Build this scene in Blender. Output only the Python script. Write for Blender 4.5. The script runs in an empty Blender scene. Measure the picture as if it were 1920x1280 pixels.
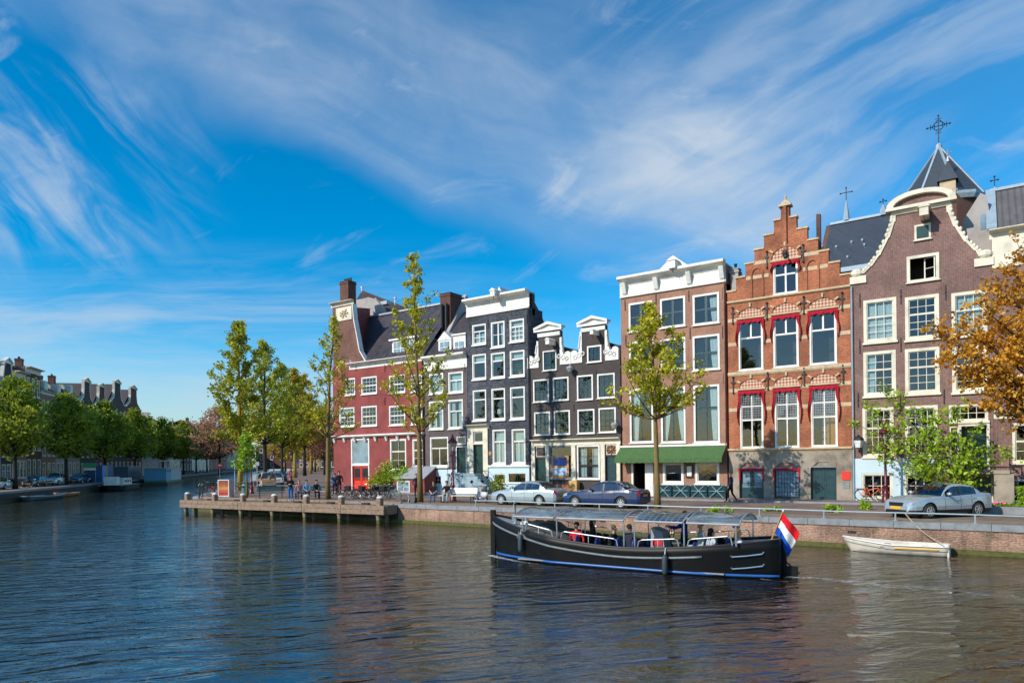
import bpy, bmesh, math, random
from mathutils import Vector, Matrix
import numpy as np
R_ = random.Random(7)
rad = math.radians

# ------------------------------------------------------------------ camera
# World frame: x runs along the canal-side facades, y away from the viewer across the canal,
# z up, water at z = 0.  The camera stands on a bridge over the canal.
EYE = 3.8
YAW = math.atan2(.567, .824)
ROLL = 0.0125
FPX = 1280.0
HOR = 863.0
cam_d = bpy.data.cameras.new('camera')
cam = bpy.data.objects.new('camera', cam_d)
bpy.context.scene.collection.objects.link(cam)
cam_d.sensor_width = 36
cam_d.lens = 24
cam_d.clip_start = 0.1
cam_d.clip_end = 3000
cam_d.shift_y = (HOR - 640) / 1920
cam.matrix_world = Matrix.Translation((0, 0, EYE)) @ Matrix.Rotation(YAW, 4, 'Z') @ Matrix.Rotation(rad(90), 4, 'X') @ Matrix.Rotation(-ROLL, 4, 'Z')
scene = bpy.context.scene
scene.camera = cam

# ------------------------------------------------------------------ light and sky
SUN_TRAVEL = Vector((.42, 1.0, -.70)).normalized()
SUN_EL = math.asin(-SUN_TRAVEL.z)
SUN_AZ = math.atan2(-SUN_TRAVEL.x, -SUN_TRAVEL.y)      # clockwise from +Y
sun_d = bpy.data.lights.new('sun', 'SUN')
sun_d.energy = 4.6
sun_d.angle = rad(.5)
sun_d.color = (1, .93, .82)
sun = bpy.data.objects.new('sun', sun_d)
scene.collection.objects.link(sun)
sun.rotation_euler = SUN_TRAVEL.to_track_quat('-Z', 'Y').to_euler()
sun.location = (-40, -80, 70)

scene.view_settings.view_transform = 'Standard'
scene.view_settings.look = 'None'
scene.view_settings.exposure = 0.0
scene.view_settings.gamma = 1.0
scene.cycles.max_bounces = 6
scene.cycles.diffuse_bounces = 3
scene.cycles.glossy_bounces = 3
scene.cycles.transmission_bounces = 4
scene.cycles.transparent_max_bounces = 12
scene.cycles.caustics_reflective = False
scene.cycles.caustics_refractive = False
scene.cycles.sample_clamp_indirect = 4
scene.cycles.use_denoising = True


class E:
 """A tiny expression wrapper so shader maths reads like maths."""
 nt = None

 def __init__(s, sock):
  s.s = sock

 @staticmethod
 def op(o, a, b=None, c=None):
  n = E.nt.nodes.new('ShaderNodeMath')
  n.operation = o
  for i, v in enumerate((a, b, c)):
   if v is None:
    continue
   if isinstance(v, E):
    E.nt.links.new(v.s, n.inputs[i])
   else:
    n.inputs[i].default_value = v
  return E(n.outputs[0])

 def __add__(a, b): return E.op('ADD', a, b)
 def __radd__(a, b): return E.op('ADD', b, a)
 def __sub__(a, b): return E.op('SUBTRACT', a, b)
 def __rsub__(a, b): return E.op('SUBTRACT', b, a)
 def __mul__(a, b): return E.op('MULTIPLY', a, b)
 def __rmul__(a, b): return E.op('MULTIPLY', b, a)
 def __truediv__(a, b): return E.op('DIVIDE', a, b)

 def mx(a, b): return E.op('MAXIMUM', a, b)
 def mn(a, b): return E.op('MINIMUM', a, b)

 def sstep(a, lo, hi, o0=0.0, o1=1.0):
  n = E.nt.nodes.new('ShaderNodeMapRange')
  n.interpolation_type = 'SMOOTHSTEP'
  E.nt.links.new(a.s, n.inputs[0])
  n.inputs[1].default_value = lo
  n.inputs[2].default_value = hi
  n.inputs[3].default_value = o0
  n.inputs[4].default_value = o1
  return E(n.outputs[0])


def comb(x, y, z):
 n = E.nt.nodes.new('ShaderNodeCombineXYZ')
 for i, v in enumerate((x, y, z)):
  if isinstance(v, E):
   E.nt.links.new(v.s, n.inputs[i])
  else:
   n.inputs[i].default_value = v
 return n.outputs[0]


def noise(vec, scale, detail=4, rough=.55, dist=0.0, lac=2.0):
 n = E.nt.nodes.new('ShaderNodeTexNoise')
 E.nt.links.new(vec, n.inputs['Vector'])
 n.inputs['Scale'].default_value = scale
 n.inputs['Detail'].default_value = detail
 n.inputs['Roughness'].default_value = rough
 n.inputs['Distortion'].default_value = dist
 n.inputs['Lacunarity'].default_value = lac
 return E(n.outputs[0])


def build_world():
 w = bpy.data.worlds.new('World')
 scene.world = w
 w.use_nodes = True
 nt = w.node_tree
 nt.nodes.clear()
 E.nt = nt
 L = nt.links
 out = nt.nodes.new('ShaderNodeOutputWorld')
 bg = nt.nodes.new('ShaderNodeBackground')
 bg.inputs[1].default_value = SKY_STRENGTH
 L.new(bg.outputs[0], out.inputs[0])
 sky = nt.nodes.new('ShaderNodeTexSky')
 sky.sky_type = 'NISHITA'
 sky.sun_disc = False
 sky.sun_elevation = SUN_EL
 sky.sun_rotation = SUN_AZ
 sky.altitude = 0
 sky.air_density = 1.0
 sky.dust_density = .3
 sky.ozone_density = 3.0
 hs = nt.nodes.new('ShaderNodeHueSaturation')
 hs.inputs['Saturation'].default_value = SKY_SAT
 hs.inputs['Hue'].default_value = SKY_HUE
 hs.inputs['Value'].default_value = SKY_VALUE
 L.new(sky.outputs[0], hs.inputs['Color'])
 # cirrus, laid out by direction on a plane that faces the deepest blue of the sky
 tc = nt.nodes.new('ShaderNodeTexCoord')
 sep = nt.nodes.new('ShaderNodeSeparateXYZ')
 L.new(tc.outputs['Generated'], sep.inputs[0])
 dx, dy, dz = (E(sep.outputs[i]) for i in range(3))
 fwd = (-.567 * dx + .824 * dy).mx(.05)
 u = (.824 * dx + .567 * dy) / fwd
 v = dz / fwd
 # slow warp so edges are not straight
 w1 = noise(comb(u, v, 0.0), 2.2, 4, .5) - .5
 w2 = noise(comb(u, v, 3.7), 2.6, 4, .5) - .5
 a = .93 * u - .366 * v + .22 * w1
 b = .366 * u + .93 * v + .16 * w2
 # main band, sharp below, fading above
 low = b.sstep(.29, .40)
 high = b.sstep(.46, .74, 1, 0)
 ends = a.sstep(-1.0, -.55, .35, 1) * a.sstep(.06, .46, 1, .0)
 st = noise(comb(1.3 * a, 5.0 * b, 1.0), 2.0, 8, .54, .5)
 st2 = noise(comb(3.0 * u + 1.5 * v, 1.2 * v - .6 * u, 5.0), 3.2, 9, .62, .9)
 soft = noise(comb(u, v, 9.0), 3.4, 7, .6, .6)
 band = low * high * ends * (.28 + .46 * st.sstep(.3, .72)) * (.50 + .50 * soft.sstep(.30, .75))
 # thin veil on the upper right, streaks rising to the right
 c1 = .88 * u + .48 * v
 c2 = -.48 * u + .88 * v + .10 * w1
 st3 = noise(comb(1.0 * c1, 5.0 * c2, 2.0), 2.2, 7, .55, .6)
 veil = u.sstep(-.05, .35) * v.sstep(.22, .42) * (.10 + .50 * st3.sstep(.36, .70)) * (.7 + .6 * soft)
 # wisps on the left, falling to the right
 d1 = .70 * u - .71 * v
 d2 = .71 * u + .70 * v + .08 * w2
 st4 = noise(comb(1.4 * d1, 6.0 * d2, 4.0), 2.4, 8, .56, .7)
 wl = u.sstep(-.62, -.38, 1, 0) * v.sstep(.25, .36) * v.sstep(.50, .62, 1, .15)
 wisp = wl * st4.sstep(.42, .74) * (.35 + .6 * soft.sstep(.35, .65))
 # flat streaks low over the far houses
 st5 = noise(comb(.9 * u, 9.0 * v + .5 * w1, 6.0), 2.2, 9, .62, .5)
 lowm = v.sstep(.03, .12, .5, 1) * v.sstep(.20, .34, 1, 0) * u.sstep(-.30, .05, 1, .12)
 lows = lowm * st5.sstep(.36, .70) * .58
 # scattered small wisps in the blue
 st6 = noise(comb(2.0 * u + 2.0 * v, 5.0 * v - 2.0 * u, 8.0), 2.3, 8, .6, .8)
 sm = st6.sstep(.56, .80) * v.sstep(.15, .3) * .32
 cl = (band + veil * .75 + wisp * .75 + lows + sm).mn(.88)
 # milky air just above the horizon
 haze = v.sstep(-.02, .17, .55, 0)
 mix = nt.nodes.new('ShaderNodeMixRGB')
 L.new(haze.s, mix.inputs[0])
 L.new(hs.outputs[0], mix.inputs[1])
 mix.inputs[2].default_value = HAZE_COL
 mix2 = nt.nodes.new('ShaderNodeMixRGB')
 L.new(cl.s, mix2.inputs[0])
 L.new(mix.outputs[0], mix2.inputs[1])
 mix2.inputs[2].default_value = CLOUD_COL
 L.new(mix2.outputs[0], bg.inputs[0])


SKY_STRENGTH = 0.15
SKY_HUE = .493
SKY_SAT = 1.58
SKY_VALUE = 1.14
CLOUD_COL = (3.9, 4.5, 5.2, 1)
HAZE_COL = (1.15, 2.15, 3.1, 1)
build_world()

# ------------------------------------------------------------------ measuring: sight lines to real planes
def sight(px, py):
 a, b = px - 960, HOR - py
 t = (a + b * ROLL) / FPX
 s = (b - a * ROLL) / FPX
 return .824 * t - .567, .567 * t + .824, s


def on_y(px, py, y=43.9):
 """x, z where the sight line meets the vertical plane at depth y."""
 dx, dy, s = sight(px, py)
 k = y / dy
 return dx * k, EYE + s * k


def on_z(px, py, z):
 """x, y where the sight line meets level z."""
 dx, dy, s = sight(px, py)
 k = (z - EYE) / s
 return dx * k, dy * k


def at_depth(px, Z):
 t = (px - 960) / FPX
 return (.824 * t - .567) * Z, (.567 * t + .824) * Z


def z_at(px, py, Z):
 dx, dy, s = sight(px, py)
 return EYE + s * Z


def c2w(X, Z):
 return .824 * X - .567 * Z, .567 * X + .824 * Z

# ------------------------------------------------------------------ object helpers
COL = scene.collection


def tag(o, label=None, cat=None, group=None, kind=None):
 if label: o['label'] = label
 if cat: o['category'] = cat
 if group: o['group'] = group
 if kind: o['kind'] = kind
 return o


def thing(name, label, cat, loc=(0, 0, 0), rz=0.0, group=None):
 o = bpy.data.objects.new(name, None)
 o.empty_display_size = .3
 COL.objects.link(o)
 o.location = loc
 o.rotation_euler = (0, 0, rz)
 return tag(o, label, cat, group)


KIDS = {}


def copy_tree(o, parent=None):
 c = o.copy()
 COL.objects.link(c)
 if parent is not None:
  c.parent = parent
  KIDS.setdefault(parent.name, []).append(c)
 for ch in KIDS.get(o.name, []):
  copy_tree(ch, c)
 return c


class MB:
 """Collects shapes into one mesh; every face remembers a material slot."""

 def __init__(s):
  s.v = []
  s.f = []
  s.m = []
  s.sm = []
  s.cur = 0
  s.smooth = False

 def add(s, vs, fs):
  o = len(s.v)
  s.v.extend(tuple(p) for p in vs)
  for f in fs:
   s.f.append(tuple(i + o for i in f))
   s.m.append(s.cur)
   s.sm.append(s.smooth)
  return s

 def box(s, x0, x1, y0, y1, z0, z1):
  vs = [(x0, y0, z0), (x1, y0, z0), (x1, y1, z0), (x0, y1, z0), (x0, y0, z1), (x1, y0, z1), (x1, y1, z1), (x0, y1, z1)]
  return s.add(vs, [(0, 3, 2, 1), (4, 5, 6, 7), (0, 1, 5, 4), (1, 2, 6, 5), (2, 3, 7, 6), (3, 0, 4, 7)])

 def quad(s, a, b, c, d):
  return s.add([a, b, c, d], [(0, 1, 2, 3)])

 def bar(s, p, q, w, h=None, up=(0, 0, 1)):
  """A square bar from p to q."""
  p, q = Vector(p), Vector(q)
  h = h or w
  d = (q - p).normalized()
  u = Vector(up)
  if abs(d.dot(u)) > .98:
   u = Vector((1, 0, 0))
  r = d.cross(u).normalized()
  u = r.cross(d)
  vs = []
  for e in (p, q):
   for sx, sz in ((-1, -1), (1, -1), (1, 1), (-1, 1)):
    vs.append(e + r * (sx * w / 2) + u * (sz * h / 2))
  return s.add(vs, [(0, 1, 2, 3), (7, 6, 5, 4), (0, 4, 5, 1), (1, 5, 6, 2), (2, 6, 7, 3), (3, 7, 4, 0)])

 def tube(s, pts, r, n=6, cap=True):
  """A round tube through pts; r a number or one per point."""
  pts = [Vector(p) for p in pts]
  rs = r if isinstance(r, (list, tuple)) else [r] * len(pts)
  d0 = (pts[1] - pts[0]).normalized()
  u = Vector((0, 0, 1)) if abs(d0.z) < .9 else Vector((1, 0, 0))
  vs = []
  for i, p in enumerate(pts):
   d = ((pts[min(i + 1, len(pts) - 1)] - pts[max(i - 1, 0)])).normalized()
   a = d.cross(u)
   if a.length < 1e-4:
    a = d.cross(Vector((0, 1, .2)))
   a.normalize()
   b = a.cross(d)
   u = b
   for k in range(n):
    t = 2 * math.pi * k / n
    vs.append(p + (a * math.cos(t) + b * math.sin(t)) * rs[i])
  fs = []
  for i in range(len(pts) - 1):
   for k in range(n):
    k2 = (k + 1) % n
    fs.append((i * n + k, i * n + k2, (i + 1) * n + k2, (i + 1) * n + k))
  if cap:
   fs.append(tuple(range(n - 1, -1, -1)))
   e = (len(pts) - 1) * n
   fs.append(tuple(range(e, e + n)))
  return s.add(vs, fs)

 def lathe(s, prof, c=(0, 0, 0), n=12, axis='z'):
  """prof: (radius, height) pairs round a vertical axis through c."""
  vs = []
  for r, h in prof:
   for k in range(n):
    t = 2 * math.pi * k / n
    if axis == 'z':
     vs.append((c[0] + r * math.cos(t), c[1] + r * math.sin(t), c[2] + h))
    elif axis == 'y':
     vs.append((c[0] + r * math.cos(t), c[1] + h, c[2] + r * math.sin(t)))
    else:
     vs.append((c[0] + h, c[1] + r * math.cos(t), c[2] + r * math.sin(t)))
  fs = []
  for i in range(len(prof) - 1):
   for k in range(n):
    k2 = (k + 1) % n
    fs.append((i * n + k, i * n + k2, (i + 1) * n + k2, (i + 1) * n + k))
  fs.append(tuple(range(n - 1, -1, -1)))
  e = (len(prof) - 1) * n
  fs.append(tuple(range(e, e + n)))
  return s.add(vs, fs)

 def prism(s, poly, y0, y1):
  """poly: (x, z) outline extruded from y0 to y1."""
  n = len(poly)
  vs = [(x, y0, z) for x, z in poly] + [(x, y1, z) for x, z in poly]
  fs = [tuple(range(n)), tuple(range(2 * n - 1, n - 1, -1))]
  for i in range(n):
   j = (i + 1) % n
   fs.append((i, i + n, j + n, j))
  return s.add(vs, fs)

 def prism_x(s, poly, x0, x1):
  """poly: (y, z) outline extruded from x0 to x1."""
  n = len(poly)
  vs = [(x0, y, z) for y, z in poly] + [(x1, y, z) for y, z in poly]
  fs = [tuple(range(n)), tuple(range(2 * n - 1, n - 1, -1))]
  for i in range(n):
   j = (i + 1) % n
   fs.append((i, i + n, j + n, j))
  return s.add(vs, fs)

 def prism_z(s, poly, z0, z1):
  n = len(poly)
  vs = [(x, y, z0) for x, y in poly] + [(x, y, z1) for x, y in poly]
  fs = [tuple(range(n - 1, -1, -1)), tuple(range(n, 2 * n))]
  for i in range(n):
   j = (i + 1) % n
   fs.append((i, j, j + n, i + n))
  return s.add(vs, fs)

 def ball(s, c, r, n=8, sx=1, sy=1, sz=1):
  m = max(4, n // 2 + 1)
  vs = [(c[0], c[1], c[2] - r * sz)]
  for i in range(1, m):
   ph = -math.pi / 2 + math.pi * i / m
   for k in range(n):
    t = 2 * math.pi * k / n
    vs.append((c[0] + r * sx * math.cos(ph) * math.cos(t), c[1] + r * sy * math.cos(ph) * math.sin(t), c[2] + r * sz * math.sin(ph)))
  vs.append((c[0], c[1], c[2] + r * sz))
  fs = []
  for k in range(n):
   fs.append((0, 1 + (k + 1) % n, 1 + k))
  for i in range(m - 2):
   for k in range(n):
    k2 = (k + 1) % n
    a = 1 + i * n
    fs.append((a + k, a + k2, a + n + k2, a + n + k))
  a = 1 + (m - 2) * n
  t = len(vs) - 1
  for k in range(n):
   fs.append((a + k, a + (k + 1) % n, t))
  return s.add(vs, fs)

 def mesh(s, name, mats):
  me = bpy.data.meshes.new(name)
  me.from_pydata(s.v, [], s.f)
  for m in (mats if isinstance(mats, (list, tuple)) else [mats]):
   me.materials.append(m)
  me.polygons.foreach_set('material_index', s.m)
  me.polygons.foreach_set('use_smooth', s.sm)
  me.update()
  return me

 def build(s, name, mats, parent=None, fix=True):
  me = s.mesh(name, mats)
  if fix:
   bm = bmesh.new()
   bm.from_mesh(me)
   bmesh.ops.recalc_face_normals(bm, faces=bm.faces)
   bm.to_mesh(me)
   bm.free()
  return link(name, me, parent)


def link(name, me, parent=None):
 o = bpy.data.objects.new(name, me)
 COL.objects.link(o)
 if parent is not None:
  o.parent = parent
  KIDS.setdefault(parent.name, []).append(o)
 return o


def bevel(o, w=.01, seg=1):
 m = o.modifiers.new('bevel', 'BEVEL')
 m.width = w
 m.segments = seg
 m.limit_method = 'ANGLE'
 return o
# ------------------------------------------------------------------ materials
MATS = {}


def new_mat(name):
 m = bpy.data.materials.new(name)
 m.use_nodes = True
 nt = m.node_tree
 b = nt.nodes['Principled BSDF']
 E.nt = nt
 return m, nt, b


def obj_vec(nt):
 n = nt.nodes.new('ShaderNodeTexCoord')
 return n.outputs['Object']


def setc(b, col, rough=.6, metal=0.0, spec=.5):
 b.inputs['Base Color'].default_value = (*col, 1)
 b.inputs['Roughness'].default_value = rough
 b.inputs['Metallic'].default_value = metal
 b.inputs['Specular IOR Level'].default_value = spec


def ramp(nt, fac, stops):
 r = nt.nodes.new('ShaderNodeValToRGB')
 e = r.color_ramp.elements
 while len(e) > len(stops):
  e.remove(e[-1])
 while len(e) < len(stops):
  e.new(.5)
 for k, (p, c) in enumerate(stops):
  e[k].position = p
  e[k].color = (*c, 1)
 nt.links.new(fac.s if isinstance(fac, E) else fac, r.inputs[0])
 return r.outputs[0]


def bump(nt, b, h, dist=.01, strength=1.0):
 n = nt.nodes.new('ShaderNodeBump')
 n.inputs['Strength'].default_value = strength
 n.inputs['Distance'].default_value = dist
 nt.links.new(h.s if isinstance(h, E) else h, n.inputs['Height'])
 nt.links.new(n.outputs[0], b.inputs['Normal'])


def mul(c, k):
 return tuple(min(1, x * k) for x in c)


def plain(name, col, rough=.6, metal=0.0, var=.18, scale=3.0, spec=.5, bmp=0.0):
 """A painted or bare surface with soft, uneven tone and a little grime."""
 key = ('plain', name)
 if key in MATS:
  return MATS[key]
 m, nt, b = new_mat(name)
 setc(b, col, rough, metal, spec)
 n = noise(obj_vec(nt), scale, 6, .62)
 nt.links.new(ramp(nt, n, [(.28, mul(col, 1 - var)), (.5, col), (.75, mul(col, 1 + var * .6))]), b.inputs['Base Color'])
 if bmp:
  bump(nt, b, noise(obj_vec(nt), scale * 12, 3), bmp)
 MATS[key] = m
 return m


def bricks(name, c1, c2, mortar, var=.35, bw=.22, bh=.068, msize=.010, dirt=.25, algae=False):
 """Brick courses measured in metres in the object's own x (or y) and z."""
 m, nt, b = new_mat(name)
 setc(b, c1, .85)
 L = nt.links
 sep = nt.nodes.new('ShaderNodeSeparateXYZ')
 L.new(obj_vec(nt), sep.inputs[0])
 x, y, z = (E(sep.outputs[i]) for i in range(3))
 uv = comb(x + y, z, 0.0)
 t = nt.nodes.new('ShaderNodeTexBrick')
 L.new(uv, t.inputs['Vector'])
 t.inputs['Color1'].default_value = (*c1, 1)
 t.inputs['Color2'].default_value = (*c2, 1)
 t.inputs['Mortar'].default_value = (*mortar, 1)
 t.inputs['Scale'].default_value = 1
 t.inputs['Brick Width'].default_value = bw
 t.inputs['Row Height'].default_value = bh
 t.inputs['Mortar Size'].default_value = msize
 t.inputs['Mortar Smooth'].default_value = .3
 # rain streaks and repairs: large patches and vertical runs
 big = noise(obj_vec(nt), .55, 7, .68)
 fine = noise(comb((x + y) * 9.0, z * 22.0, 0.0), 1.0, 3, .7)
 run = noise(comb((x + y) * 2.4, z * .35, 2.0), 1.0, 5, .6)
 k = (big.sstep(.3, .7, 1 - var * .6, 1 + var * .35)) * (fine.sstep(.25, .75, 1 - var * .7, 1 + var * .5)) * (run.sstep(.52, .75, 1, 1 - dirt))
 mx = nt.nodes.new('ShaderNodeMixRGB')
 mx.blend_type = 'MULTIPLY'
 mx.inputs[0].default_value = 1
 L.new(t.outputs['Color'], mx.inputs[1])
 L.new(comb(k, k, k), mx.inputs[2])
 c_out = mx.outputs[0]
 if algae:
  g = nt.nodes.new('ShaderNodeMixRGB')
  blot = noise(comb((x + y) * .9, z * 1.6, 4.0), 1.4, 6, .7)
  am = (z * -1.6 + .55 + (big - .5) * 1.6).mx(0.0).mn(1.0).mx(blot.sstep(.56, .72) * .75)
  L.new(am.s, g.inputs[0])
  L.new(c_out, g.inputs[1])
  g.inputs[2].default_value = (.10, .085, .035, 1)
  c_out = g.outputs[0]
 L.new(c_out, b.inputs['Base Color'])
 bump(nt, b, E(t.outputs['Fac']) * -1.0 + fine * .4, .008, .7)
 return m


def pantiles(name, c1, c2, pitch=.24, row=.30, rough=.55, streak=.4):
 """Clay tiles: rolls across the slope and a step at every course (object x and z/y)."""
 m, nt, b = new_mat(name)
 L = nt.links
 setc(b, c1, rough, 0, .5)
 sep = nt.nodes.new('ShaderNodeSeparateXYZ')
 L.new(obj_vec(nt), sep.inputs[0])
 x, y, z = (E(sep.outputs[i]) for i in range(3))
 roll = E.op('SINE', (x + y * .0) * (2 * math.pi / pitch))
 step = E.op('FRACT', z * (1 / row))
 cell = noise(comb(E.op('FLOOR', x * (1 / pitch)), E.op('FLOOR', z * (1 / row)), 0.0), 3.3, 1)
 big = noise(obj_vec(nt), .8, 6, .65)
 L.new(ramp(nt, cell * .55 + big * .45, [(.3, c1), (.7, c2)]), b.inputs['Base Color'])
 bump(nt, b, roll * .5 + step * .5, .05, 1)
 return m


def slate(name, c1, c2):
 m, nt, b = new_mat(name)
 setc(b, c1, .5, 0, .5)
 L = nt.links
 sep = nt.nodes.new('ShaderNodeSeparateXYZ')
 L.new(obj_vec(nt), sep.inputs[0])
 x, y, z = (E(sep.outputs[i]) for i in range(3))
 run = noise(comb((x + y) * 2.2, z * .25, 0.0), 1.0, 6, .6)
 n = noise(obj_vec(nt), 5.0, 5, .7)
 L.new(ramp(nt, run * .6 + n * .4, [(.3, c1), (.7, c2)]), b.inputs['Base Color'])
 bump(nt, b, E.op('FRACT', z * 5.0) + n * .5, .02, .6)
 return m


def glass_pane(name, tint, mixk=.10):
 """Old window glass: mostly see-through, a slightly wavy mirror on top."""
 m, nt, b = new_mat(name)
 L = nt.links
 out = nt.nodes['Material Output']
 nt.nodes.remove(b)
 tr = nt.nodes.new('ShaderNodeBsdfTransparent')
 tr.inputs[0].default_value = (*tint, 1)
 gl = nt.nodes.new('ShaderNodeBsdfGlossy')
 gl.inputs['Roughness'].default_value = .02
 gl.inputs['Color'].default_value = (.9, .97, 1, 1)
 lw = nt.nodes.new('ShaderNodeLayerWeight')
 lw.inputs[0].default_value = .5
 mx = nt.nodes.new('ShaderNodeMixShader')
 f = E.op('POWER', E(lw.outputs['Facing']), 5.0) * .95 + .045 + mixk
 L.new(f.mn(1.0).s, mx.inputs[0])
 L.new(tr.outputs[0], mx.inputs[1])
 L.new(gl.outputs[0], mx.inputs[2])
 L.new(mx.outputs[0], out.inputs[0])
 n = nt.nodes.new('ShaderNodeBump')
 n.inputs['Strength'].default_value = .25
 n.inputs['Distance'].default_value = .02
 L.new(noise(obj_vec(nt), 1.6, 2).s, n.inputs['Height'])
 L.new(n.outputs[0], gl.inputs['Normal'])
 return m


def cloth(name, col, rough=.9):
 m, nt, b = new_mat(name)
 setc(b, col, rough, 0, .2)
 n = noise(obj_vec(nt), 9.0, 4, .6)
 nt.links.new(ramp(nt, n, [(.3, mul(col, .75)), (.7, mul(col, 1.15))]), b.inputs['Base Color'])
 return m


def carpaint(name, col, metal=.35, rough=.28):
 m, nt, b = new_mat(name)
 setc(b, col, rough, metal, .5)
 b.inputs['Coat Weight'].default_value = .45
 b.inputs['Coat Roughness'].default_value = .04
 n = noise(obj_vec(nt), 2.0, 5, .6)
 nt.links.new((n.sstep(.3, .8, rough * .8, rough * 1.5)).s, b.inputs['Roughness'])
 return m


def leafmat(name, dark, mid, light, trans=.35):
 """Leaves: every leaf has its own tint, light shines through them."""
 m, nt, b = new_mat(name)
 L = nt.links
 out = nt.nodes['Material Output']
 at = nt.nodes.new('ShaderNodeAttribute')
 at.attribute_name = 'tint'
 col = ramp(nt, E(at.outputs['Fac']), [(.0, dark), (.5, mid), (1.0, light)])
 L.new(col, b.inputs['Base Color'])
 b.inputs['Roughness'].default_value = .55
 b.inputs['Specular IOR Level'].default_value = .3
 tl = nt.nodes.new('ShaderNodeBsdfTranslucent')
 L.new(col, tl.inputs[0])
 mx = nt.nodes.new('ShaderNodeMixShader')
 mx.inputs[0].default_value = trans
 L.new(b.outputs[0], mx.inputs[1])
 L.new(tl.outputs[0], mx.inputs[2])
 L.new(mx.outputs[0], out.inputs[0])
 return m


def bark(name, c1, c2):
 m, nt, b = new_mat(name)
 setc(b, c1, .9, 0, .2)
 sep = nt.nodes.new('ShaderNodeSeparateXYZ')
 nt.links.new(obj_vec(nt), sep.inputs[0])
 x, y, z = (E(sep.outputs[i]) for i in range(3))
 n = noise(comb(x * 14.0, y * 14.0, z * 3.0), 1.0, 6, .7)
 moss = noise(obj_vec(nt), 1.3, 4)
 nt.links.new(ramp(nt, n * .65 + moss * .35, [(.3, c1), (.7, c2)]), b.inputs['Base Color'])
 bump(nt, b, n, .03, .8)
 return m


M = {}
M['white'] = plain('white_paint', (.76, .74, .68), .5, var=.26, scale=1.3)
M['cream'] = plain('cream_paint', (.70, .64, .50), .55, var=.26, scale=1.6)
M['cream_stone'] = plain('cream_stone', (.55, .42, .26), .8, var=.3, scale=4)
M['grey_stone'] = plain('grey_stone', (.31, .26, .20), .85, var=.62, scale=.9, bmp=.006)
M['hard_stone'] = plain('hard_stone', (.24, .25, .26), .8, var=.35, scale=3, bmp=.004)
M['dark_stone'] = plain('dark_stone', (.10, .11, .12), .7, var=.4)
M['pale_blue'] = plain('pale_blue_plaster', (.52, .66, .74), .7, var=.10, scale=1.2)
M['stoop_blue'] = plain('blue_grey_stone', (.26, .36, .40), .75, var=.45, scale=2.2)
M['plaster'] = plain('grey_plaster', (.38, .35, .33), .85, var=.22, scale=1.4)
M['dark_green'] = plain('dark_green_paint', (.008, .045, .038), .3, var=.25)
M['teal_dark'] = plain('dark_teal_paint', (.012, .05, .06), .35, var=.3)
M['red_door'] = plain('bright_red_paint', (.75, .035, .018), .4, var=.12)
M['black'] = plain('black_paint', (.012, .012, .014), .45, var=.3)
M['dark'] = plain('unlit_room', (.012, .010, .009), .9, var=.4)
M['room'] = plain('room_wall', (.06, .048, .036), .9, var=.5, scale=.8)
M['iron'] = plain('wrought_iron', (.02, .02, .022), .5, .3, var=.3)
M['lead'] = plain('lead_flashing', (.32, .40, .46), .5, .1, var=.2)
M['zinc'] = plain('zinc', (.40, .42, .44), .45, .3, var=.2)
M['steel'] = plain('brushed_steel', (.62, .64, .66), .3, .85, var=.12)
M['rail_paint'] = plain('grey_blue_rail_paint', (.30, .38, .40), .4, .1, var=.2)
M['wine'] = plain('wine_red_paint', (.10, .012, .022), .35, .1, var=.25)
M['glass'] = glass_pane('window_glass', (.60, .70, .70), .035)
M['glass_clear'] = glass_pane('clear_glass', (.85, .9, .9), .04)
M['car_glass'] = glass_pane('tinted_car_glass', (.20, .28, .30), .10)
M['curtain'] = cloth('white_curtain', (.72, .76, .76))
M['blind'] = plain('white_blind', (.62, .74, .74), .8, var=.06)
M['drape_red'] = cloth('red_drape', (.42, .014, .032))
M['drape_blue'] = cloth('pale_curtain', (.55, .68, .72))
M['rubber'] = plain('tyre_rubber', (.018, .018, .018), .8, var=.3)
M['alloy'] = plain('wheel_alloy', (.55, .55, .55), .3, .7, var=.15)
M['lamp_glass'] = plain('headlight_glass', (.42, .46, .48), .06, .3, var=.75, scale=7)
M['tail_red'] = plain('tail_light', (.45, .01, .01), .15, var=.2)
M['yellow'] = plain('yellow_plate', (.85, .42, .01), .4, var=.06)
M['wood'] = plain('weathered_timber', (.27, .185, .125), .85, var=.5, scale=5, bmp=.005)
M['wood_dark'] = plain('wet_timber', (.07, .06, .035), .6, var=.5, scale=4)
M['teak'] = plain('warm_wood', (.50, .24, .08), .5, var=.2, scale=6)
M['skin'] = plain('skin', (.55, .29, .20), .55, var=.1, scale=8)
M['awning'] = cloth('green_awning', (.075, .15, .055))
M['moss'] = plain('wet_moss', (.085, .085, .012), .7, var=.6, scale=5)

M['br_red'] = bricks('red_painted_brick', (.29, .058, .052), (.33, .072, .064), (.24, .052, .048), var=.42, dirt=.32)
M['br_purple'] = bricks('purple_grey_brick', (.125, .092, .095), (.15, .11, .11), (.13, .105, .105), var=.4, dirt=.35)
M['br_black'] = bricks('black_glazed_brick', (.030, .038, .056), (.12, .13, .16), (.05, .055, .07), var=.8, dirt=.2)
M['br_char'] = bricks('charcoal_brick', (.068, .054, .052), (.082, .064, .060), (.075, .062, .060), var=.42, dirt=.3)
M['br_brown'] = bricks('red_brown_brick', (.33, .145, .085), (.40, .19, .12), (.36, .24, .18), var=.35)
M['br_orange'] = bricks('orange_brick', (.50, .155, .058), (.40, .105, .042), (.38, .19, .115), var=.7)
M['br_plum'] = bricks('plum_brick', (.19, .085, .070), (.25, .115, .09), (.30, .24, .21), var=.5)
M['br_chim'] = bricks('chimney_brick', (.18, .06, .035), (.12, .045, .03), (.14, .09, .07), var=.5)
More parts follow.
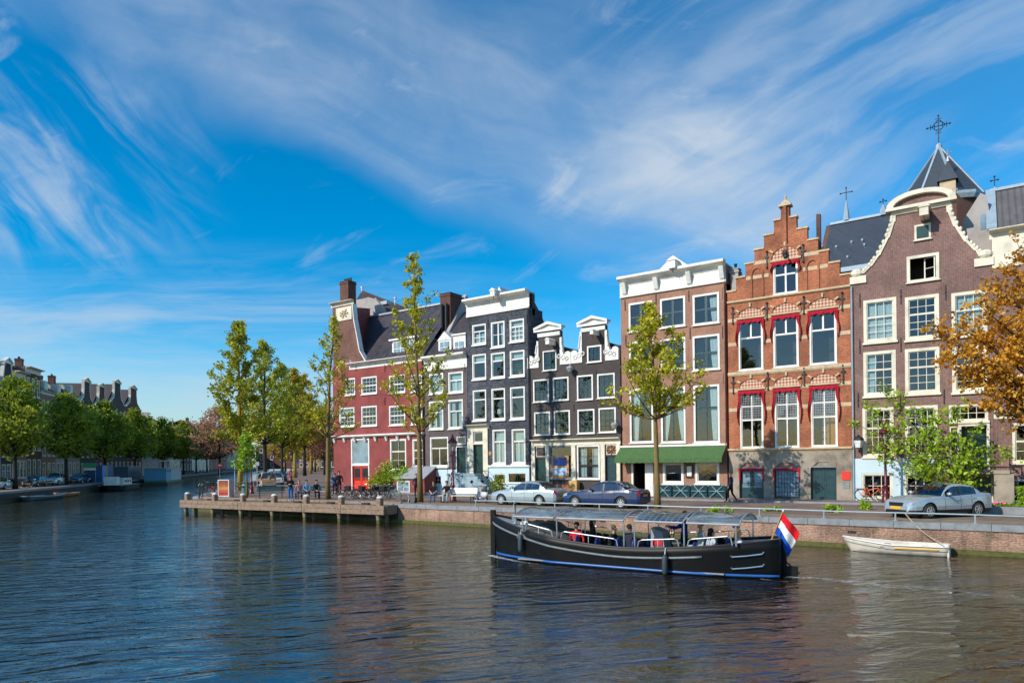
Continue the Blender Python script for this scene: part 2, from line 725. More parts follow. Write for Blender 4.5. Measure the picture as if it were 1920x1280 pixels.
M['br_quay'] = bricks('old_quay_brick', (.33, .16, .10), (.40, .22, .14), (.42, .33, .25), var=.8, dirt=.6, algae=True)
M['tile_dark'] = pantiles('glazed_black_tiles', (.022, .026, .038), (.11, .085, .085), .30, .34, .34)
M['tile_brown'] = pantiles('brown_tiles', (.055, .042, .038), (.12, .085, .07), .24, .3, .6)
M['tile_grey'] = pantiles('grey_tiles', (.09, .085, .085), (.15, .135, .13), .30, .35, .6)
M['tile_red'] = pantiles('red_tiles', (.32, .10, .05), (.40, .16, .08), .24, .3, .7)
M['slate'] = slate('church_slate', (.030, .038, .050), (.060, .075, .095))

M['leaf_front'] = leafmat('young_elm_leaves', (.26, .27, .014), (.54, .51, .028), (.70, .63, .06), .40)
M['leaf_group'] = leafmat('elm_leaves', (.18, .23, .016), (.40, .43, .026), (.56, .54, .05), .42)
M['leaf_gold'] = leafmat('golden_leaves', (.26, .21, .012), (.46, .36, .02), (.60, .48, .03), .35)
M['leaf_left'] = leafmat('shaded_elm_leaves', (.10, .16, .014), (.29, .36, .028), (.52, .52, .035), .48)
M['leaf_orange'] = leafmat('orange_leaves', (.44, .18, .014), (.70, .34, .025), (.82, .48, .06), .42)
M['leaf_copper'] = leafmat('copper_leaves', (.34, .17, .10), (.56, .30, .18), (.68, .42, .27), .48)
M['leaf_fresh'] = leafmat('fresh_leaves', (.14, .27, .012), (.30, .46, .022), (.46, .62, .045), .35)
M['bark'] = bark('grey_bark', (.065, .050, .036), (.17, .135, .095))
M['bark_gold'] = bark('lichen_bark', (.12, .085, .03), (.28, .20, .08))
M['bark_lich'] = bark('yellow_lichen_bark', (.26, .17, .02), (.46, .32, .05))
M['bark_dark'] = bark('dark_bark', (.022, .018, .014), (.07, .055, .042))
# ------------------------------------------------------------------ house kit
FY = 43.9          # depth of the row of facades
ST = 1.15          # street level
F = on_y


def X(px, py=800, Y=FY):
 return on_y(px, py, Y)[0]


def Z(px, py, Y=FY):
 return on_y(px, py, Y)[1]




def poly_x(P, z):
 """x of a polyline P [(x, z)...] with rising z."""
 for (xa, za), (xb, zb) in zip(P, P[1:]):
  if za <= z <= zb and zb - za > 1e-7:
   return xa + (xb - xa) * (z - za) / (zb - za)
 return P[-1][0] if z > P[-1][1] else P[0][0]


def wall_face(mb, Lp, Rp, holes, y, rv=.16, depth=.42):
 """A flat wall between two outlines with real openings and reveals."""
 zs = sorted({round(z, 4) for _, z in Lp + Rp} | {round(h[2], 4) for h in holes} | {round(h[3], 4) for h in holes})
 lo = max(Lp[0][1], Rp[0][1])
 hi = min(Lp[-1][1], Rp[-1][1])
 zs = [z for z in zs if lo - 1e-4 <= z <= hi + 1e-4]
 for za, zb in zip(zs, zs[1:]):
  if zb - za < 2e-4:
   continue
  e = 1e-4
  la, lb = poly_x(Lp, za + e), poly_x(Lp, zb - e)
  ra, rb = poly_x(Rp, za + e), poly_x(Rp, zb - e)
  cuts = sorted((h[0], h[1]) for h in holes if h[2] <= za + e and h[3] >= zb - e)
  xa, xb = la, lb
  for h0, h1 in cuts:
   mb.quad((xa, y, za), (h0, y, za), (h0, y, zb), (xb, y, zb))
   xa = xb = h1
  mb.quad((xa, y, za), (ra, y, za), (rb, y, zb), (xb, y, zb))
 for x0, x1, z0, z1 in holes:
  mb.quad((x0, y, z0), (x0, y + rv, z0), (x0, y + rv, z1), (x0, y, z1))
  mb.quad((x1, y, z0), (x1, y, z1), (x1, y + rv, z1), (x1, y + rv, z0))
  mb.quad((x0, y, z1), (x0, y + rv, z1), (x1, y + rv, z1), (x1, y, z1))
  mb.quad((x0, y, z0), (x1, y, z0), (x1, y + rv, z0), (x0, y + rv, z0))
 for P in (Lp, Rp):
  for (xa, za), (xb, zb) in zip(P, P[1:]):
   mb.quad((xa, y, za), (xb, y, zb), (xb, y + depth, zb), (xa, y + depth, za))
 a, b = Lp[-1], Rp[-1]
 mb.quad((a[0], y, a[1]), (b[0], y, b[1]), (b[0], y + depth, b[1]), (a[0], y + depth, a[1]))


def folds(mb, x0, x1, z0, z1, y, n=None, amp=.03, gather=0.0):
 """Hanging cloth in folds; gather > 0 pulls the foot to the x0 side, < 0 to x1."""
 n = n or max(6, int((x1 - x0) / .05))
 zz = [z1, z1 - (z1 - z0) * .35, z1 - (z1 - z0) * .7, z0]
 vs, fs = [], []
 for j, z in enumerate(zz):
  g = abs(gather) * (j / 3) ** 1.3
  for i in range(n + 1):
   t = i / n
   x = x0 + (x1 - x0) * t
   if gather > 0:
    x = x0 + (x - x0) * (1 - g)
   elif gather < 0:
    x = x1 + (x - x1) * (1 - g)
   vs.append((x, y + amp * math.sin(i * 1.9 + .4 * j) * (.6 + .4 * math.sin(i * .7)), z))
 for j in range(3):
  for i in range(n):
   a = j * (n + 1) + i
   fs.append((a, a + 1, a + n + 2, a + n + 1))
 mb.smooth = True
 mb.add(vs, fs)
 mb.smooth = False


class House:
 def __init__(s, name, label, cat, loc, Y=FY, world=True, rz=0, group=None):
  s.root = thing(name, label, cat, loc, rz, group)
  s.Y = Y
  s.inv = Matrix.Translation(-Vector(loc)) if world else None
  s.rooms = MB()
  s.holes = []

 def part(s, mb, name, mat, parent=None, label=None):
  o = mb.build(name, mat, parent or s.root)
  if parent is None and s.inv is not None:
   o.matrix_parent_inverse = s.inv
  if label:
   o['label'] = label
  return o

 def wall(s, Lp, Rp, mat, depth=9.0, eave=None, holes=None, name='wall', extra=None):
  mb = MB()
  wall_face(mb, Lp, Rp, s.holes if holes is None else holes, s.Y)
  z0 = Lp[0][1]
  e = eave or Lp[1][1]
  y0, y1 = s.Y + .42, s.Y + depth
  for x in (Lp[0][0], Rp[0][0]):
   mb.quad((x, y0, z0), (x, y1, z0), (x, y1, e), (x, y0, e))
  mb.quad((Lp[0][0], y1, z0), (Rp[0][0], y1, z0), (Rp[0][0], y1, e), (Lp[0][0], y1, e))
  if extra:
   extra(mb)
  s.w = s.part(mb, name, mat)
  return s.w

 def hole(s, r):
  s.holes.append(r)
  return r

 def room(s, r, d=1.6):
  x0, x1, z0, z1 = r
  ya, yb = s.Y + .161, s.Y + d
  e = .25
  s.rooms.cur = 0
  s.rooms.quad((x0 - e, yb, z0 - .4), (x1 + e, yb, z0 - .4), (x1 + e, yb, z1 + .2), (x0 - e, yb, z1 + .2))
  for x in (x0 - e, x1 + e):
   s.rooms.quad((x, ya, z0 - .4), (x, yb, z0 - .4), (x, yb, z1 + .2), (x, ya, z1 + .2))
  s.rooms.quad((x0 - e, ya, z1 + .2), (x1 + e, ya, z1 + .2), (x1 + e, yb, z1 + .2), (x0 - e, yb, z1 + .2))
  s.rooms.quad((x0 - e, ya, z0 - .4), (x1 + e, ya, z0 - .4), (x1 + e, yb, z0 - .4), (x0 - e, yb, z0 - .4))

 def window(s, r, top=(2, 2), bot=(2, 2), split=.5, fw=.10, sash=.05, mun=.026, frame='white', bar=None, curtain=None,
    sill=.07, out=.03, rooms=True, label=None, glass='glass', cut=True, open_sash=False, cmat='curtain', mull=None):
  """A sash window in opening r = (x0, x1, z0, z1).  split: height of the meeting rail, None for one light."""
  x0, x1, z0, z1 = r
  Y = s.Y
  bar = bar or frame
  if cut:
   s.hole(r)
  mb = MB()
  ya, yb = Y - out, Y + .11
  # outer frame: jambs between head and foot
  mb.box(x0, x1, ya, yb, z1 - fw, z1)
  mb.box(x0, x1, ya, yb, z0, z0 + fw)
  mb.box(x0, x0 + fw, ya, yb, z0 + fw, z1 - fw)
  mb.box(x1 - fw, x1, ya, yb, z0 + fw, z1 - fw)
  ix0, ix1, iz0, iz1 = x0 + fw, x1 - fw, z0 + fw, z1 - fw
  mb.cur = 1
  y2, y3 = Y + .035, Y + .085
  parts = [(iz0, iz1, top)] if split is None else [(iz0 + (iz1 - iz0) * split, iz1, top), (iz0, iz0 + (iz1 - iz0) * split, bot)]
  for k, (a, b, (c, rr)) in enumerate(parts):
   if open_sash:
    break
   mb.box(ix0, ix1, y2, y3, b - sash, b)
   mb.box(ix0, ix1, y2, y3, a, a + sash)
   mb.box(ix0, ix0 + sash, y2, y3, a + sash, b - sash)
   mb.box(ix1 - sash, ix1, y2, y3, a + sash, b - sash)
   ja, jb, jx0, jx1 = a + sash, b - sash, ix0 + sash, ix1 - sash
   for i in range(1, c):
    x = jx0 + (jx1 - jx0) * i / c
    w = (mull or mun) if (mull and c == 2) else mun
    mb.box(x - w / 2, x + w / 2, y2 + .004, y3 - .01, ja, jb)
   for i in range(1, rr):
    z = ja + (jb - ja) * i / rr
    mb.box(jx0, jx1, y2 + .008, y3 - .014, z - mun / 2, z + mun / 2)
  w = s.part(mb, 'window', [M[frame], M[bar]], label=label)
  if not open_sash:
   e1, e2, e3 = (R_.gauss(0, .012) for _ in range(3))
   g = MB().quad((ix0, Y + .065 + e1, iz0), (ix1, Y + .065 + e2, iz0), (ix1, Y + .065 + e2 + e3, iz1), (ix0, Y + .065 + e1 + e3, iz1))
   g.build('pane', M[glass], w, fix=False)
  if sill:
   MB().box(x0 - .06, x1 + .06, Y - .12, Y - .004, z0 - sill, z0 + .012).build('sill', M[frame], w)
  if rooms:
   s.room(r)
  yc = Y + .20
  if curtain:
   c = MB()
   h = iz1 - iz0
   wd = ix1 - ix0
   if curtain == 'full':
    folds(c, ix0 - .03, ix1 + .03, iz0 - .05, iz1 + .05, yc)
   elif curtain == 'half':
    folds(c, ix0 - .03, ix1 + .03, iz0 - .05, iz0 + h * .55, yc)
   elif curtain == 'sides':
    folds(c, ix0 - .03, ix0 + wd * .42, iz0 - .1, iz1 + .05, yc, gather=.62)
    folds(c, ix1 - wd * .42, ix1 + .03, iz0 - .1, iz1 + .05, yc, gather=-.62)
   elif curtain == 'straight':
    folds(c, ix0 - .03, ix0 + wd * .36, iz0 - .1, iz1 + .05, yc)
    folds(c, ix1 - wd * .36, ix1 + .03, iz0 - .1, iz1 + .05, yc)
   elif curtain == 'left':
    folds(c, ix0 - .03, ix0 + wd * .38, iz0 - .1, iz1 + .05, yc, gather=.3)
   elif curtain == 'right':
    folds(c, ix1 - wd * .38, ix1 + .03, iz0 - .1, iz1 + .05, yc, gather=-.3)
   elif curtain == 'blind':
    c.box(ix0 - .02, ix1 + .02, yc, yc + .02, iz0 + h * .70, iz1 + .02)
   elif curtain == 'shade':
    c.box(ix0 - .02, ix1 + .02, yc, yc + .02, iz0 - .02, iz1 + .02)
   c.build('curtain' if curtain not in ('blind', 'shade') else 'blind', M['blind' if curtain in ('blind', 'shade') else cmat], w)
  return w

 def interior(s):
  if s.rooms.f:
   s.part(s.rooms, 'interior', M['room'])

 def cornice(s, x0, x1, z0, z1, proj=.35, mat='white', name='cornice', prof=None, label=None):
  """A moulded strip along x: frieze, two fillets and a projecting crown."""
  h = z1 - z0
  p = prof or [(0, 0), (.06, 0), (.06, .10), (.03, .10), (.03, .58), (.10, .60), (.14, .68), (.30 * 1, .78), (.92, .84), (1, .87), (1, .96), (.90, 1), (0, 1)]
  if prof is None:
   p = [(a if a <= .06 else a, b) for a, b in p]
  poly = [(s.Y - .004 - a * proj, z0 + b * h) for a, b in p]
  mb = MB().prism_x(poly, x0, x1)
  return s.part(mb, name, M[mat], label=label)

 def block(s, x0, x1, z0, z1, out, name, mat, y_in=.0, parent=None, bev=0):
  o = s.part(MB().box(x0, x1, s.Y - out, s.Y - .003 + y_in, z0, z1), name, M[mat], parent)
  if bev:
   bevel(o, bev)
  return o

 def door(s, r, mat='dark_green', frame='white', fw=.07, panels=3, knob=True, y=.10, name='door', glazed=None, leaves=1, cut=True, gmat='glass_dark'):
  x0, x1, z0, z1 = r
  if cut:
   s.hole(r)
  Y = s.Y + y
  mb = MB()
  mb.box(x0, x1, Y, Y + .06, z0, z1)
  w = (x1 - x0) / leaves
  for k in range(leaves):
   a, b = x0 + k * w, x0 + (k + 1) * w
   st = .09
   for i in range(panels):
    pz0 = z0 + .12 + (z1 - z0 - .2) * i / panels
    pz1 = z0 + .12 + (z1 - z0 - .2) * (i + 1) / panels - .08
    for (qa, qb, qc, qd) in ((a + st, b - st, pz0, pz0 + .03), (a + st, b - st, pz1 - .03, pz1), (a + st, a + st + .03, pz0 + .03, pz1 - .03), (b - st - .03, b - st, pz0 + .03, pz1 - .03)):
     mb.box(qa, qb, Y - .018, Y - .001, qc, qd)
   if k:
    mb.box(a - .02, a + .02, Y - .025, Y - .001, z0, z1)
  d = s.part(mb, name, M[mat])
  if glazed:
   for k in range(leaves):
    a, b = x0 + k * w, x0 + (k + 1) * w
    g = MB().box(a + .14, b - .14, Y - .012, Y - .002, z0 + (z1 - z0) * glazed, z1 - .16)
    g.build('pane', M[gmat], d)
  if knob:
   k = MB()
   k.ball(((x1 - .14) if leaves == 1 else (x0 + x1) / 2 + .08, Y - .04, z0 + 1.0), .04, 8)
   k.build('handle', M['brass'], d)
  if fw:
   f = MB()
   f.box(x0 - fw, x0 - .002, s.Y - .05, s.Y + .12, z0, z1)
   f.box(x1 + .002, x1 + fw, s.Y - .05, s.Y + .12, z0, z1)
   f.box(x0 - fw, x1 + fw, s.Y - .06, s.Y + .12, z1 + .002, z1 + fw)
   f.build('door_frame', M[frame], d)
  return d

 def anchor(s, x, z, h=.7):
  mb = MB()
  mb.box(x - .025, x + .025, s.Y - .045, s.Y - .003, z - h / 2, z + h / 2)
  mb.ball((x, s.Y - .05, z), .035, 6)
  s.part(mb, 'wall_anchor', M['iron'])


M['glass_dark'] = plain('dark_glass', (.02, .028, .03), .06, 0, var=.3)
M['brass'] = plain('brass', (.55, .36, .10), .3, .9, var=.15)


def wr(px0, px1, py0, py1, Y=FY):
 pc, qc = (px0 + px1) / 2, (py0 + py1) / 2
 return (on_y(px0, qc, Y)[0], on_y(px1, qc, Y)[0], on_y(pc, py1, Y)[1], on_y(pc, py0, Y)[1])


def hoist(h, px, py, length=.9, Y=FY, size=.26, mat='white', parent=None):
 """A hoisting beam sticking out of a gable under a small hood, with its hook."""
 x, z = on_y(px, py, Y - length)
 mb = MB()
 mb.box(x - size / 2, x + size / 2, Y - length, Y + .02, z - size * .6, z + size * .45)
 mb.prism([(x - size * .75, z + size * .45), (x + size * .75, z + size * .45), (x, z + size * .95)], Y - length - .05, Y + .02)
 o = h.part(mb, 'hoist_beam', M[mat])
 k = MB().tube([(x, Y - length + .12, z - size * .6), (x, Y - length + .12, z - size * .6 - .18), (x + .06, Y - length + .12, z - size * .6 - .26), (x + .1, Y - length + .12, z - size * .6 - .2)], .018, 5)
 k.build('hook', M['iron'], o)
 return o


def roof_gabled(h, x0, x1, ze, zr, y0, y1, mat, name='roof', xr=None):
 """Two slopes with the ridge running back from the facade."""
 xr = (x0 + x1) / 2 if xr is None else xr
 mb = MB()
 t = .12
 mb.add([(x0, y0, ze), (xr, y0, zr), (xr, y1, zr), (x0, y1, ze), (x0, y0, ze + t), (xr, y0, zr + t), (xr, y1, zr + t), (x0, y1, ze + t)],
   [(0, 3, 2, 1), (4, 5, 6, 7), (0, 1, 5, 4), (1, 2, 6, 5), (2, 3, 7, 6), (3, 0, 4, 7)])
 mb.add([(x1, y0, ze), (xr, y0, zr), (xr, y1, zr), (x1, y1, ze), (x1, y0, ze + t), (xr, y0, zr + t), (xr, y1, zr + t), (x1, y1, ze + t)],
   [(0, 1, 2, 3), (4, 7, 6, 5), (0, 4, 5, 1), (1, 5, 6, 2), (2, 6, 7, 3), (3, 7, 4, 0)])
 return h.part(mb, name, M[mat])


def roof_flat(h, x0, x1, z, y0, y1, mat='lead', name='roof'):
 return h.part(MB().box(x0, x1, y0, y1, z - .12, z), name, M[mat])


def chimney(h, x0, x1, y0, y1, z0, z1, mat='br_chim', pots=2, parent=None, cap=True):
 mb = MB()
 mb.box(x0, x1, y0, y1, z0, z1)
 if cap:
  mb.box(x0 - .06, x1 + .06, y0 - .06, y1 + .06, z1 - .22, z1 - .10)
  mb.box(x0 - .04, x1 + .04, y0 - .04, y1 + .04, z1, z1 + .07)
 o = h.part(mb, 'chimney', M[mat], parent)
 for i in range(pots):
  x = x0 + (x1 - x0) * (i + .5) / pots
  MB().lathe([(.10, .07), (.08, .32), (.11, .34), (.11, .40)], (x, (y0 + y1) / 2, z1), 8).build('chimney_pot', M['iron'], o)
 return o
# ------------------------------------------------------------------ water, ground, quay, jetty
QY = 31.4          # quay face
CORNER = (-53.5, QY)
BK = (-.768, .641)   # direction of the side canal, away from the viewer
LE = c2w(-56, 79)    # a point on the far-left quay edge
LN = (.64, .768)     # from the left bank towards the water


def water_mat():
 m, nt, b = new_mat('canal_water')
 L = nt.links
 b.inputs['Base Color'].default_value = (.020, .022, .010, 1)
 b.inputs['Roughness'].default_value = .03
 b.inputs['IOR'].default_value = 2.6
 b.inputs['Specular IOR Level'].default_value = .5
 g = nt.nodes.new('ShaderNodeNewGeometry')
 sep = nt.nodes.new('ShaderNodeSeparateXYZ')
 L.new(g.outputs['Position'], sep.inputs[0])
 x, y = E(sep.outputs[0]), E(sep.outputs[1])
 # wind across the canal: crests roughly along the viewer's left-right
 p = .824 * x + .567 * y
 q = -.567 * x + .824 * y
 p2 = p * .96 + q * .28
 q2 = q * .96 - p * .28
 wob = noise(comb(x, y, 0.0), .35, 3, .5)
 big = noise(comb(p2 * .30, q2 * .95 + wob * .8, 1.0), 1.0, 3, .5, .5)
 ridge = E.op('POWER', 1.0 - E.op('ABSOLUTE', big * 2.0 - 1.0), 3.0)
 mid = noise(comb(p * 1.05, q * 2.5, 2.0), 1.0, 4, .58, .7)
 sml = noise(comb(p2 * 4.2, q2 * 8.0, 3.0), 1.0, 4, .6, .5)
 gust = noise(comb(x, y, 5.0), .09, 3, .55)
 calm = gust.sstep(.36, .62, .6, 1.2)
 h = ridge * .046 + big * .05 + mid * .046 * calm + sml * .004 * calm
 n = nt.nodes.new('ShaderNodeBump')
 n.inputs['Strength'].default_value = 1.0
 n.inputs['Distance'].default_value = 1.0
 L.new(h.s, n.inputs['Height'])
 L.new(n.outputs[0], b.inputs['Normal'])
 silt = noise(comb(x, y, 7.0), .12, 4)
 L.new(ramp(nt, silt, [(.3, (.005, .007, .006)), (.7, (.024, .0165, .005))]), b.inputs['Base Color'])
 return m


M['water'] = water_mat()
mb = MB()
gx = [-900, -300, -150, -80, -40, -20, 0, 20, 40, 120, 500]
gy = [-600, -100, -30, 0, 10, 20, 33, 60, 120, 300, 900]
vs = [(x, y, 0) for y in gy for x in gx]
fs = [(j * 11 + i, j * 11 + i + 1, j * 11 + i + 12, j * 11 + i + 11) for j in range(10) for i in range(10)]
mb.add(vs, fs)
tag(mb.build('water', M['water'], fix=False), kind='structure')


def paving_mat(name, c1, c2, joint, scale=1.0, patch=.4):
 m, nt, b = new_mat(name)
 setc(b, c1, .9)
 L = nt.links
 sep = nt.nodes.new('ShaderNodeSeparateXYZ')
 L.new(obj_vec(nt), sep.inputs[0])
 x, y = E(sep.outputs[0]), E(sep.outputs[1])
 t = nt.nodes.new('ShaderNodeTexBrick')
 L.new(comb(x, y, 0.0), t.inputs['Vector'])
 t.inputs['Scale'].default_value = scale
 t.inputs['Brick Width'].default_value = .21
 t.inputs['Row Height'].default_value = .10
 t.inputs['Mortar Size'].default_value = .008
 t.inputs['Color1'].default_value = (*c1, 1)
 t.inputs['Color2'].default_value = (*c2, 1)
 t.inputs['Mortar'].default_value = (*joint, 1)
 k = noise(obj_vec(nt), .5, 8, .7).sstep(.25, .75, 1 - patch, 1 + patch * .5)
 mx = nt.nodes.new('ShaderNodeMixRGB')
 mx.blend_type = 'MULTIPLY'
 mx.inputs[0].default_value = 1
 L.new(t.outputs[0], mx.inputs[1])
 L.new(comb(k, k, k), mx.inputs[2])
 L.new(mx.outputs[0], b.inputs['Base Color'])
 bump(nt, b, E(t.outputs['Fac']) * -1.0, .006, .6)
 return m


M['paving'] = paving_mat('street_bricks', (.21, .13, .10), (.27, .18, .14), (.12, .10, .08))
M['pave_side'] = paving_mat('pavement_bricks', (.27, .19, .16), (.22, .155, .13), (.15, .13, .11))
M['earth'] = plain('dry_earth', (.26, .19, .11), .95, var=.45, scale=2.5)

# ground of the near block
far = 420
cb = (CORNER[0] + BK[0] * far, CORNER[1] + BK[1] * far)
mb = MB().prism_z([(CORNER[0], QY + .5), (62, QY + .5), (62, 700), (-420, 700), (cb[0], cb[1])], ST - .5, ST)
tag(mb.build('street', M['paving']), kind='structure')
# lane of asphalt-grey setts and the raised pavement with its kerb
mb = MB().box(-49, 60, 36.2, 36.5, ST + .002, ST + .006)
tag(mb.build('gutter_strip', M['hard_stone']), kind='structure')
mb = MB().box(-36, 60, QY + .62, QY + 1.9, ST + .002, ST + .007)
tag(mb.build('verge', M['earth']), kind='structure')
mb = MB().box(-50.9, 60, FY - 2.2, FY + .2, ST - .2, ST + .10)
tag(mb.build('pavement', M['pave_side']), kind='structure')
mb = MB().box(-50.9, 60, FY - 2.36, FY - 2.203, ST - .2, ST + .11)
tag(mb.build('kerb', M['hard_stone']), kind='structure')
# ground of the left bank and beyond
a = (LE[0] - BK[0] * 160, LE[1] - BK[1] * 160)
bb = (LE[0] + BK[0] * 380, LE[1] + BK[1] * 380)
lw = lambda p, d: (p[0] - LN[0] * d, p[1] - LN[1] * d)
mb = MB().prism_z([lw(a, .4), lw(bb, .4), lw(bb, 260), lw(a, 260)][::-1], ST - .5, ST)
tag(mb.build('left_street', M['paving']), kind='structure')


def moss_wall(name, base, cap=False):
 return base


# quay wall of the near block, three runs
def quay(name, label, p, q, mat, capmat, seg=1.6, railless=True):
 p, q = Vector((*p, 0)), Vector((*q, 0))
 L_ = (q - p).length
 rz = math.atan2(q.y - p.y, q.x - p.x)
 t = thing(name, label, 'quay wall', p, rz)
 MB().box(0, L_, 0, .48, -1.2, ST - .24).build('wall', mat, t)
 mb = MB()
 n = max(1, int(L_ / seg))
 rr = random.Random(int(L_ * 10))
 for i in range(n):
  d = rr.uniform(-.012, .012)
  mb.box(L_ * i / n + .008, L_ * (i + 1) / n - .008, -.06 + d, .52, ST - .238, ST + .012 + d)
 mb.build('capstone', capmat, t)
 mb = MB().box(0, L_, -.16, -.003, -.4, .17)
 mb.build('footing', M['moss'], t)
 return t


q = quay('quay_wall', 'long brick quay wall with grey capstones running below the parked cars', (-30.4, QY), (60, QY), M['br_quay'], M['hard_stone'])
# iron ring plates and drain holes in the wall
mb = MB()
for px in (1597, 1380, 1130):
 x = on_y(px, 990, QY)[0] + 30.4
 mb.box(x - .16, x + .16, -.03, -.003, .62, .70)
mb.build('drain_slot', M['black'], q)
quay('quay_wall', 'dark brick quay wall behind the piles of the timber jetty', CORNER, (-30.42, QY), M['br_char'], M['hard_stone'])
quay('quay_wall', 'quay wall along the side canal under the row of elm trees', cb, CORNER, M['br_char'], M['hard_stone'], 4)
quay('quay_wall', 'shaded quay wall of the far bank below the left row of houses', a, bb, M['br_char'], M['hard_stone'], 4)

# low pipe rail on the quay edge
t = thing('quay_rail', 'low grey blue pipe rail on short posts along the quay edge', 'railing', (-24.5, QY + .22, ST))
MB().tube([(i * 1.5, 0, .34 + .012 * math.sin(i * 1.3)) for i in range(0, 40)], .030, 7).build('pipe', M['rail_paint'], t)
for i in range(22):
 x = .15 + i * 2.68
 mb = MB().tube([(x, 0, .012), (x, 0, .33)], .032, 6)
 mb.box(x - .09, x + .09, -.09, .09, .012, .035)
 mb.build('rail_post', M['rail_paint'], t)


# timber jetty
def jetty():
 x0, y0 = -50.5, 28.6
 ang = math.atan2(1.55, 20.1)
 ca, sa_ = math.cos(ang), math.sin(ang)
 y1 = y0 + 2.0

 def along(px, back=0.0):
  dx, dy, _ = sight(px, 950)
  ox, oy = x0 - sa_ * back, y0 + ca * back
  det = ca * -dy + dx * sa_
  return (-ox * -dy - dx * oy) / det

 t = thing('jetty', 'weathered timber jetty on piles with white capped mooring posts', 'jetty', (x0, y0, 0), ang)
 W = along(721)
 rr = random.Random(3)
 mb = MB()
 n = int((W) / .2)
 for i in range(n):
  mb.box(W * i / n + .006, W * (i + 1) / n - .006, .16, y1 - y0, ST - .14, ST - .06 + rr.uniform(-.006, .006))
 mb.build('deck', M['wood'], t)
 piles = [along(p) for p in (345, 395, 448, 507, 568, 633, 706)]
 cuts = [0] + [along(p) for p in (447, 567, 640)] + [W]
 for (za, zb) in ((.84, 1.10), (.545, .832)):
  for a_, b_ in zip(cuts, cuts[1:]):
   d = rr.uniform(-.015, .015)
   bevel(MB().box(a_ + .01, b_ - .01, -.08 + d, .15, za, zb).build('fascia_beam', M['wood'], t), .015)
   bevel(MB().box(a_ + .01, b_ - .01, 1.55, 1.75, ST - .05, ST + .10).build('kerb_beam', M['wood'], t), .01) if za > .8 else None
 for q, ln in ((-.04, 2.6), (W - .14, 1.15)):
  MB().box(q, q + .18, .16, ln, .545, 1.10).build('end_beam', M['wood'], t)
 for x in piles:
  p = MB()
  p.tube([(x - .12, .08, 1.0), (x + .02, .16, .35), (x + .06, .2, -.9)], .15, 8)
  o = p.build('pile', M['wood'], t)
  MB().tube([(x, 1.0, 1.0), (x, 1.0, -.9)], .14, 7).build('pile', M['wood'], t)
  MB().tube([(x + .035, .165, .22), (x + .06, .2, -.9)], .165, 8).build('wet_foot', M['moss'], o)
 for px, py in ((352, 927), (403, 929), (456, 929.5), (514.5, 931), (574.7, 932.7), (640, 934), (712.5, 936)):
  x = along(px, .38)
  p = MB().box(x - .17, x + .17, .20, .56, ST - .12, ST + .40)
  o = bevel(p.build('mooring_post', M['wood'], t), .04)
  MB().lathe([(.20, ST + .40), (.21, ST + .45), (.13, ST + .52), (.02, ST + .54)], (x, .38, 0), 10).build('post_cap', M['white'], o)
 for i in range(6):
  x = 2.2 + i * 3.1
  MB().box(x, x + .55, .7, .95, ST - .06, ST + .05).build('cleat', M['black'], t)


jetty()

# green railing at the jetty's left end
t = thing('jetty_rail', 'dark green iron railing with round knobs at the left end of the jetty', 'railing', (-50.9, 29.0, ST))
pts = [(0.6, 1.0), (-.9, 2.2), (-2.6, 3.0), (-3.6, 4.2)]
for z in (.95, .5):
 MB().tube([(x, y, z) for x, y in pts], .03, 6).build('rail', M['dark_green'], t)
for x, y in pts[:3]:
 mb = MB().lathe([(.07, 0), (.05, .1), (.045, .95), (.075, 1.0), (.05, 1.08), (.01, 1.12)], (x, y, 0), 8)
 mb.build('rail_post', M['dark_green'], t)
# ------------------------------------------------------------------ the row of houses along the canal
def row(h, specs, **kw):
 out = []
 for sp in specs:
  k = dict(kw)
  k.update(sp[4] if len(sp) > 4 else {})
  out.append(h.window(wr(*sp[:4]), **k))
 return out


# ---- red corner house ------------------------------------------------
M['br_rust'] = bricks('rust_brown_brick', (.19, .075, .055), (.24, .10, .07), (.20, .12, .09), var=.5)


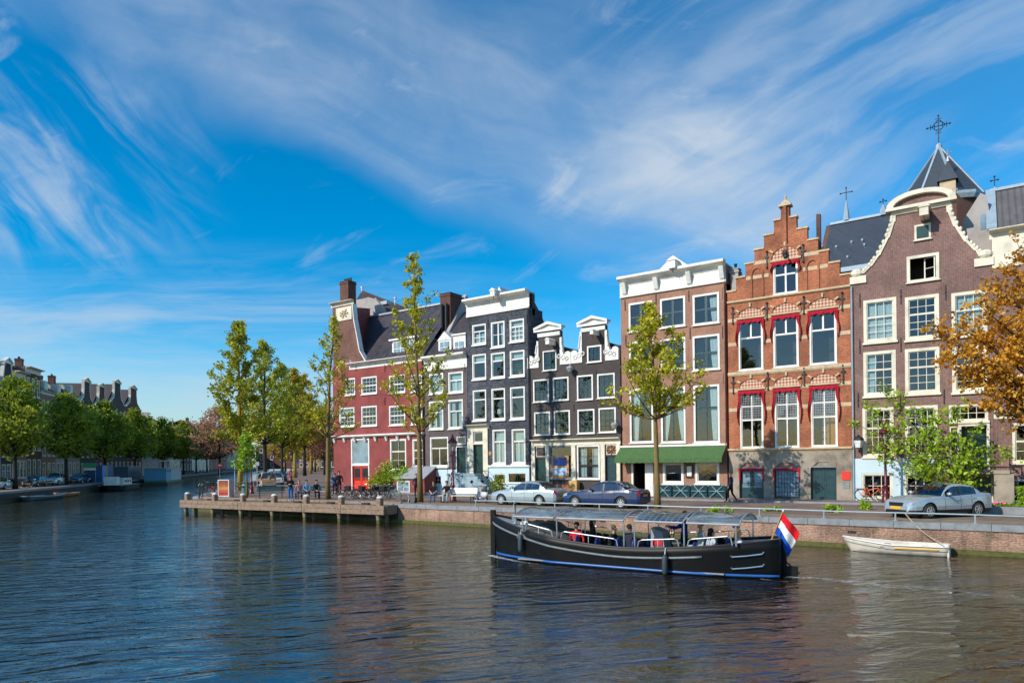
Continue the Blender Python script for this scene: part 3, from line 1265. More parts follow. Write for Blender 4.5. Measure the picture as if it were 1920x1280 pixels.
def red_house():
 x0, x1 = X(625, 800), X(796)
 h = House('corner_house', 'red painted corner house with white belt course, dark tiled roof and red double doors', 'house', ((x0 + x1) / 2, FY, ST))
 k = dict(top=(4, 2), bot=(4, 2), fw=.12, sill=.05)
 row(h, [(648, 666, 709, 741), (678, 707, 706, 739), (730, 760, 703, 737), (771, 792, 702, 735)], **k)
 row(h, [(637, 665, 764, 800, dict(curtain='blind')), (678, 707, 761, 799), (730, 760, 760, 797.5, dict(open_sash=False)), (771, 792, 759, 796)], **k)
 # street floor
 r = wr(659, 693, 822, 913)
 zsp = Z(676, 873)
 h.window((r[0], r[1], zsp + .05, r[3]), top=(1, 1), split=None, fw=.14, sill=0, glass='glass_blue', rooms=False)
 dr = (r[0] + .14, r[1] - .14, ST + .05, zsp)
 h.door(dr, 'red_door', fw=.13, panels=2, leaves=2, glazed=.42)
 h.window(wr(732, 762, 823, 882), top=(2, 1), bot=(2, 2), split=.62, fw=.13, sill=.05)
 h.window(wr(774, 795, 823, 876), top=(2, 1), bot=(2, 2), split=.62, fw=.13, sill=.05)
 ze = Z(720, 676)
 zn = Z(643, 573)
 xn0, xn1, xs = x0 + .1, X(662, 600), X(688, 660)
 h.wall([(x0, ST), (x0, ze)], [(x1, ST), (x1, ze)], M['br_red'], depth=8.0, eave=ze)
 mb = MB()
 wall_face(mb, [(xn0, ze + .002), (xn0, zn)], [(xs, ze + .002), (xs - .9, ze + 1.2), (xn1 + .55, ze + 2.6), (xn1 + .15, ze + 4.2), (xn1, Z(662, 602)), (xn1, zn)], [], FY)
 h.part(mb, 'raised_gable', M['br_rust'])
 # belt course on consoles
 zb = Z(715, 816)
 o = h.cornice(x0 - .05, x1, zb - .12, zb + .14, .34, name='belt_course', prof=[(0, 0), (.7, .2), (1, .5), (1, .85), (.9, 1), (0, 1)])
 for i in range(9):
  x = x0 + .25 + (x1 - x0 - .6) * i / 8
  h.part(MB().prism_x([(FY - .003, zb - .55), (FY - .12, zb - .5), (FY - .26, zb - .14), (FY - .003, zb - .14)], x - .11, x + .11), 'console', M['white'])
 # plaque and white frame in the raised end gable, cap on top
 pz0, pz1 = Z(645, 601), Z(645, 576)
 px0, px1 = xn0 + .55, xn1 - .12
 mb = MB()
 mb.box(px0, px1, FY - .08, FY - .003, pz0, pz1)
 h.part(mb, 'gable_panel', M['cream'])
 orn = MB()
 for q in range(16):
  a = q * .9
  rr_ = .10 + .035 * q
  orn.ball(((px0 + px1) / 2 + rr_ * math.cos(a) * .9, FY - .09, (pz0 + pz1) / 2 + rr_ * math.sin(a) * .62), .11, 6)
 h.part(orn, 'carved_ornament', M['cream_stone'])
 h.cornice(xn0 - .2, xn1 + .15, zn, zn + .38, .35, 'cream', 'gable_cap')
 # white coping down the flank of the raised gable
 cp = [(xs, ze), (xs - .9, ze + 1.2), (xn1 + .55, ze + 2.6), (xn1 + .15, ze + 4.2), (xn1, zn)]
 mb = MB()
 for (ax, az), (bx, bz) in zip(cp, cp[1:]):
  mb.bar((ax, FY + .16, az), (bx, FY + .16, bz), .52, .10)
 h.part(mb, 'gable_coping', M['white'])
 # eaves cornice
 h.cornice(X(655, 680), x1, ze - .45, ze + .12, .5, 'white', 'cornice')
 # main roof slope
 yr = FY + 4.6
 zr = Z(760, 583, yr)
 xa, xb = X(660, 670), x1 + .1
 xra = X(690, 592, yr)
 mb = MB()
 mb.add([(xa, FY - .1, ze + .1), (xb, FY - .1, ze + .1), (xb, yr, zr), (xra, yr, zr), (xb, yr + 4.4, ze + .1), (xra, yr + 4.4, ze + .1)],
   [(0, 1, 2, 3), (3, 2, 4, 5)])
 rf = h.part(mb, 'roof', M['tile_dark'])
 MB().bar((xra - .1, yr, zr + .06), (xb, yr, zr + .06), .30, .16).build('ridge_cap', M['zinc'], rf)
 MB().bar((xa - .05, FY - .05, ze + .2), (xra - .05, yr, zr + .1), .40, .12).build('verge_board', M['lead'], rf)
 # the end wall of the raised gable closes the slope
 h.part(MB().add([(xn1 + .1, FY + .3, ze), (xra, yr + .3, ze), (xra, yr + .3, zr + 1.0), (xn1 + .1, FY + .3, zn - .3)], [(0, 1, 2, 3)]), 'flank_wall', M['br_red'])
 # dormer
 d0, d1, dz0, dz1 = wr(737, 785, 637, 667, FY + .45)
 dm = MB().box(d0 - .12, d1 + .12, FY + .46, FY + 2.6, dz0 - .1, dz1 + .05)
 dm.prism_x([(FY + .2, dz1 + .05), (FY + 2.8, dz1 + .05), (FY + 2.8, dz1 + .2), (FY + .2, dz1 + .2)], d0 - .3, d1 + .3)
 do = h.part(dm, 'dormer', M['white'])
 for i in range(2):
  a = d0 + (d1 - d0) * i / 2 + .12
  b = d0 + (d1 - d0) * (i + 1) / 2 - .12
  w = MB()
  w.box(a, b, FY + .41, FY + .455, dz0 + .1, dz1 - .1)
  wo = w.build('window', M['glass_blue'], do)
  g = MB()
  for q in range(4):
   x = a + (b - a) * q / 3
   g.box(x - .03, x + .03, FY + .38, FY + .408, dz0 + .05, dz1 - .05)
  for q in range(3):
   z = dz0 + .1 + (dz1 - dz0 - .2) * q / 2
   g.box(a, b, FY + .375, FY + .379, z - .03, z + .03)
  g.build('glazing_bar', M['white'], wo)
 # chimneys
 cx0, cx1 = X(643.5, 560, FY + 2), X(663, 560, FY + 2)
 chimney(h, cx0, cx1 - .3, FY + 1.6, FY + 2.6, zn - .5, Z(653, 529, FY + 2), pots=4)
 cx0, cx1 = X(831, 590, FY + 3), X(850, 590, FY + 3)
 chimney(h, cx0, cx1, FY + 2.6, FY + 4.2, ze + 1, Z(840, 552, FY + 3), pots=0)
 pm = MB()
 for q in (.3, .75):
  pm.tube([(cx0 + (cx1 - cx0) * q, FY + 2.4, ze + 2.2), (cx0 + (cx1 - cx0) * q, FY + 2.4, Z(840, 572, FY + 3))], .14, 7)
 h.part(pm, 'flue', M['iron'])
 # parapet wall between the two roofs
 h.part(MB().prism_x([(FY + .6, ze), (FY + 9.0, ze), (yr, zr + .5)], X(850, 640, FY + 3) - .1, X(850, 640, FY + 3) + .3), 'party_wall', M['plaster'])
 for px, py in ((668, 688), (722, 752), (722, 690)):
  h.anchor(*F(px, py))
 # drain pipe
 h.part(MB().tube([(X(796) - .08, FY - .1, ST + .1), (X(796) - .08, FY - .1, ze - .4)], .055, 6), 'downpipe', M['iron'])
 h.interior()


M['glass_blue'] = plain('painted_sky_glass', (.20, .30, .36), .05, 0, var=.4, scale=1.2)  # sky reflection and pale curtains painted into one opaque pane colour
red_house()


# ---- wing behind the red house ---------------------------------------
def wing():
 Y = FY + 5.2
 x0, x1 = X(664, 560, Y), X(782, 560, Y)
 zt = Z(690, 557, Y)
 h = House('side_street_house', 'dark tiled house with pale rounded gable rising behind the red corner house', 'house', ((x0 + x1) / 2, Y, ST), Y=Y)
 xa, xb = X(655, 590, Y), X(722, 590, Y)
 zl, zr2 = Z(662, 572, Y), Z(722, 590, Y)
 zb = ST
 Lp = [(xa, zb), (xa, zl), (X(664, 563, Y), Z(664, 563, Y)), (X(680, 557, Y), zt - .12), (X(690, 557, Y), zt)]
 Rp = [(xb, zb), (xb, zr2), (X(716, 575, Y), Z(716, 575, Y)), (X(705, 561, Y), Z(705, 561, Y)), (X(690, 557, Y) + .05, zt)]
 h.wall(Lp, Rp, M['plaster'], depth=.5, eave=zl - 2, holes=[])
 yb = Y + 5.0
 ra, rb = (X(678, 546, Y + 3), Z(678, 546, Y + 3)), (X(766, 580, Y + 3), Z(766, 580, Y + 3))
 mb = MB()
 mb.add([(X(660, 566, Y), Y + .3, zl + .3), (X(785, 592, Y), Y + .3, Z(775, 606, Y)), (rb[0], Y + 3, rb[1]), (ra[0], Y + 3, ra[1]), (rb[0] + 1, yb + 2, rb[1] - 3.5), (ra[0] - 1.5, yb + 2, ra[1] - 3.5), (X(650, 570, Y), Y + 3.2, zl)],
   [(0, 1, 2, 3), (3, 2, 4, 5), (0, 3, 6), (3, 5, 6)])
 rf = h.part(mb, 'roof', M['tile_brown'])
 MB().bar((ra[0], Y + 3, ra[1] + .05), (rb[0], Y + 3, rb[1] + .05), .25, .14).build('ridge_cap', M['tile_brown'], rf)
 MB().bar((X(701, 557, Y + .2), Y + .4, Z(701, 557, Y)), (X(712, 573, Y), Y + .2, Z(712, 571, Y)), .16, .12).build('flashing', M['zinc'], rf)
 for px, py in ((679, 541), (741, 561)):
  x, z = on_y(px, py, Y + 3)
  MB().lathe([(.14, -1.1), (.14, 0), (.2, .02), (.2, .2), (.06, .3)], (x, Y + 3, z), 8).build('vent_pipe', M['steel'], rf)
 # roof light
 x, z = on_y(719, 570, Y + .6)
 MB().box(x - .75, x + .75, Y + .3, Y + .9, z - .12, z + .22).build('roof_light', M['zinc'], rf)
 # side body so the roof stands on walls
 h.part(MB().box(xa + .1, X(785, 592, Y), Y + .6, yb + 2, ST, zr2 - 3.2), 'rear_wall', M['br_red'])


wing()


# ---- purple grey house -----------------------------------------------
def purple_house():
 x0, x1 = X(797), X(877)
 h = House('narrow_house', 'narrow purple grey house with pale blue base beside the red corner house', 'house', ((x0 + x1) / 2, FY, ST))
 k = dict(top=(1, 1), bot=(2, 1), split=.62, fw=.13, mun=.05)
 row(h, [(805, 831.5, 700, 738.6), (841, 868.5, 697, 736.5)], curtain='shade', **k)
 row(h, [(805, 831.5, 752, 805), (841, 868.5, 749, 803.6)], curtain='straight', cmat='drape_blue', **k)
 h.window(wr(807, 841, 819, 875), top=(1, 1), bot=(2, 1), split=.64, fw=.12, mun=.07, sill=.09)
 dr = wr(857, 874, 838, 886)
 h.door(dr, 'dark_green', fw=.08, panels=3)
 tr = wr(857, 874, 818, 836)
 h.window((dr[0], dr[1], tr[2] + .12, tr[3]), top=(1, 1), split=None, fw=.06, sill=0)
 h.window(wr(808, 828, 891, 908), top=(3, 2), split=None, fw=.05, sill=.06)
 h.door(wr(843, 858, 899, 920), 'black', fw=.05, panels=1, knob=False)
 ze = Z(837, 668)
 h.wall([(x0, ST), (x0, ze)], [(x1, ST), (x1, ze)], M['br_purple'], depth=9)
 h.cornice(x0, x1, Z(837, 692), ze + .15, .5)
 zb = Z(830, 880)
 mb = MB()
 holes = [q for q in h.holes if q[2] < zb]
 wall_face(mb, [(x0, ST), (x0, zb)], [(x1 - .05, ST), (x1 - .05, zb)], [q if q[3] < zb else (q[0] - .1, q[1] + .1, q[2], zb) for q in holes], FY - .045, .04, .04)
 h.part(mb, 'plinth', M['pale_blue'])
 # roof set back, two dormers
 yr = FY + 4.2
 mb = MB().add([(x0, FY - .1, ze + .1), (x1, FY - .1, ze + .1), (x1, yr, ze + 4.6), (x0, yr, ze + 4.6), (x1, FY + 9, ze), (x0, FY + 9, ze)], [(0, 1, 2, 3), (3, 2, 4, 5)])
 h.part(mb, 'roof', M['tile_dark'])
 for (a, b, t, bt, gab) in ((822, 846, 622, 664, True), (850, 873, 628, 662, False)):
  d0, d1, z0, z1 = wr(a, b, t, bt, FY + .4)
  m2 = MB().box(d0, d1, FY + .4, FY + 2.8, z0, z1 - (.7 if gab else 0))
  if gab:
   m2.prism([(d0 - .1, z1 - .7), (d1 + .1, z1 - .7), ((d0 + d1) / 2, z1 + .05)], FY + .35, FY + 2.8)
  else:
   m2.box(d0 - .12, d1 + .12, FY + .28, FY + 2.9, z1, z1 + .12)
  do = h.part(m2, 'dormer', M['white'])
  zt = z1 - (.85 if gab else .55)
  w = MB().box(d0 + .22, d1 - .22, FY + .34, FY + .39, z0 + .12, zt).build('window', M['glass_blue'], do)
  g = MB()
  xm = (d0 + d1) / 2
  g.box(xm - .03, xm + .03, FY + .31, FY + .339, z0 + .12, zt)
  g.box(d0 + .2, d1 - .2, FY + .30, FY + .306, (z0 + zt) / 2, (z0 + zt) / 2 + .05)
  g.build('glazing_bar', M['white'], w)
 for px, py in ((872, 690), (834, 745)):
  h.anchor(*F(px, py))
 h.interior()


purple_house()


# ---- black brick house -----------------------------------------------
def black_house():
 x0, x1 = X(877, 750), X(994.5, 750)
 h = House('canal_house', 'tall black brick house with deep white cornice and pale blue base', 'house', ((x0 + x1) / 2, FY, ST))
 k = dict(fw=.11, mun=.045, sill=.10)
 row(h, [(886, 911.5, 608, 646, dict(top=(1, 1), bot=(2, 2), split=.68, curtain='half')),
   (921, 946.5, 603, 651, dict(top=(2, 2), split=None, mull=.12, mun=.04, curtain='right')),
   (956, 983, 598.5, 640.4, dict(top=(1, 1), bot=(3, 3), split=.70, curtain='full'))], **k)
 row(h, [(886, 911.7, 664, 711), (921, 947, 661, 708.5), (956.4, 983.8, 657, 705.6)], top=(1, 1), bot=(1, 1), split=.70, curtain='blind', **k)
 row(h, [(887, 912, 731, 788), (922, 947.5, 728, 787), (957, 984.5, 725, 785.6)], top=(1, 1), bot=(1, 1), split=.70, **k)
 row(h, [(924, 948.5, 805, 870), (960, 985.4, 804, 869)], top=(1, 1), bot=(2, 1), split=.66, curtain='shade', **k)
 dr = wr(889, 907, 833, 887)
 h.door(dr, 'dark_green', fw=0, panels=3)
 tr = wr(889, 907, 809, 829)
 h.window((dr[0], dr[1], dr[3] + .15, tr[3]), top=(1, 1), split=None, fw=.05, sill=0)
 row(h, [(927, 948, 888, 906), (953, 987, 886, 905)], top=(2, 1), split=None, fw=.06, bar='dark_green', sill=.05)
 ze = Z(935, 585)
 h.wall([(x0, ST), (x0, ze)], [(x1, ST), (x1, ze)], M['br_black'], depth=1.9)
 h.cornice(x0 - .02, x1 + .02, ze, Z(935, 553), .62)
 h.cornice(x0, x1, ze - .06, ze + .12, .10, name='architrave', prof=[(0, 0), (1, .1), (1, .8), (0, 1)])
 # door surround
 sx0, sx1 = X(877.8, 850), X(916, 850)
 zt = Z(897, 803)
 mb = MB()
 mb.box(sx0, dr[0] - .004, FY - .12, FY - .003, dr[2] - .2, zt)
 mb.box(dr[1] + .004, sx1, FY - .12, FY - .003, dr[2] - .2, zt)
 mb.box(dr[0] - .004, dr[1] + .004, FY - .10, FY - .003, tr[3] + .02, zt)
 mb.box(dr[0] - .004, dr[1] + .004, FY - .10, FY - .003, dr[3] + .01, dr[3] + .14)
 ds = h.part(mb, 'door_surround', M['cream'])
 h.cornice(sx0 - .12, sx1 + .12, zt, zt + .30, .38, 'cream', 'door_cornice')
 # base
 zb = Z(950, 874)
 h.cornice(sx1, x1, zb - .08, zb + .10, .16, 'white', 'base_ledge', prof=[(0, 0), (1, .2), (1, .9), (.8, 1), (0, 1)])
 mb = MB()
 holes = [q for q in h.holes if q[2] < zb - .1 and q[0] > sx1]
 wall_face(mb, [(sx1 + .0, ST), (sx1, zb - .09)], [(x1 - .02, ST), (x1 - .02, zb - .09)], [q if q[3] < zb - .1 else (q[0], q[1], q[2], zb - .1) for q in holes], FY - .05, .045, .045)
 h.part(mb, 'plinth', M['pale_blue'])
 # hoist box and attic hood on the roof
 hoist(h, 923, 549, 1.0, size=.42)
 xx, zz = on_y(940, 556, FY + .8)
 h.part(MB().prism([(xx - .55, zz - .4), (xx + .55, zz - .4), (xx, zz + .75)], FY + .5, FY + 2), 'roof_hood', M['white'])
 roof_flat(h, x0, x1, Z(935, 553) - .1, FY + .1, FY + .8, 'zinc')
 h.part(MB().prism_x([(FY + .8, ze + .6), (FY + 1.9, ze - .4), (FY + 10, ST + 4), (FY + 10, ST), (FY + 1.95, ST), (FY + 1.9, ze - .5), (FY + .8, ze + .2)], x0 + .05, x1 - .05), 'back_roof', M['tile_brown'])
 h.part(MB().box(x0, x1, FY + .43, FY + .8, ze - .5, Z(935, 553) - .25), 'roof_wall', M['br_char'])
 for px, py in ((881, 613), (915, 607), (951, 604), (988, 598)):
  h.anchor(*F(px, py))
 # front steps: landing before the two neighbouring doors, flight to the right
 ya = FY - 1.25
 lx0, lx1 = X(857, 880) , X(908, 880)
 lz = dr[2]
 mb = MB()
 mb.box(lx0, lx1, ya, FY - .06, ST, lz - .14)
 mb.box(lx0 - .05, lx1, ya - .05, FY - .06, lz - .139, lz)
 n = 7
 for i in range(n):
  zt2 = lz - (lz - ST) * (i + 1) / (n + 1)
  mb.box(lx1 + .003 + i * .27, lx1 + (i + 1) * .27, ya, FY - .06, ST, zt2)
 st = h.part(mb, 'front_steps', M['stoop_blue'])
 rl = MB()
 e = lx1 + n * .27
 for z in (lz + .95, lz + .5):
  rl.tube([(lx0, ya + .05, z), (lx1, ya + .05, z), (e, ya + .05, z - (lz - ST))], .022, 5)
 for i in range(5):
  x = lx0 + (lx1 - lx0) * i / 4
  rl.tube([(x, ya + .05, lz), (x, ya + .05, lz + .95)], .02, 5)
 for i in range(1, 4):
  x = lx1 + (e - lx1) * i / 3
  zz2 = lz - (lz - ST) * i / 3
  rl.tube([(x, ya + .05, zz2), (x, ya + .05, zz2 + .95)], .025, 5)
 rl.build('stair_railing', M['iron'], st)
 h.part(MB().tube([(x1 - .05, FY - .12, ST + .1), (x1 - .05, FY - .12, ze - .1)], .05, 6), 'downpipe', M['iron'])
 h.part(MB().box(X(917, 850), X(921.5, 850), FY - .03, FY - .003, Z(919, 853), Z(919, 846)), 'house_plate', M['teak'])
 h.interior()
 return lz


black_house()


# ---- twin neck gable house -------------------------------------------
def pediment(h, x0, x1, z0, z1, mat='white'):
 mb = MB()
 Y = h.Y
 xm = (x0 + x1) / 2
 t = .16
 mb.prism([(x0, z0), (x1, z0), (x1, z0 + t), (x0, z0 + t)], Y - .28, Y - .002)
 mb.prism([(x0, z0 + t), (xm, z1 - t * 1.3), (xm, z1), (x0 - .02, z0 + t * 2)], Y - .30, Y + .3)
 mb.prism([(x1, z0 + t), (x1 + .02, z0 + t * 2), (xm, z1), (xm, z1 - t * 1.3)], Y - .30, Y + .3)
 mb.prism([(x0 + .2, z0 + t), (x1 - .2, z0 + t), (xm, z1 - t * 1.4)], Y - .10, Y - .003)
 return h.part(mb, 'pediment', M[mat])


def scroll_pts(x0, z0, x1, z1, n=7):
 """Concave sweep from the foot (x0, z0) up to the neck (x1, z1)."""
 out = []
 for i in range(n + 1):
  t = i / n * math.pi / 2
  out.append((x0 + (x1 - x0) * math.sin(t), z1 - (z1 - z0) * math.cos(t)))
 return out


def twin_house():
 x0, x1 = X(995, 780), X(1164, 780)
 h = House('neck_gable_house', 'charcoal house with two white scrolled neck gables and a pale wooden shop front', 'house', ((x0 + x1) / 2, FY, ST))
 zb = (Z(990, 686) + Z(1159, 673)) / 2
 zs = zb
 k = dict(top=(3, 2), bot=(3, 2), split=.5, fw=.11, mun=.03, bar='teal_dark', sill=.03)
 row(h, [(1000, 1029.5, 711, 754), (1037, 1066.5, 707, 751), (1082, 1112, 703, 750), (1120, 1153, 700, 746.5)], **k)
 row(h, [(1002, 1031.7, 772, 816), (1039, 1069, 769, 814.5), (1083, 1115, 767, 813), (1122.6, 1155, 764, 811)], **k)
 al = wr(1018, 1043.6, 657, 695)
 ar = wr(1101, 1128, 647.5, 679.4)
 h.window(al, top=(2, 1), split=None, mull=.16, fw=.09, bar='dark_green', sill=.03)
 h.window(ar, top=(3, 2), split=None, fw=.11, bar='teal_dark', sill=.03)
 necks = []
 for (a, b, pt, pb, band) in ((1010, 1050, 603, 621, (623, 631)), (1091.5, 1134.8, 592, 610.7, (613, 621))):
  m = (a + b) / 2
  n0, n1 = X(a, 640), X(b, 640)
  necks.append((n0, n1, Z(m, pb), Z(m, pt), Z(m, band[1]), Z(m, band[0])))
 body = [al, ar]
 xm = (X(1071, 660))

 def gables(mb):
  for (n0, n1, zp, zt, ba, bb) in necks:
   wall_face(mb, [(n0, zb + .001), (n0, zp)], [(n1, zb + .001), (n1, zp)],
      [(q[0], q[1], max(q[2], zb + .001), q[3]) for q in body if q[3] > zb and q[0] > n0 and q[1] < n1], FY, .16, .4)
 for gi, (n0, n1, zp, zt, ba, bb) in enumerate(necks):
  pediment(h, n0 - .28, n1 + .28, zp, zt)
  h.cornice(n0 - .04, n1 + .04, ba, bb, .12, name='gable_band', prof=[(0, 0), (.8, .1), (1, .6), (1, 1), (0, 1)])
  for side in (0, 1):
   if gi == 0:
    xe, zt2, zf = ((X(989.6, 670), Z(1010, 640), zb) if side == 0 else (xm - .02, Z(1050, 633), zb + .05))
   else:
    xe, zt2, zf = ((xm + .02, Z(1092, 622), zb + .05) if side == 0 else (X(1160, 660), Z(1134, 620), zb))
   xn = n0 if side == 0 else n1
   sg = -1 if side == 0 else 1
   w = abs(xe - xn)
   hz = zt2 - zf
   out = [(xn, zf - .12), (xe, zf - .12), (xe, zf + .55)]
   # volute lump, then a sweep up the neck
   for q in range(5):
    t = q / 4 * math.pi
    out.append((xe - sg * (.25 - .27 * math.cos(t)) , zf + .62 + .22 * math.sin(t)))
   for q in range(1, 9):
    t = q / 8
    xx = xe - sg * (.55 + (w - .55 - .16) * math.sin(t * math.pi / 2))
    zz = zf + .55 + (hz - .55) * (1 - math.cos(t * math.pi / 2)) + .05 * math.sin(q * 2.6)
    out.append((xx, zz))
   out.append((xn, zt2))
   if side == 1:
    out = out[::-1]
   o = h.part(MB().prism(out, FY - .07, FY + .22), 'gable_scroll', M['white'])
   c = MB()
   for q in range(3):
    cx = xe - sg * (.34 + .32 * q)
    cz = zf + .30 + .10 * q
    for s2 in range(7):
     a = s2 * .9
     c.ball((cx + .13 * math.cos(a), FY - .08, cz + .13 * math.sin(a)), .065, 5)
   c.build('carved_ornament', M['white'], o)
   c = MB()
   for q in range(6):
    t = q / 6
    c.ball((xn + sg * (.14 + .12 * t), FY - .08, zt2 - .35 - q * (hz - 1.2) / 6), .085, 6)
   c.build('carved_ornament', M['white'], o)
 hoist(h, 1026, 640, .95, size=.32)
 hoist(h, 1099 + 10, 622, .95, size=.26)
 # shop front
 Y = FY
 zc0, zc1 = (Z(1080, 831)), (Z(1080, 825))
 h.cornice(x0 + .05, x1 - .05, zc0 - .12, zc1 + .12, .32, 'cream', 'shop_cornice')
 h.door(wr(1006, 1023.5, 859, 915), 'dark_green', fw=0, panels=4)
 h.window(wr(1006, 1023.5, 837, 856), top=(2, 2), split=None, fw=.05, bar='teal_dark', frame='cream', sill=0, cut=False, rooms=False)
 h.door(wr(1137, 1156, 855, 912), 'teal_dark', fw=0, panels=4)
 fl = wr(1137, 1156, 833.5, 852)
 h.window(fl, top=(1, 1), split=None, fw=.05, frame='cream', sill=0, cut=False, rooms=False)
 orn = MB()
 fx, fz = (fl[0] + fl[1]) / 2, (fl[2] + fl[3]) / 2
 for q in range(8):
  a = q * math.pi / 4
  orn.tube([(fx, Y - .06, fz), (fx + .36 * math.cos(a), Y - .06, fz + .30 * math.sin(a))], .02, 5)
  orn.ball((fx + .36 * math.cos(a), Y - .06, fz + .30 * math.sin(a)), .055, 6)
 orn.ball((fx, Y - .07, fz), .09, 7)
 h.part(orn, 'fanlight_ornament', M['teak'])
 # wide shop window with the notice board; the right window with curtains
 sw = wr(1031, 1073, 836, 896)
 h.window(sw, top=(1, 1), split=None, fw=.06, frame='hard_stone', sill=.10)
 br = wr(1035, 1067, 854, 896)
 nb = MB().box(br[0], br[1], Y - .05, Y + .03, br[2], br[3])
 no = h.part(nb, 'notice_board', M['teak'])
 bx = MB().box(br[0] + .16, br[1] - .16, Y - .065, Y - .052, br[2] + (br[3] - br[2]) * .56, br[3] - .14)
 bx.build('poster', M['poster_blue'], no)
 bx = MB().box(br[0] + .14, br[1] - .14, Y - .065, Y - .052, br[2] + .22, br[2] + (br[3] - br[2]) * .47)
 bx.build('poster', M['poster_pale'], no)
 rw = wr(1082, 1125, 834, 898)
 h.window(rw, top=(4, 2), bot=(4, 1), split=.40, fw=.12, mun=.02, bar='black', sill=.05, curtain='straight')
 for a, b in ((998, 1004.5), (1025, 1030.5), (1073, 1080.5), (1127.5, 1135.5), (1157.5, 1164)):
  h.part(MB().box(X(a, 870), X(b, 870), Y - .14, Y - .003, ST, zc0 - .125), 'pilaster', M['cream'])
 h.part(MB().box(X(1030.8, 905), X(1072.8, 905), Y - .10, Y - .003, ST + .02, Z(1052, 908)), 'shop_base', M['br_orange'])
 # wall lamp between the gables, and the one at the right edge
 for px, py, dn in ((1073.5, 690, 0), (1157, 795, 0)):
  x, z = F(px, py)
  mb = MB().tube([(x, Y, z + .15), (x, Y - .35, z + .28), (x, Y - .42, z + .1)], .025, 5)
  mb.lathe([(.05, .12), (.26, .02), (.27, -.02), (.14, -.30), (.05, -.36)], (x, Y - .42, z), 8)
  h.part(mb, 'wall_lamp', M['zinc'])
 for i, (n0, n1, zp, zt, ba, bb) in enumerate(necks):
  roof_gabled(h, x0 + .1 if i == 0 else xm, xm if i == 0 else x1 - .1, zb - .4, zb + 1.5, FY + .42, FY + 10, 'tile_brown')
 for px, py in ((1118, 700), (1078, 706), (1076, 764), (1160, 760)):
  h.anchor(*F(px, py), .5)
 # one hole may cross the body line
 keep = h.holes
 h.holes = [(a, b, c, min(d, zb)) for a, b, c, d in keep if c < zb]
 h.wall([(x0, ST), (x0, zb)], [(x1, ST), (x1, zb)], M['br_char'], depth=10, extra=gables, holes=None)
 h.holes = keep
 h.interior()


M['poster_blue'] = plain('blue_poster', (.008, .05, .26), .4, var=.1, scale=2)
M['poster_pale'] = plain('pale_sky_poster', (.38, .52, .68), .4, var=.35, scale=1.5)
twin_house()
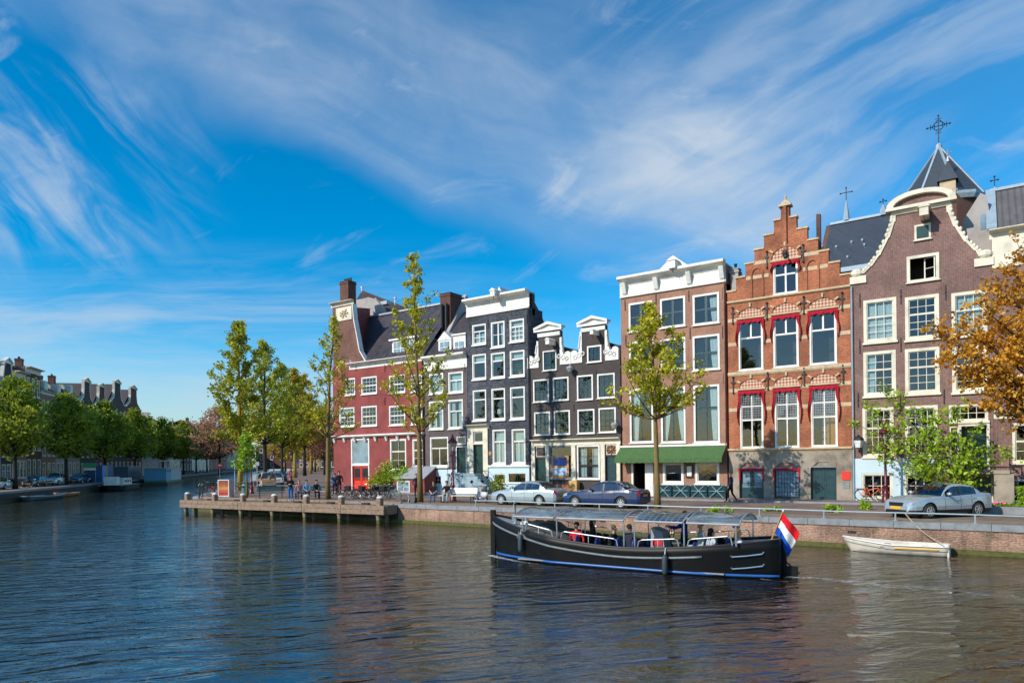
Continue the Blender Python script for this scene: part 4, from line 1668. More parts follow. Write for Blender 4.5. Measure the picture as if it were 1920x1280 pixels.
# ---- brown brick house with the green awning --------------------------
def awning_house():
 x0, x1 = X(1166, 750), X(1362, 750)
 h = House('awning_house', 'red brown brick house with white cornice and a long green awning', 'house', ((x0 + x1) / 2, FY, ST))
 k = dict(top=(2, 1), bot=(2, 1), split=.5, fw=.13, mun=.035, mull=.17, bar='teal_dark', sill=.05, sash=.05)
 row(h, [(1179, 1223.5, 566, 621, {}), (1238, 1285, 557.5, 613.7, {}), (1299, 1348.6, 550.5, 608, dict(curtain='right'))], **k)
 row(h, [(1180, 1226, 639, 695, {}), (1239, 1285.5, 634, 694), (1299, 1349.6, 628, 694, dict(curtain='right'))], **k)
 k.update(split=.62, mull=None, mun=.045, bar='teal_dark')
 row(h, [(1181, 1225, 728, 830, dict(curtain='left')), (1239.5, 1285.4, 725, 830, dict(curtain='sides')), (1300.7, 1349.5, 721.5, 830, dict(curtain='right'))], **k)
 # under the awning: a doorway left open, two shop windows
 dop = wr(1188, 1209.5, 868, 921)
 dop = (dop[0], dop[1], ST + .05, dop[3])
 h.hole(dop)
 h.room(dop, 2.5)
 dl = h.part(MB().box(dop[1] + .02, X(1225, 890), FY - .05, FY - .003, dop[2], dop[3] + .1), 'door_leaf', M['white'])
 h.part(MB().box(dop[0] - .14, dop[0] - .003, FY - .06, FY + .1, dop[2], dop[3] + .1), 'door_frame', M['white'])
 row(h, [(1243, 1282, 866, 906.5), (1304, 1349, 866, 906.5)], top=(1, 1), split=None, fw=.14, sill=.08)
 ze = Z(1262, 544)
 h.wall([(x0, ST), (x0, ze)], [(x1, ST), (x1, ze)], M['br_brown'], depth=11)
 zt = Z(1262, 504.5)
 h.cornice(x0 - .04, x1 + .06, ze, zt, .55)
 for px in (1168.5, 1228, 1289.5, 1351):
  x = X(px, 525) + .12
  h.part(MB().prism_x([(FY - .05, ze + .2), (FY - .16, ze + .25), (FY - .42, zt - .42), (FY - .05, zt - .40)], x - .15, x + .15), 'console', M['white'])
 h.cornice(x0, x1, ze - .02, ze + .16, .12, name='architrave', prof=[(0, 0), (1, .15), (1, .85), (0, 1)])
 roof_flat(h, x0, x1, zt - .1, FY + .05, FY + 11, 'zinc')
 h.part(MB().box(x0, x1, FY + .3, FY + 11, ze - .4, zt - .24), 'roof_wall', M['br_brown'])
 # hoist house
 hx, hz = on_y(1263, 492, FY)
 h.part(MB().prism([(hx - 1.15, zt - .05), (hx + 1.15, zt - .05), (hx, hz + .45)], FY - .1, FY + 2.5), 'hoist_gable', M['white'])
 hoist(h, 1259, 494, .75, size=.48)
 # menu case
 mb = MB().box(X(1286.5, 880), X(1300, 880), FY - .10, FY - .003, Z(1293, 895), Z(1293, 870.5))
 mc = h.part(mb, 'menu_case', M['black'])
 MB().box(X(1289, 880), X(1297.5, 880), FY - .115, FY - .102, Z(1293, 892), Z(1293, 873.5)).build('menu_sheet', M['white'], mc)
 # awning: sloping cloth, front drop and closed ends, on two arms
 a0, a1 = X(1164.5, 850), X(1362.5, 850)
 zt2, zf, out = Z(1262, 837), Z(1262, 867) + .1, 1.05
 n = 40
 vs, fs = [], []
 for i in range(n + 1):
  x = a0 + (a1 - a0) * i / n
  sag = .012 * math.sin(i * 1.3)
  vs += [(x, FY - .02, zt2), (x, FY - out * .5, (zt2 + zf) / 2 + .12 + sag), (x, FY - out, zf + .20 + sag), (x, FY - out - .01, zf - .10 + .025 * (i % 2))]
 for i in range(n):
  for j in range(3):
   a = i * 4 + j
   fs.append((a, a + 4, a + 5, a + 1))
 fs += [(0, 1, 2, 3), (n * 4 + 3, n * 4 + 2, n * 4 + 1, n * 4)]
 aw = h.part(MB().add(vs, fs), 'awning', M['awning'])
 m = aw.modifiers.new('thick', 'SOLIDIFY')
 m.thickness = .02
 MB().box(a0 - .02, a1 + .02, FY - .12, FY - .005, zt2 + .01, zt2 + .14).build('awning_box', M['white'], aw)
 for x in (a0 + .3, a1 - .3):
  MB().tube([(x, FY - .05, zf - .25), (x, FY - out + .05, zf + .15)], .025, 6).build('awning_arm', M['iron'], aw)
 for px, py in ((1172, 572), (1230, 561), (1291.5, 555), (1355, 549), (1173.5, 638), (1294, 625), (1355, 623), (1293, 711), (1357, 710)):
  h.anchor(*F(px, py), .75)
 # low dark plinth below the shop windows
 h.part(MB().box(X(1225.5, 920), x1 - .02, FY - .06, FY - .003, ST, Z(1295, 908)), 'plinth', M['hard_stone'])
 h.part(MB().tube([(x1 - .07, FY - .09, ST + 2.9), (x1 - .07, FY - .09, ze - .1)], .05, 6), 'downpipe', M['br_brown'])
 h.part(MB().box(x0 + .1, X(1181, 890), FY - .04, FY - .003, ST, Z(1173, 910)), 'door_base', M['hard_stone'])
 h.interior()


awning_house()


# ---- orange brick house with the stepped gable ------------------------
def arch_pts(x0, x1, z0, rise, n=10):
 xm = (x0 + x1) / 2
 w = (x1 - x0) / 2
 return [(xm - w * math.cos(math.pi * i / n), z0 + rise * math.sin(math.pi * i / n)) for i in range(n + 1)]


def drape(h, r, foot=.55, parent=None, side=.13):
 """Red cloth swagged over the head of a window and hanging down both sides."""
 x0, x1, z0, z1 = r
 Y = FY
 mb = MB()
 mb.smooth = True
 n = 24
 vs, fs = [], []
 for i in range(n + 1):
  t = i / n
  x = x0 - .06 + (x1 - x0 + .12) * t
  dz = .17 + .04 * math.sin(t * math.pi * 6) + .05 * math.cos(t * 31)
  y = Y - .13 - .03 * math.sin(i * 1.7)
  vs += [(x, Y - .07, z1 + .05), (x, y, z1 - dz * .5), (x, y + .02, z1 - dz)]
 for i in range(n):
  for j in range(2):
   a = i * 3 + j
   fs.append((a, a + 3, a + 4, a + 1))
 mb.add(vs, fs)
 for s in (0, 1):
  xa = x0 - .07 if s == 0 else x1 + .07
  sg = 1 if s == 0 else -1
  vs, fs = [], []
  m = 14
  zl = z1 - (z1 - z0) * foot
  for j in range(m + 1):
   t = j / m
   z = z1 - (z1 - zl) * t
   w = side * (1.0 + .35 * math.sin(t * 5 + s) - .45 * t)
   for i in range(5):
    q = i / 4
    vs.append((xa + sg * (w * q - .05 + .05 * math.sin(t * 7)), Y - .10 - .06 * math.sin(i * 2.1 + t * 3), z))
  for j in range(m):
   for i in range(4):
    a = j * 5 + i
    fs.append((a, a + 1, a + 6, a + 5))
  mb.add(vs, fs)
 mb.smooth = False
 o = mb.build('red_drape', M['drape_red'], parent)
 return o


def stepped_house():
 x0, x1 = X(1366, 740), X(1597, 740)
 h = House('stepped_gable_house', 'orange brick house with a stepped gable and red drapes at its windows', 'house', ((x0 + x1) / 2, FY, ST))
 up = [wr(1385, 1431, 598, 692), wr(1450, 1497.5, 592, 690), wr(1518, 1569, 585, 684.5)]
 lo = [wr(1388, 1431.5, 734, 840), wr(1453, 1498.5, 729, 839), wr(1521, 1570.5, 724, 838)]
 ga = wr(1450, 1496, 490, 551)
 zu0 = sum(q[2] for q in up) / 3
 zu1 = sum(q[3] for q in up) / 3
 zl0 = sum(q[2] for q in lo) / 3
 zl1 = sum(q[3] for q in lo) / 3
 ws = []
 for q in up:
  r = (q[0], q[1], zu0, zu1)
  w = h.window(r, top=(2, 1), bot=(1, 1), split=.66, fw=.09, mun=.10, sill=.03)
  ws.append((r, w, .5))
 for i, q in enumerate(lo):
  r = (q[0], q[1], zl0, zl1)
  w = h.window(r, top=(2, 2), bot=(2, 1), split=.50, fw=.08, mun=.07, sill=.03)
  # leaded lights in the upper half
  ld = MB()
  ix0, ix1 = r[0] + .12, r[1] - .12
  za, zb = r[2] + (r[3] - r[2]) * .53, r[3] - .12
  for j in range(13):
   x = ix0 + (ix1 - ix0) * j / 12
   ld.box(x - .008, x + .008, FY + .058, FY + .062, za, zb)
  for j in range(11):
   z = za + (zb - za) * j / 10
   ld.box(ix0, ix1, FY + .0585, FY + .0615, z - .008, z + .008)
  ld.build('lead_came', M['zinc'], w)
  ws.append((r, w, .58))
 w = h.window(ga, top=(2, 1), bot=(2, 1), split=.62, fw=.08, mun=.10, sill=.05)
 ws.append((ga, w, .35))
 for r, w, ft in ws:
  drape(h, r, ft, w)
 # ground floor: two doors and a barred window
 d1 = wr(1387, 1432.5, 878, 937)
 d2 = wr(1520.5, 1569, 878, 939)
 d1 = (d1[0], d1[1], ST + .04, d1[3])
 d2 = (d2[0], d2[1], ST + .04, d1[3] + .05)
 bw = wr(1452, 1500, 877, 933)
 bw = (bw[0], bw[1], bw[2], d1[3])
 h.door(d1, 'teal_dark', fw=0, panels=2, leaves=2, glazed=.38, y=.14, gmat='glass_blue')
 h.door(d2, 'teal_dark', fw=0, panels=4, leaves=2, y=.14)
 w = h.window(bw, top=(8, 6), split=None, fw=.04, mun=.02, frame='teal_dark', bar='iron', sill=.05, glass='glass_blue', rooms=False)
 # outline
 st = [(1367, 545, None), (1379, 519.5), (1396, 494), (1413, 467), (1431, 441), (1449, 411)]
 rt = [(1594, 518), (1573, 494.8), (1552, 473), (1532, 452), (1512, 430), (1491, 411)]
 zsh = (F(1367, 545)[1] + F(1594, 518)[1]) / 2
 xc = (x0 + x1) / 2
 zz = [(F(*st[i][:2])[1] + F(*rt[i])[1]) / 2 for i in range(6)]
 hw = [(F(*rt[i])[0] - F(*st[i][:2])[0]) / 2 for i in range(6)]
 hw[0] = (x1 - x0) / 2
 Lp, Rp = [(x0, ST), (x0, zz[0])], [(x1, ST), (x1, zz[0])]
 for i in range(1, 6):
  Lp += [(xc - hw[i], zz[i - 1] + .0005), (xc - hw[i], zz[i])]
  Rp += [(xc + hw[i], zz[i - 1] + .0005), (xc + hw[i], zz[i])]
 pz = F(1470, 387)[1]
 pw = .24
 Lp += [(xc - pw, zz[5] + .0005), (xc - pw, pz)]
 Rp += [(xc + pw, zz[5] + .0005), (xc + pw, pz)]
 h.wall(Lp, Rp, M['br_orange'], depth=11, eave=zz[0])
 for i in range(6):
  nxt = hw[i + 1] if i < 5 else pw
  for s in (-1, 1):
   a, b = sorted((xc + s * nxt, xc + s * (hw[i] + .05)))
   h.part(MB().box(a, b, FY - .06, FY + .46, zz[i] + .002, zz[i] + .11), 'coping_stone', M['cream_stone'])
 fin = MB()
 fin.box(xc - .36, xc + .36, FY - .14, FY + .5, pz, pz + .13)
 fin.add([(xc - .28, FY - .05, pz + .13), (xc + .28, FY - .05, pz + .13), (xc + .28, FY + .42, pz + .13), (xc - .28, FY + .42, pz + .13), (xc - .1, FY + .1, pz + .42), (xc + .1, FY + .1, pz + .42), (xc + .1, FY + .28, pz + .42), (xc - .1, FY + .28, pz + .42)],
   [(0, 1, 5, 4), (1, 2, 6, 5), (2, 3, 7, 6), (3, 0, 4, 7), (4, 5, 6, 7)])
 fin.lathe([(.07, .42), (.10, .50), (.05, .56), (.08, .64), (.02, .74)], (xc, FY + .19, pz), 8)
 h.part(fin, 'finial', M['cream_stone'])
 # slender pilaster down from the finial, with an iron lion hook
 h.part(MB().box(xc - .10, xc + .10, FY - .13, FY - .003, zz[3] - .4, pz - .02), 'gable_pilaster', M['br_orange'])
 orn = MB()
 orn.ball((xc, FY - .2, zz[3] - .55), .16, 7, 1, .6, 1.5)
 orn.tube([(xc, FY - .15, zz[3] - .5), (xc + .1, FY - .6, zz[3] - .75), (xc + .2, FY - .95, zz[3] - .95)], .05, 6)
 orn.ball((xc + .22, FY - .98, zz[3] - 1.0), .13, 6)
 h.part(orn, 'gable_ornament', M['iron'])
 # string courses and sills in stone
 for (za, zb, out, nm, mt) in ((zsh - .78, zsh - .60, .12, 'string_course', 'cream_stone'), (zu0 - .34, zu0 - .04, .10, 'sill_course', 'cream_stone'), (zl0 - .30, zl0 - .04, .14, 'sill_course', 'cream_stone')):
  h.cornice(x0, x1, za, zb, out, mt, nm, prof=[(0, 0), (.5, .15), (1, .45), (1, .85), (.85, 1), (0, 1)])
 # stone blocks in the piers
 piers = [(x0, up[0][0] - .05), (up[0][1] + .05, up[1][0] - .05), (up[1][1] + .05, up[2][0] - .05), (up[2][1] + .05, x1)]
 for a, b in piers:
  for z in (zu1 + .0, zu0 + (zu1 - zu0) * .52, zl1 + .02, zl0 + (zl1 - zl0) * .66):
   h.block(a + .02, b - .02, z, z + .22, .012, 'stone_block', M_('cream_stone'))
 for s in (-1, 1):
  h.block(*sorted((xc + s * 1.0, xc + s * (hw[2] - .05))), zz[1] - .2, zz[1] + .02, .012, 'stone_block', M_('cream_stone'))
  h.block(*sorted((xc + s * 1.0, xc + s * 1.9)), ga[3] + .1, ga[3] + .32, .012, 'stone_block', M_('cream_stone'))
 # relieving arches: lattice tympanum under a brick ring with stone keys
 def arch(x0_, x1_, z, rise, lattice=True):
  P = arch_pts(x0_, x1_, z, rise)
  t = h.part(MB().prism(P, FY - .02, FY - .003), 'tympanum', M['lattice' if lattice else 'br_orange'])
  O = arch_pts(x0_ - .16, x1_ + .16, z, rise + .17)
  mb = MB()
  for (a, b, c, d) in zip(P, P[1:], O[1:], O):
   mb.prism([a, b, c, d], FY - .07, FY - .004)
  mb.build('arch_ring', M['br_orange'], t)
  for i in (2, 5, 8):
   kb = MB()
   ox, oz = O[i]
   a = math.pi * i / 10
   dxx, dzz = -math.cos(a), math.sin(a)
   px_, pz_ = ox - dxx * .13, oz - dzz * .13
   qx, qz = ox + dxx * .12, oz + dzz * .12
   kb.bar((px_, FY - .05, pz_), (qx, FY - .05, qz), .10, .20, up=(0, 1, 0))
   kb.build('arch_stone', M['cream_stone'], t)
  bm_ = MB().box(x0_ - .1, x1_ + .1, FY - .09, FY - .004, z - .11, z - .003)
  bm_.build('lintel', M['cream_stone'], t)
 for q in up:
  arch(q[0] - .05, q[1] + .05, zu1 + .22, .55)
 for q in lo:
  arch(q[0] - .05, q[1] + .05, zl1 + .22, .55)
 arch(ga[0] - .1, ga[1] + .1, ga[3] + .18, .72)
 # blind niches in the gable
 for a, b, t_, bt in ((1411, 1429, 503, 557), (1514, 1533, 488, 545)):
  r = wr(a, b, t_, bt)
  mb = MB()
  P = [(r[0], r[2])] + arch_pts(r[0], r[1], r[3] - .35, .35, 8) + [(r[1], r[2])]
  O = [(r[0] - .1, r[2])] + arch_pts(r[0] - .1, r[1] + .1, r[3] - .35, .45, 8) + [(r[1] + .1, r[2])]
  for (p, q, s_, t2) in zip(P, P[1:], O[1:], O):
   mb.prism([p, q, s_, t2], FY - .07, FY - .004)
  h.part(mb, 'blind_niche', M['br_orange'])
 # stone ground floor
 zg = Z(1480, 845)
 mb = MB()
 hs = [d1, bw, d2]
 top = d1[3] + .62
 wall_face(mb, [(x0, ST), (x0, zg)], [(x1, ST), (x1, zg)], [(q[0], q[1], q[2], top - .25) for q in hs], FY - .10, .098, .098)
 h.part(mb, 'stone_base', M['grey_stone'])
 h.cornice(x0 - .02, x1 + .03, zg, zg + .2, .24, 'cream_stone', 'base_course', prof=[(0, 0), (.6, .1), (1, .45), (1, .9), (.8, 1), (0, 1)])
 for q, mt in zip(hs, ('br_brown', 'br_brown', 'grey_stone')):
  h.block(q[0] + .003, q[1] - .003, q[3] + .09, top - .253, .05, 'arch_panel', M[mt])
  h.block(q[0] + .003, q[1] - .003, q[3] + .003, q[3] + .087, .09, 'lintel', M['hard_stone'])
  m2 = MB()
  for s in (0, 1):
   xa = q[0] if s == 0 else q[1]
   sg = 1 if s == 0 else -1
   m2.prism([(xa, top - .25), (xa + sg * .42, top - .25), (xa, top - .62)][::(1 if s == 0 else -1)], FY - .12, FY - .101)
  h.part(m2, 'arch_corner', M['grey_stone'])
 for q in hs[:2]:
  mb = MB()
  n = 26
  vs, fs = [], []
  for i in range(n + 1):
   x = q[0] + (q[1] - q[0]) * i / n
   vs += [(x, FY - .11, q[3] + .02), (x, FY - .13 - .02 * math.sin(i * 2), q[3] - .12 + .03 * math.sin(i * 1.5))]
  fs = [(i * 2, i * 2 + 2, i * 2 + 3, i * 2 + 1) for i in range(n)]
  mb.add(vs, fs)
  for xa in (q[0] + .02, q[1] - .02):
   mb.prism([(xa - .06, q[3]), (xa + .06, q[3]), (xa + .04, q[3] - .8), (xa - .03, q[3] - .8)], FY - .13, FY - .105)
  h.part(mb, 'red_drape', M['drape_red'])
 # red plaque
 pr = wr(1579, 1594.5, 883, 899)
 h.part(MB().box(pr[0], pr[1], FY - .14, FY - .102, pr[2], pr[3]), 'red_plaque', M['plaque'])
 h.part(MB().box(pr[0] + .05, pr[1] - .05, FY - .13, FY - .102, pr[2] - .5, pr[2] - .1), 'stone_tablet', M['hard_stone'])
 roof_gabled(h, x0 + .05, x1 - .05, zz[0] - .5, zz[5] - .8, FY + .45, FY + 11, 'tile_brown')
 # chimney and iron anchors
 cx = X(1372, 520)
 chimney(h, cx - .22, cx + .26, FY + .5, FY + 1.1, zz[0] - .6, Z(1372, 507, FY + .7), 'plaster', 1)
 cx, cz = on_y(1534.5, 402, FY + 3)
 h.part(MB().box(cx - .12, cx + .12, FY + 2.9, FY + 3.2, zz[1], cz), 'flue', M['br_chim'])
 for px, py in ((1374, 592), (1438, 583), (1507, 572), (1579, 565), (1375, 722), (1440, 714), (1508, 706), (1581, 701), (1438, 487), (1506, 475)):
  x, z = F(px, py)
  mb = MB().box(x - .035, x + .035, FY - .07, FY - .003, z - .5, z + .45)
  mb.box(x - .13, x + .13, FY - .075, FY - .06, z + .1, z + .2)
  mb.ball((x, FY - .08, z + .5), .07, 6)
  mb.ball((x, FY - .08, z - .5), .06, 6)
  h.part(mb, 'wall_anchor', M['iron'])
 h.interior()


def M_(n):
 return n


def _block(s, x0, x1, z0, z1, out, name, mat, y_in=.0, parent=None, bev=0):
 m = M[mat] if isinstance(mat, str) else mat
 o = s.part(MB().box(x0, x1, s.Y - out, s.Y - .003 + y_in, z0, z1), name, m, parent)
 return o


House.block = _block
M['plaque'] = plain('red_sign', (.80, .035, .02), .35, var=.06)


def lattice_mat():
 m, nt, b = new_mat('brick_lattice')
 sep = nt.nodes.new('ShaderNodeSeparateXYZ')
 nt.links.new(obj_vec(nt), sep.inputs[0])
 x, y, z = (E(sep.outputs[i]) for i in range(3))
 ch = nt.nodes.new('ShaderNodeTexChecker')
 nt.links.new(comb((x + z) * .71, (x - z) * .71, .5), ch.inputs['Vector'])
 ch.inputs['Scale'].default_value = 7.5
 ch.inputs['Color1'].default_value = (.62, .48, .36, 1)
 ch.inputs['Color2'].default_value = (.36, .11, .05, 1)
 nt.links.new(ch.outputs[0], b.inputs['Base Color'])
 b.inputs['Roughness'].default_value = .85
 return m


M['lattice'] = lattice_mat()
stepped_house()


# ---- plum brick house with the bell gable ------------------------------
def bell_house():
 x0, x1 = X(1600, 740), X(1862, 740)
 h = House('bell_gable_house', 'plum brick house with a wide cream edged bell gable and pale blue base', 'house', ((x0 + x1) / 2, FY, ST))
 k = dict(top=(3, 2), bot=(3, 3), split=.60, fw=.17, mun=.03, frame='cream', sill=.10)
 row(h, [(1619, 1681, 560, 641, dict(top=(3, 1), bot=(3, 3), curtain='full', cmat='curtain')), (1697, 1761, 554, 636), (1784, 1851, 546, 629, dict(top=(3, 1), curtain='full'))], **k)
 row(h, [(1619, 1680, 658, 742, dict(curtain='left', cmat='drape_blue')), (1697, 1762, 652, 738), (1785, 1850, 648, 735, dict(curtain='right', cmat='drape_blue'))], **k)
 row(h, [(1617.5, 1676, 764, 857, {}), (1697, 1759, 760, 855, {})], top=(4, 2), bot=(4, 3), split=.6, fw=.16, mun=.03, frame='cream', sill=.08)
 aw = wr(1700, 1761, 477, 528)
 h.window(aw, top=(1, 1), split=None, fw=.16, frame='cream', sill=.03, open_sash=True)
 # open casement leaf
 cl = MB()
 cx = aw[1] - .2
 for (za, zb) in ((aw[2] + .18, aw[3] - .18),):
  cl.box(cx - .52, cx - .46, FY + .25, FY + .30, za, zb)
  cl.box(cx - .05, cx + .0, FY + .05, FY + .10, za, zb)
  cl.bar((cx - .49, FY + .27, za), (cx - .02, FY + .07, za), .05, .05)
  cl.bar((cx - .49, FY + .27, zb), (cx - .02, FY + .07, zb), .05, .05)
  cl.bar((cx - .49, FY + .27, (za + zb) / 2), (cx - .02, FY + .07, (za + zb) / 2), .03, .03)
 h.part(cl, 'casement', M['white'])
 sr = wr(1714.5, 1745.5, 420, 450)
 h.window(sr, top=(1, 1), split=None, fw=.10, frame='cream', sill=.03, rooms=False, open_sash=True)
 sh = h.part(MB().box(sr[0] + .11, sr[1] - .11, FY - .02, FY + .05, sr[2] + .11, sr[3] - .11), 'shutter', M['dark_green'])
 # entrance
 zd = Z(1824, 880)
 tr = wr(1779, 1853, 758, 790)
 h.window(tr, top=(4, 2), split=None, fw=.10, frame='cream', mun=.03, sill=.10)
 dr = wr(1803, 1850, 799, 880)
 dr = (dr[0], dr[1], zd, tr[2] - .25)
 h.door(dr, 'dark_green', frame='cream', fw=.14, panels=3, leaves=2, y=.5)
 sd = wr(1781, 1797, 797, 870)
 h.window((sd[0], sd[1], zd + .6, tr[2] - .25), top=(2, 4), split=None, fw=.06, frame='cream', bar='iron', sill=.03)
 bs = [wr(1616, 1674, 887, 934), wr(1696, 1754, 887, 934)]
 row(h, [(1616, 1674, 887, 934), (1696, 1754, 887, 934)], top=(3, 2), split=None, fw=.10, mun=.035, frame='cream', sill=.04)
 cd = wr(1799, 1858, 893, 946)
 cd = (cd[0], cd[1], ST + .03, cd[3])
 h.door(cd, 'teal_dark', frame='cream', fw=.10, panels=2, leaves=2, y=.3, knob=False)
 # outline from the photograph's silhouette
 lf = [(1622, 500), (1636, 488), (1652.6, 465), (1666.7, 437), (1672.5, 415), (1674, 397)]
 rt = [(1861, 490), (1845, 479), (1828, 465), (1802.6, 432), (1784, 399), (1780, 380)]
 A = [F(*p) for p in lf]
 B = [F(*p) for p in rt]
 zs_ = [(a[1] + b[1]) / 2 for a, b in zip(A, B)]
 xc = (A[-1][0] + B[-1][0]) / 2
 hw = [(b[0] - a[0]) / 2 for a, b in zip(A, B)]
 xl, xr_ = x0 + .02, x1 - .02
 ze = zs_[0] - .55
 Lp = [(x0, ST), (x0, ze)] + [(xc - w + (0), z) for w, z in zip(hw, zs_)]
 Rp = [(x1, ST), (x1, ze)] + [(xc + w, z) for w, z in zip(hw, zs_)]
 Lp[2] = (x0 + .45, zs_[0])
 Rp[2] = (x1 - .35, zs_[0])
 h.wall(Lp, Rp, M['br_plum'], depth=11, eave=ze)
 # cream carved edges
 for P, sg in ((Lp, -1), (Rp, 1)):
  mb = MB()
  pts = P[1:]
  for (ax, az), (bx, bz) in zip(pts[1:], pts[2:]):
   q = [(ax, az), (bx, bz), (bx + sg * -.15, bz), (ax + sg * -.20, az)]
   mb.prism(q, FY - .07, FY + .44)
   for t in (.2, .5, .8):
    mb.ball((ax + (bx - ax) * t + sg * .02, FY - .03, az + (bz - az) * t), .11, 6, .9, .8, 1.3)
  fx = pts[0][0]
  mb.box(*sorted((fx - sg * .75, fx + sg * .10)), FY - .10, FY + .44, ze + .0, ze + .42)
  mb.ball((fx - sg * .25, FY - .04, ze + .62), .30, 8, 1.1, .6, .8)
  h.part(mb, 'carved_gable_edge', M['cream'])
 # segmental pediment
 zp = zs_[-1]
 w = hw[-1] + .30
 top = F(1728, 356)[1]
 rise = top - zp - .18
 O = arch_pts(xc - w, xc + w, zp + .16, rise, 14)
 I = arch_pts(xc - w + .34, xc + w - .34, zp + .16, rise - .24, 14)
 pm = MB().box(xc - w - .04, xc + w + .04, FY - .34, FY + .42, zp, zp + .16)
 for (a, b, c, d) in zip(O, O[1:], I[1:], I):
  pm.prism([a, b, c, d], FY - .34, FY + .42)
 h.part(pm, 'pediment', M['cream'])
 h.part(MB().prism(I, FY - .08, FY + .3), 'tympanum', M['br_plum'])
 h.cornice(xc - hw[-1] - .05, xc + hw[-1] + .05, zp - .22, zp - .005, .14, 'cream', 'gable_band', prof=[(0, 0), (.6, .1), (1, .6), (1, 1), (0, 1)])
 hoist(h, 1732, 394, 1.05, size=.42, mat='cream')
 zb = Z(1650, 859)
 mb = MB()
 holes = [q for q in h.holes if q[2] < zb]
 xe = X(1797, 900)
 wall_face(mb, [(x0 + .02, ST), (x0 + .02, zb)], [(xe, ST), (xe, zb)], [q for q in holes if q[3] < zb and q[1] < xe], FY - .05, .045, .045)
 h.part(mb, 'plinth', M['pale_blue'])
 # high stoop: slab, piers, steps to the left behind the small tree, rail
 ya = FY - 1.3
 xa = X(1796, 880)
 xz = X(1892, 880)
 so = MB()
 so.box(xa, xz, ya, FY - .06, zd - .20, zd)
 so.box(cd[1] + .12, cd[1] + .95, ya + .05, FY - .06, ST, zd - .204)
 n = 8
 for i in range(n):
  so.box(xa - .003 - (i + 1) * .28, xa - .003 - i * .28, ya, FY - .06, ST, zd - (zd - ST) * (i + 1) / (n + 1))
 st_ = h.part(so, 'front_steps', M['grey_stone'])
 rl = MB()
 rl.tube([(xa - n * .28, ya + .05, ST + 1.0), (xa, ya + .05, zd + 1.0), (xz, ya + .05, zd + 1.0)], .03, 6)
 for x in (xa, (xa + xz) / 2, xz):
  rl.tube([(x, ya + .05, zd), (x, ya + .05, zd + 1.0)], .025, 6)
 rl.tube([(xa - n * .28, ya + .05, ST), (xa - n * .28, ya + .05, ST + 1.0)], .03, 6)
 rl.build('stair_railing', M['iron'], st_)
 roof_gabled(h, x0 + .1, x1 - .1, ze - .2, zp - .5, FY + .45, FY + 11, 'tile_brown')
 for px, py in ((1612, 563), (1689, 556), (1773, 548), (1612, 650), (1689, 646), (1609, 750), (1688, 748), (1770, 743)):
  h.anchor(*F(px, py), .8)
 h.part(MB().tube([(x0 - .02, FY - .10, ST + .1), (x0 - .02, FY - .10, ze - .1)], .05, 6), 'downpipe', M['lead'])
 h.interior()


bell_house()


# ---- house at the right edge -------------------------------------------
def edge_house():
 x0, x1 = X(1862.5, 740), X(1862.5, 740) + 13.2
 h = House('edge_house', 'brick house at the right edge with cream upper storey and grey tiled roof', 'house', ((x0 + x1) / 2, FY, ST))
 row(h, [(1898, 1960, 700, 757), (1898, 1960, 792, 868)], top=(2, 1), bot=(2, 2), split=.55, fw=.12, frame='cream')
 a0, a1 = wr(1898, 1960, 700, 757), wr(1898, 1960, 792, 868)
 for d in (3.1, 6.2, 9.3):
  for q in (a0, a1):
   h.window((q[0] + d, q[1] + d, q[2], q[3]), top=(2, 1), bot=(2, 2), split=.55, fw=.12, frame='cream')
  h.window((a0[0] + d, a0[1] + d, a0[3] + 1.2, a0[3] + 3.2), top=(2, 1), bot=(2, 2), split=.55, fw=.12, frame='cream')
 h.door((a1[0] + 2.9, a1[0] + 4.1, ST + .1, ST + 2.3), 'dark_green', frame='cream')
 row(h, [(1888, 1945, 898, 945)], top=(3, 3), split=None, fw=.08, mun=.04, frame='rail_paint')
 ze = Z(1900, 780)
 zt = Z(1900, 432)
 h.wall([(x0, ST), (x0, zt)], [(x1, ST), (x1, zt)], M['br_plum'], depth=9)
 h.cornice(x0, x1, ze - .1, ze + .30, .35, 'cream')
 h.block(x0 + .01, x1, Z(1890, 500), zt - .3, .03, 'frieze', M['cream'])
 h.cornice(x0 - .1, x1, zt - .3, zt + .15, .45, 'cream', 'eaves_cornice')
 yr = FY + 3.6
 zr = Z(1900, 352, yr)
 mb = MB().add([(x0 + .05, FY - .2, zt + .1), (x1, FY - .2, zt + .1), (x1, yr, zr), (x0 + .05, yr, zr), (x1, FY + 9, zt), (x0 + .05, FY + 9, zt)], [(0, 1, 2, 3), (3, 2, 4, 5)])
 rf = h.part(mb, 'roof', M['tile_grey'])
 MB().bar((x0, yr, zr + .05), (x1, yr, zr + .05), .3, .16).build('ridge_cap', M['lead'], rf)
 MB().bar((x0 + .02, FY - .2, zt + .2), (x0 + .02, yr, zr + .1), .45, .12).build('verge_board', M['lead'], rf)
 # grey side wall with a small window, showing beside the bell gable
 Y2 = FY + 1.4
 a = X(1806, 430, Y2)
 zs = [Z(1806, 412, Y2), Z(1832, 374, Y2), Z(1850, 366, Y2)]
 mb = MB().prism([(a, Z(1806, 480, Y2) - 4), (x0 + .02, Z(1806, 480, Y2) - 4), (x0 + .02, Z(1872, 420, Y2)), (X(1850, 366, Y2), zs[2]), (X(1838, 362, Y2), Z(1838, 362, Y2)), (a, zs[0])], Y2, Y2 + .4)
 sw = h.part(mb, 'side_wall', M['plaster'])
 r = wr(1838, 1848, 402, 430, Y2)
 MB().box(r[0], r[1], Y2 - .03, Y2 - .004, r[2], r[3]).build('window', M['glass_blue'], sw)
 h.interior()


edge_house()


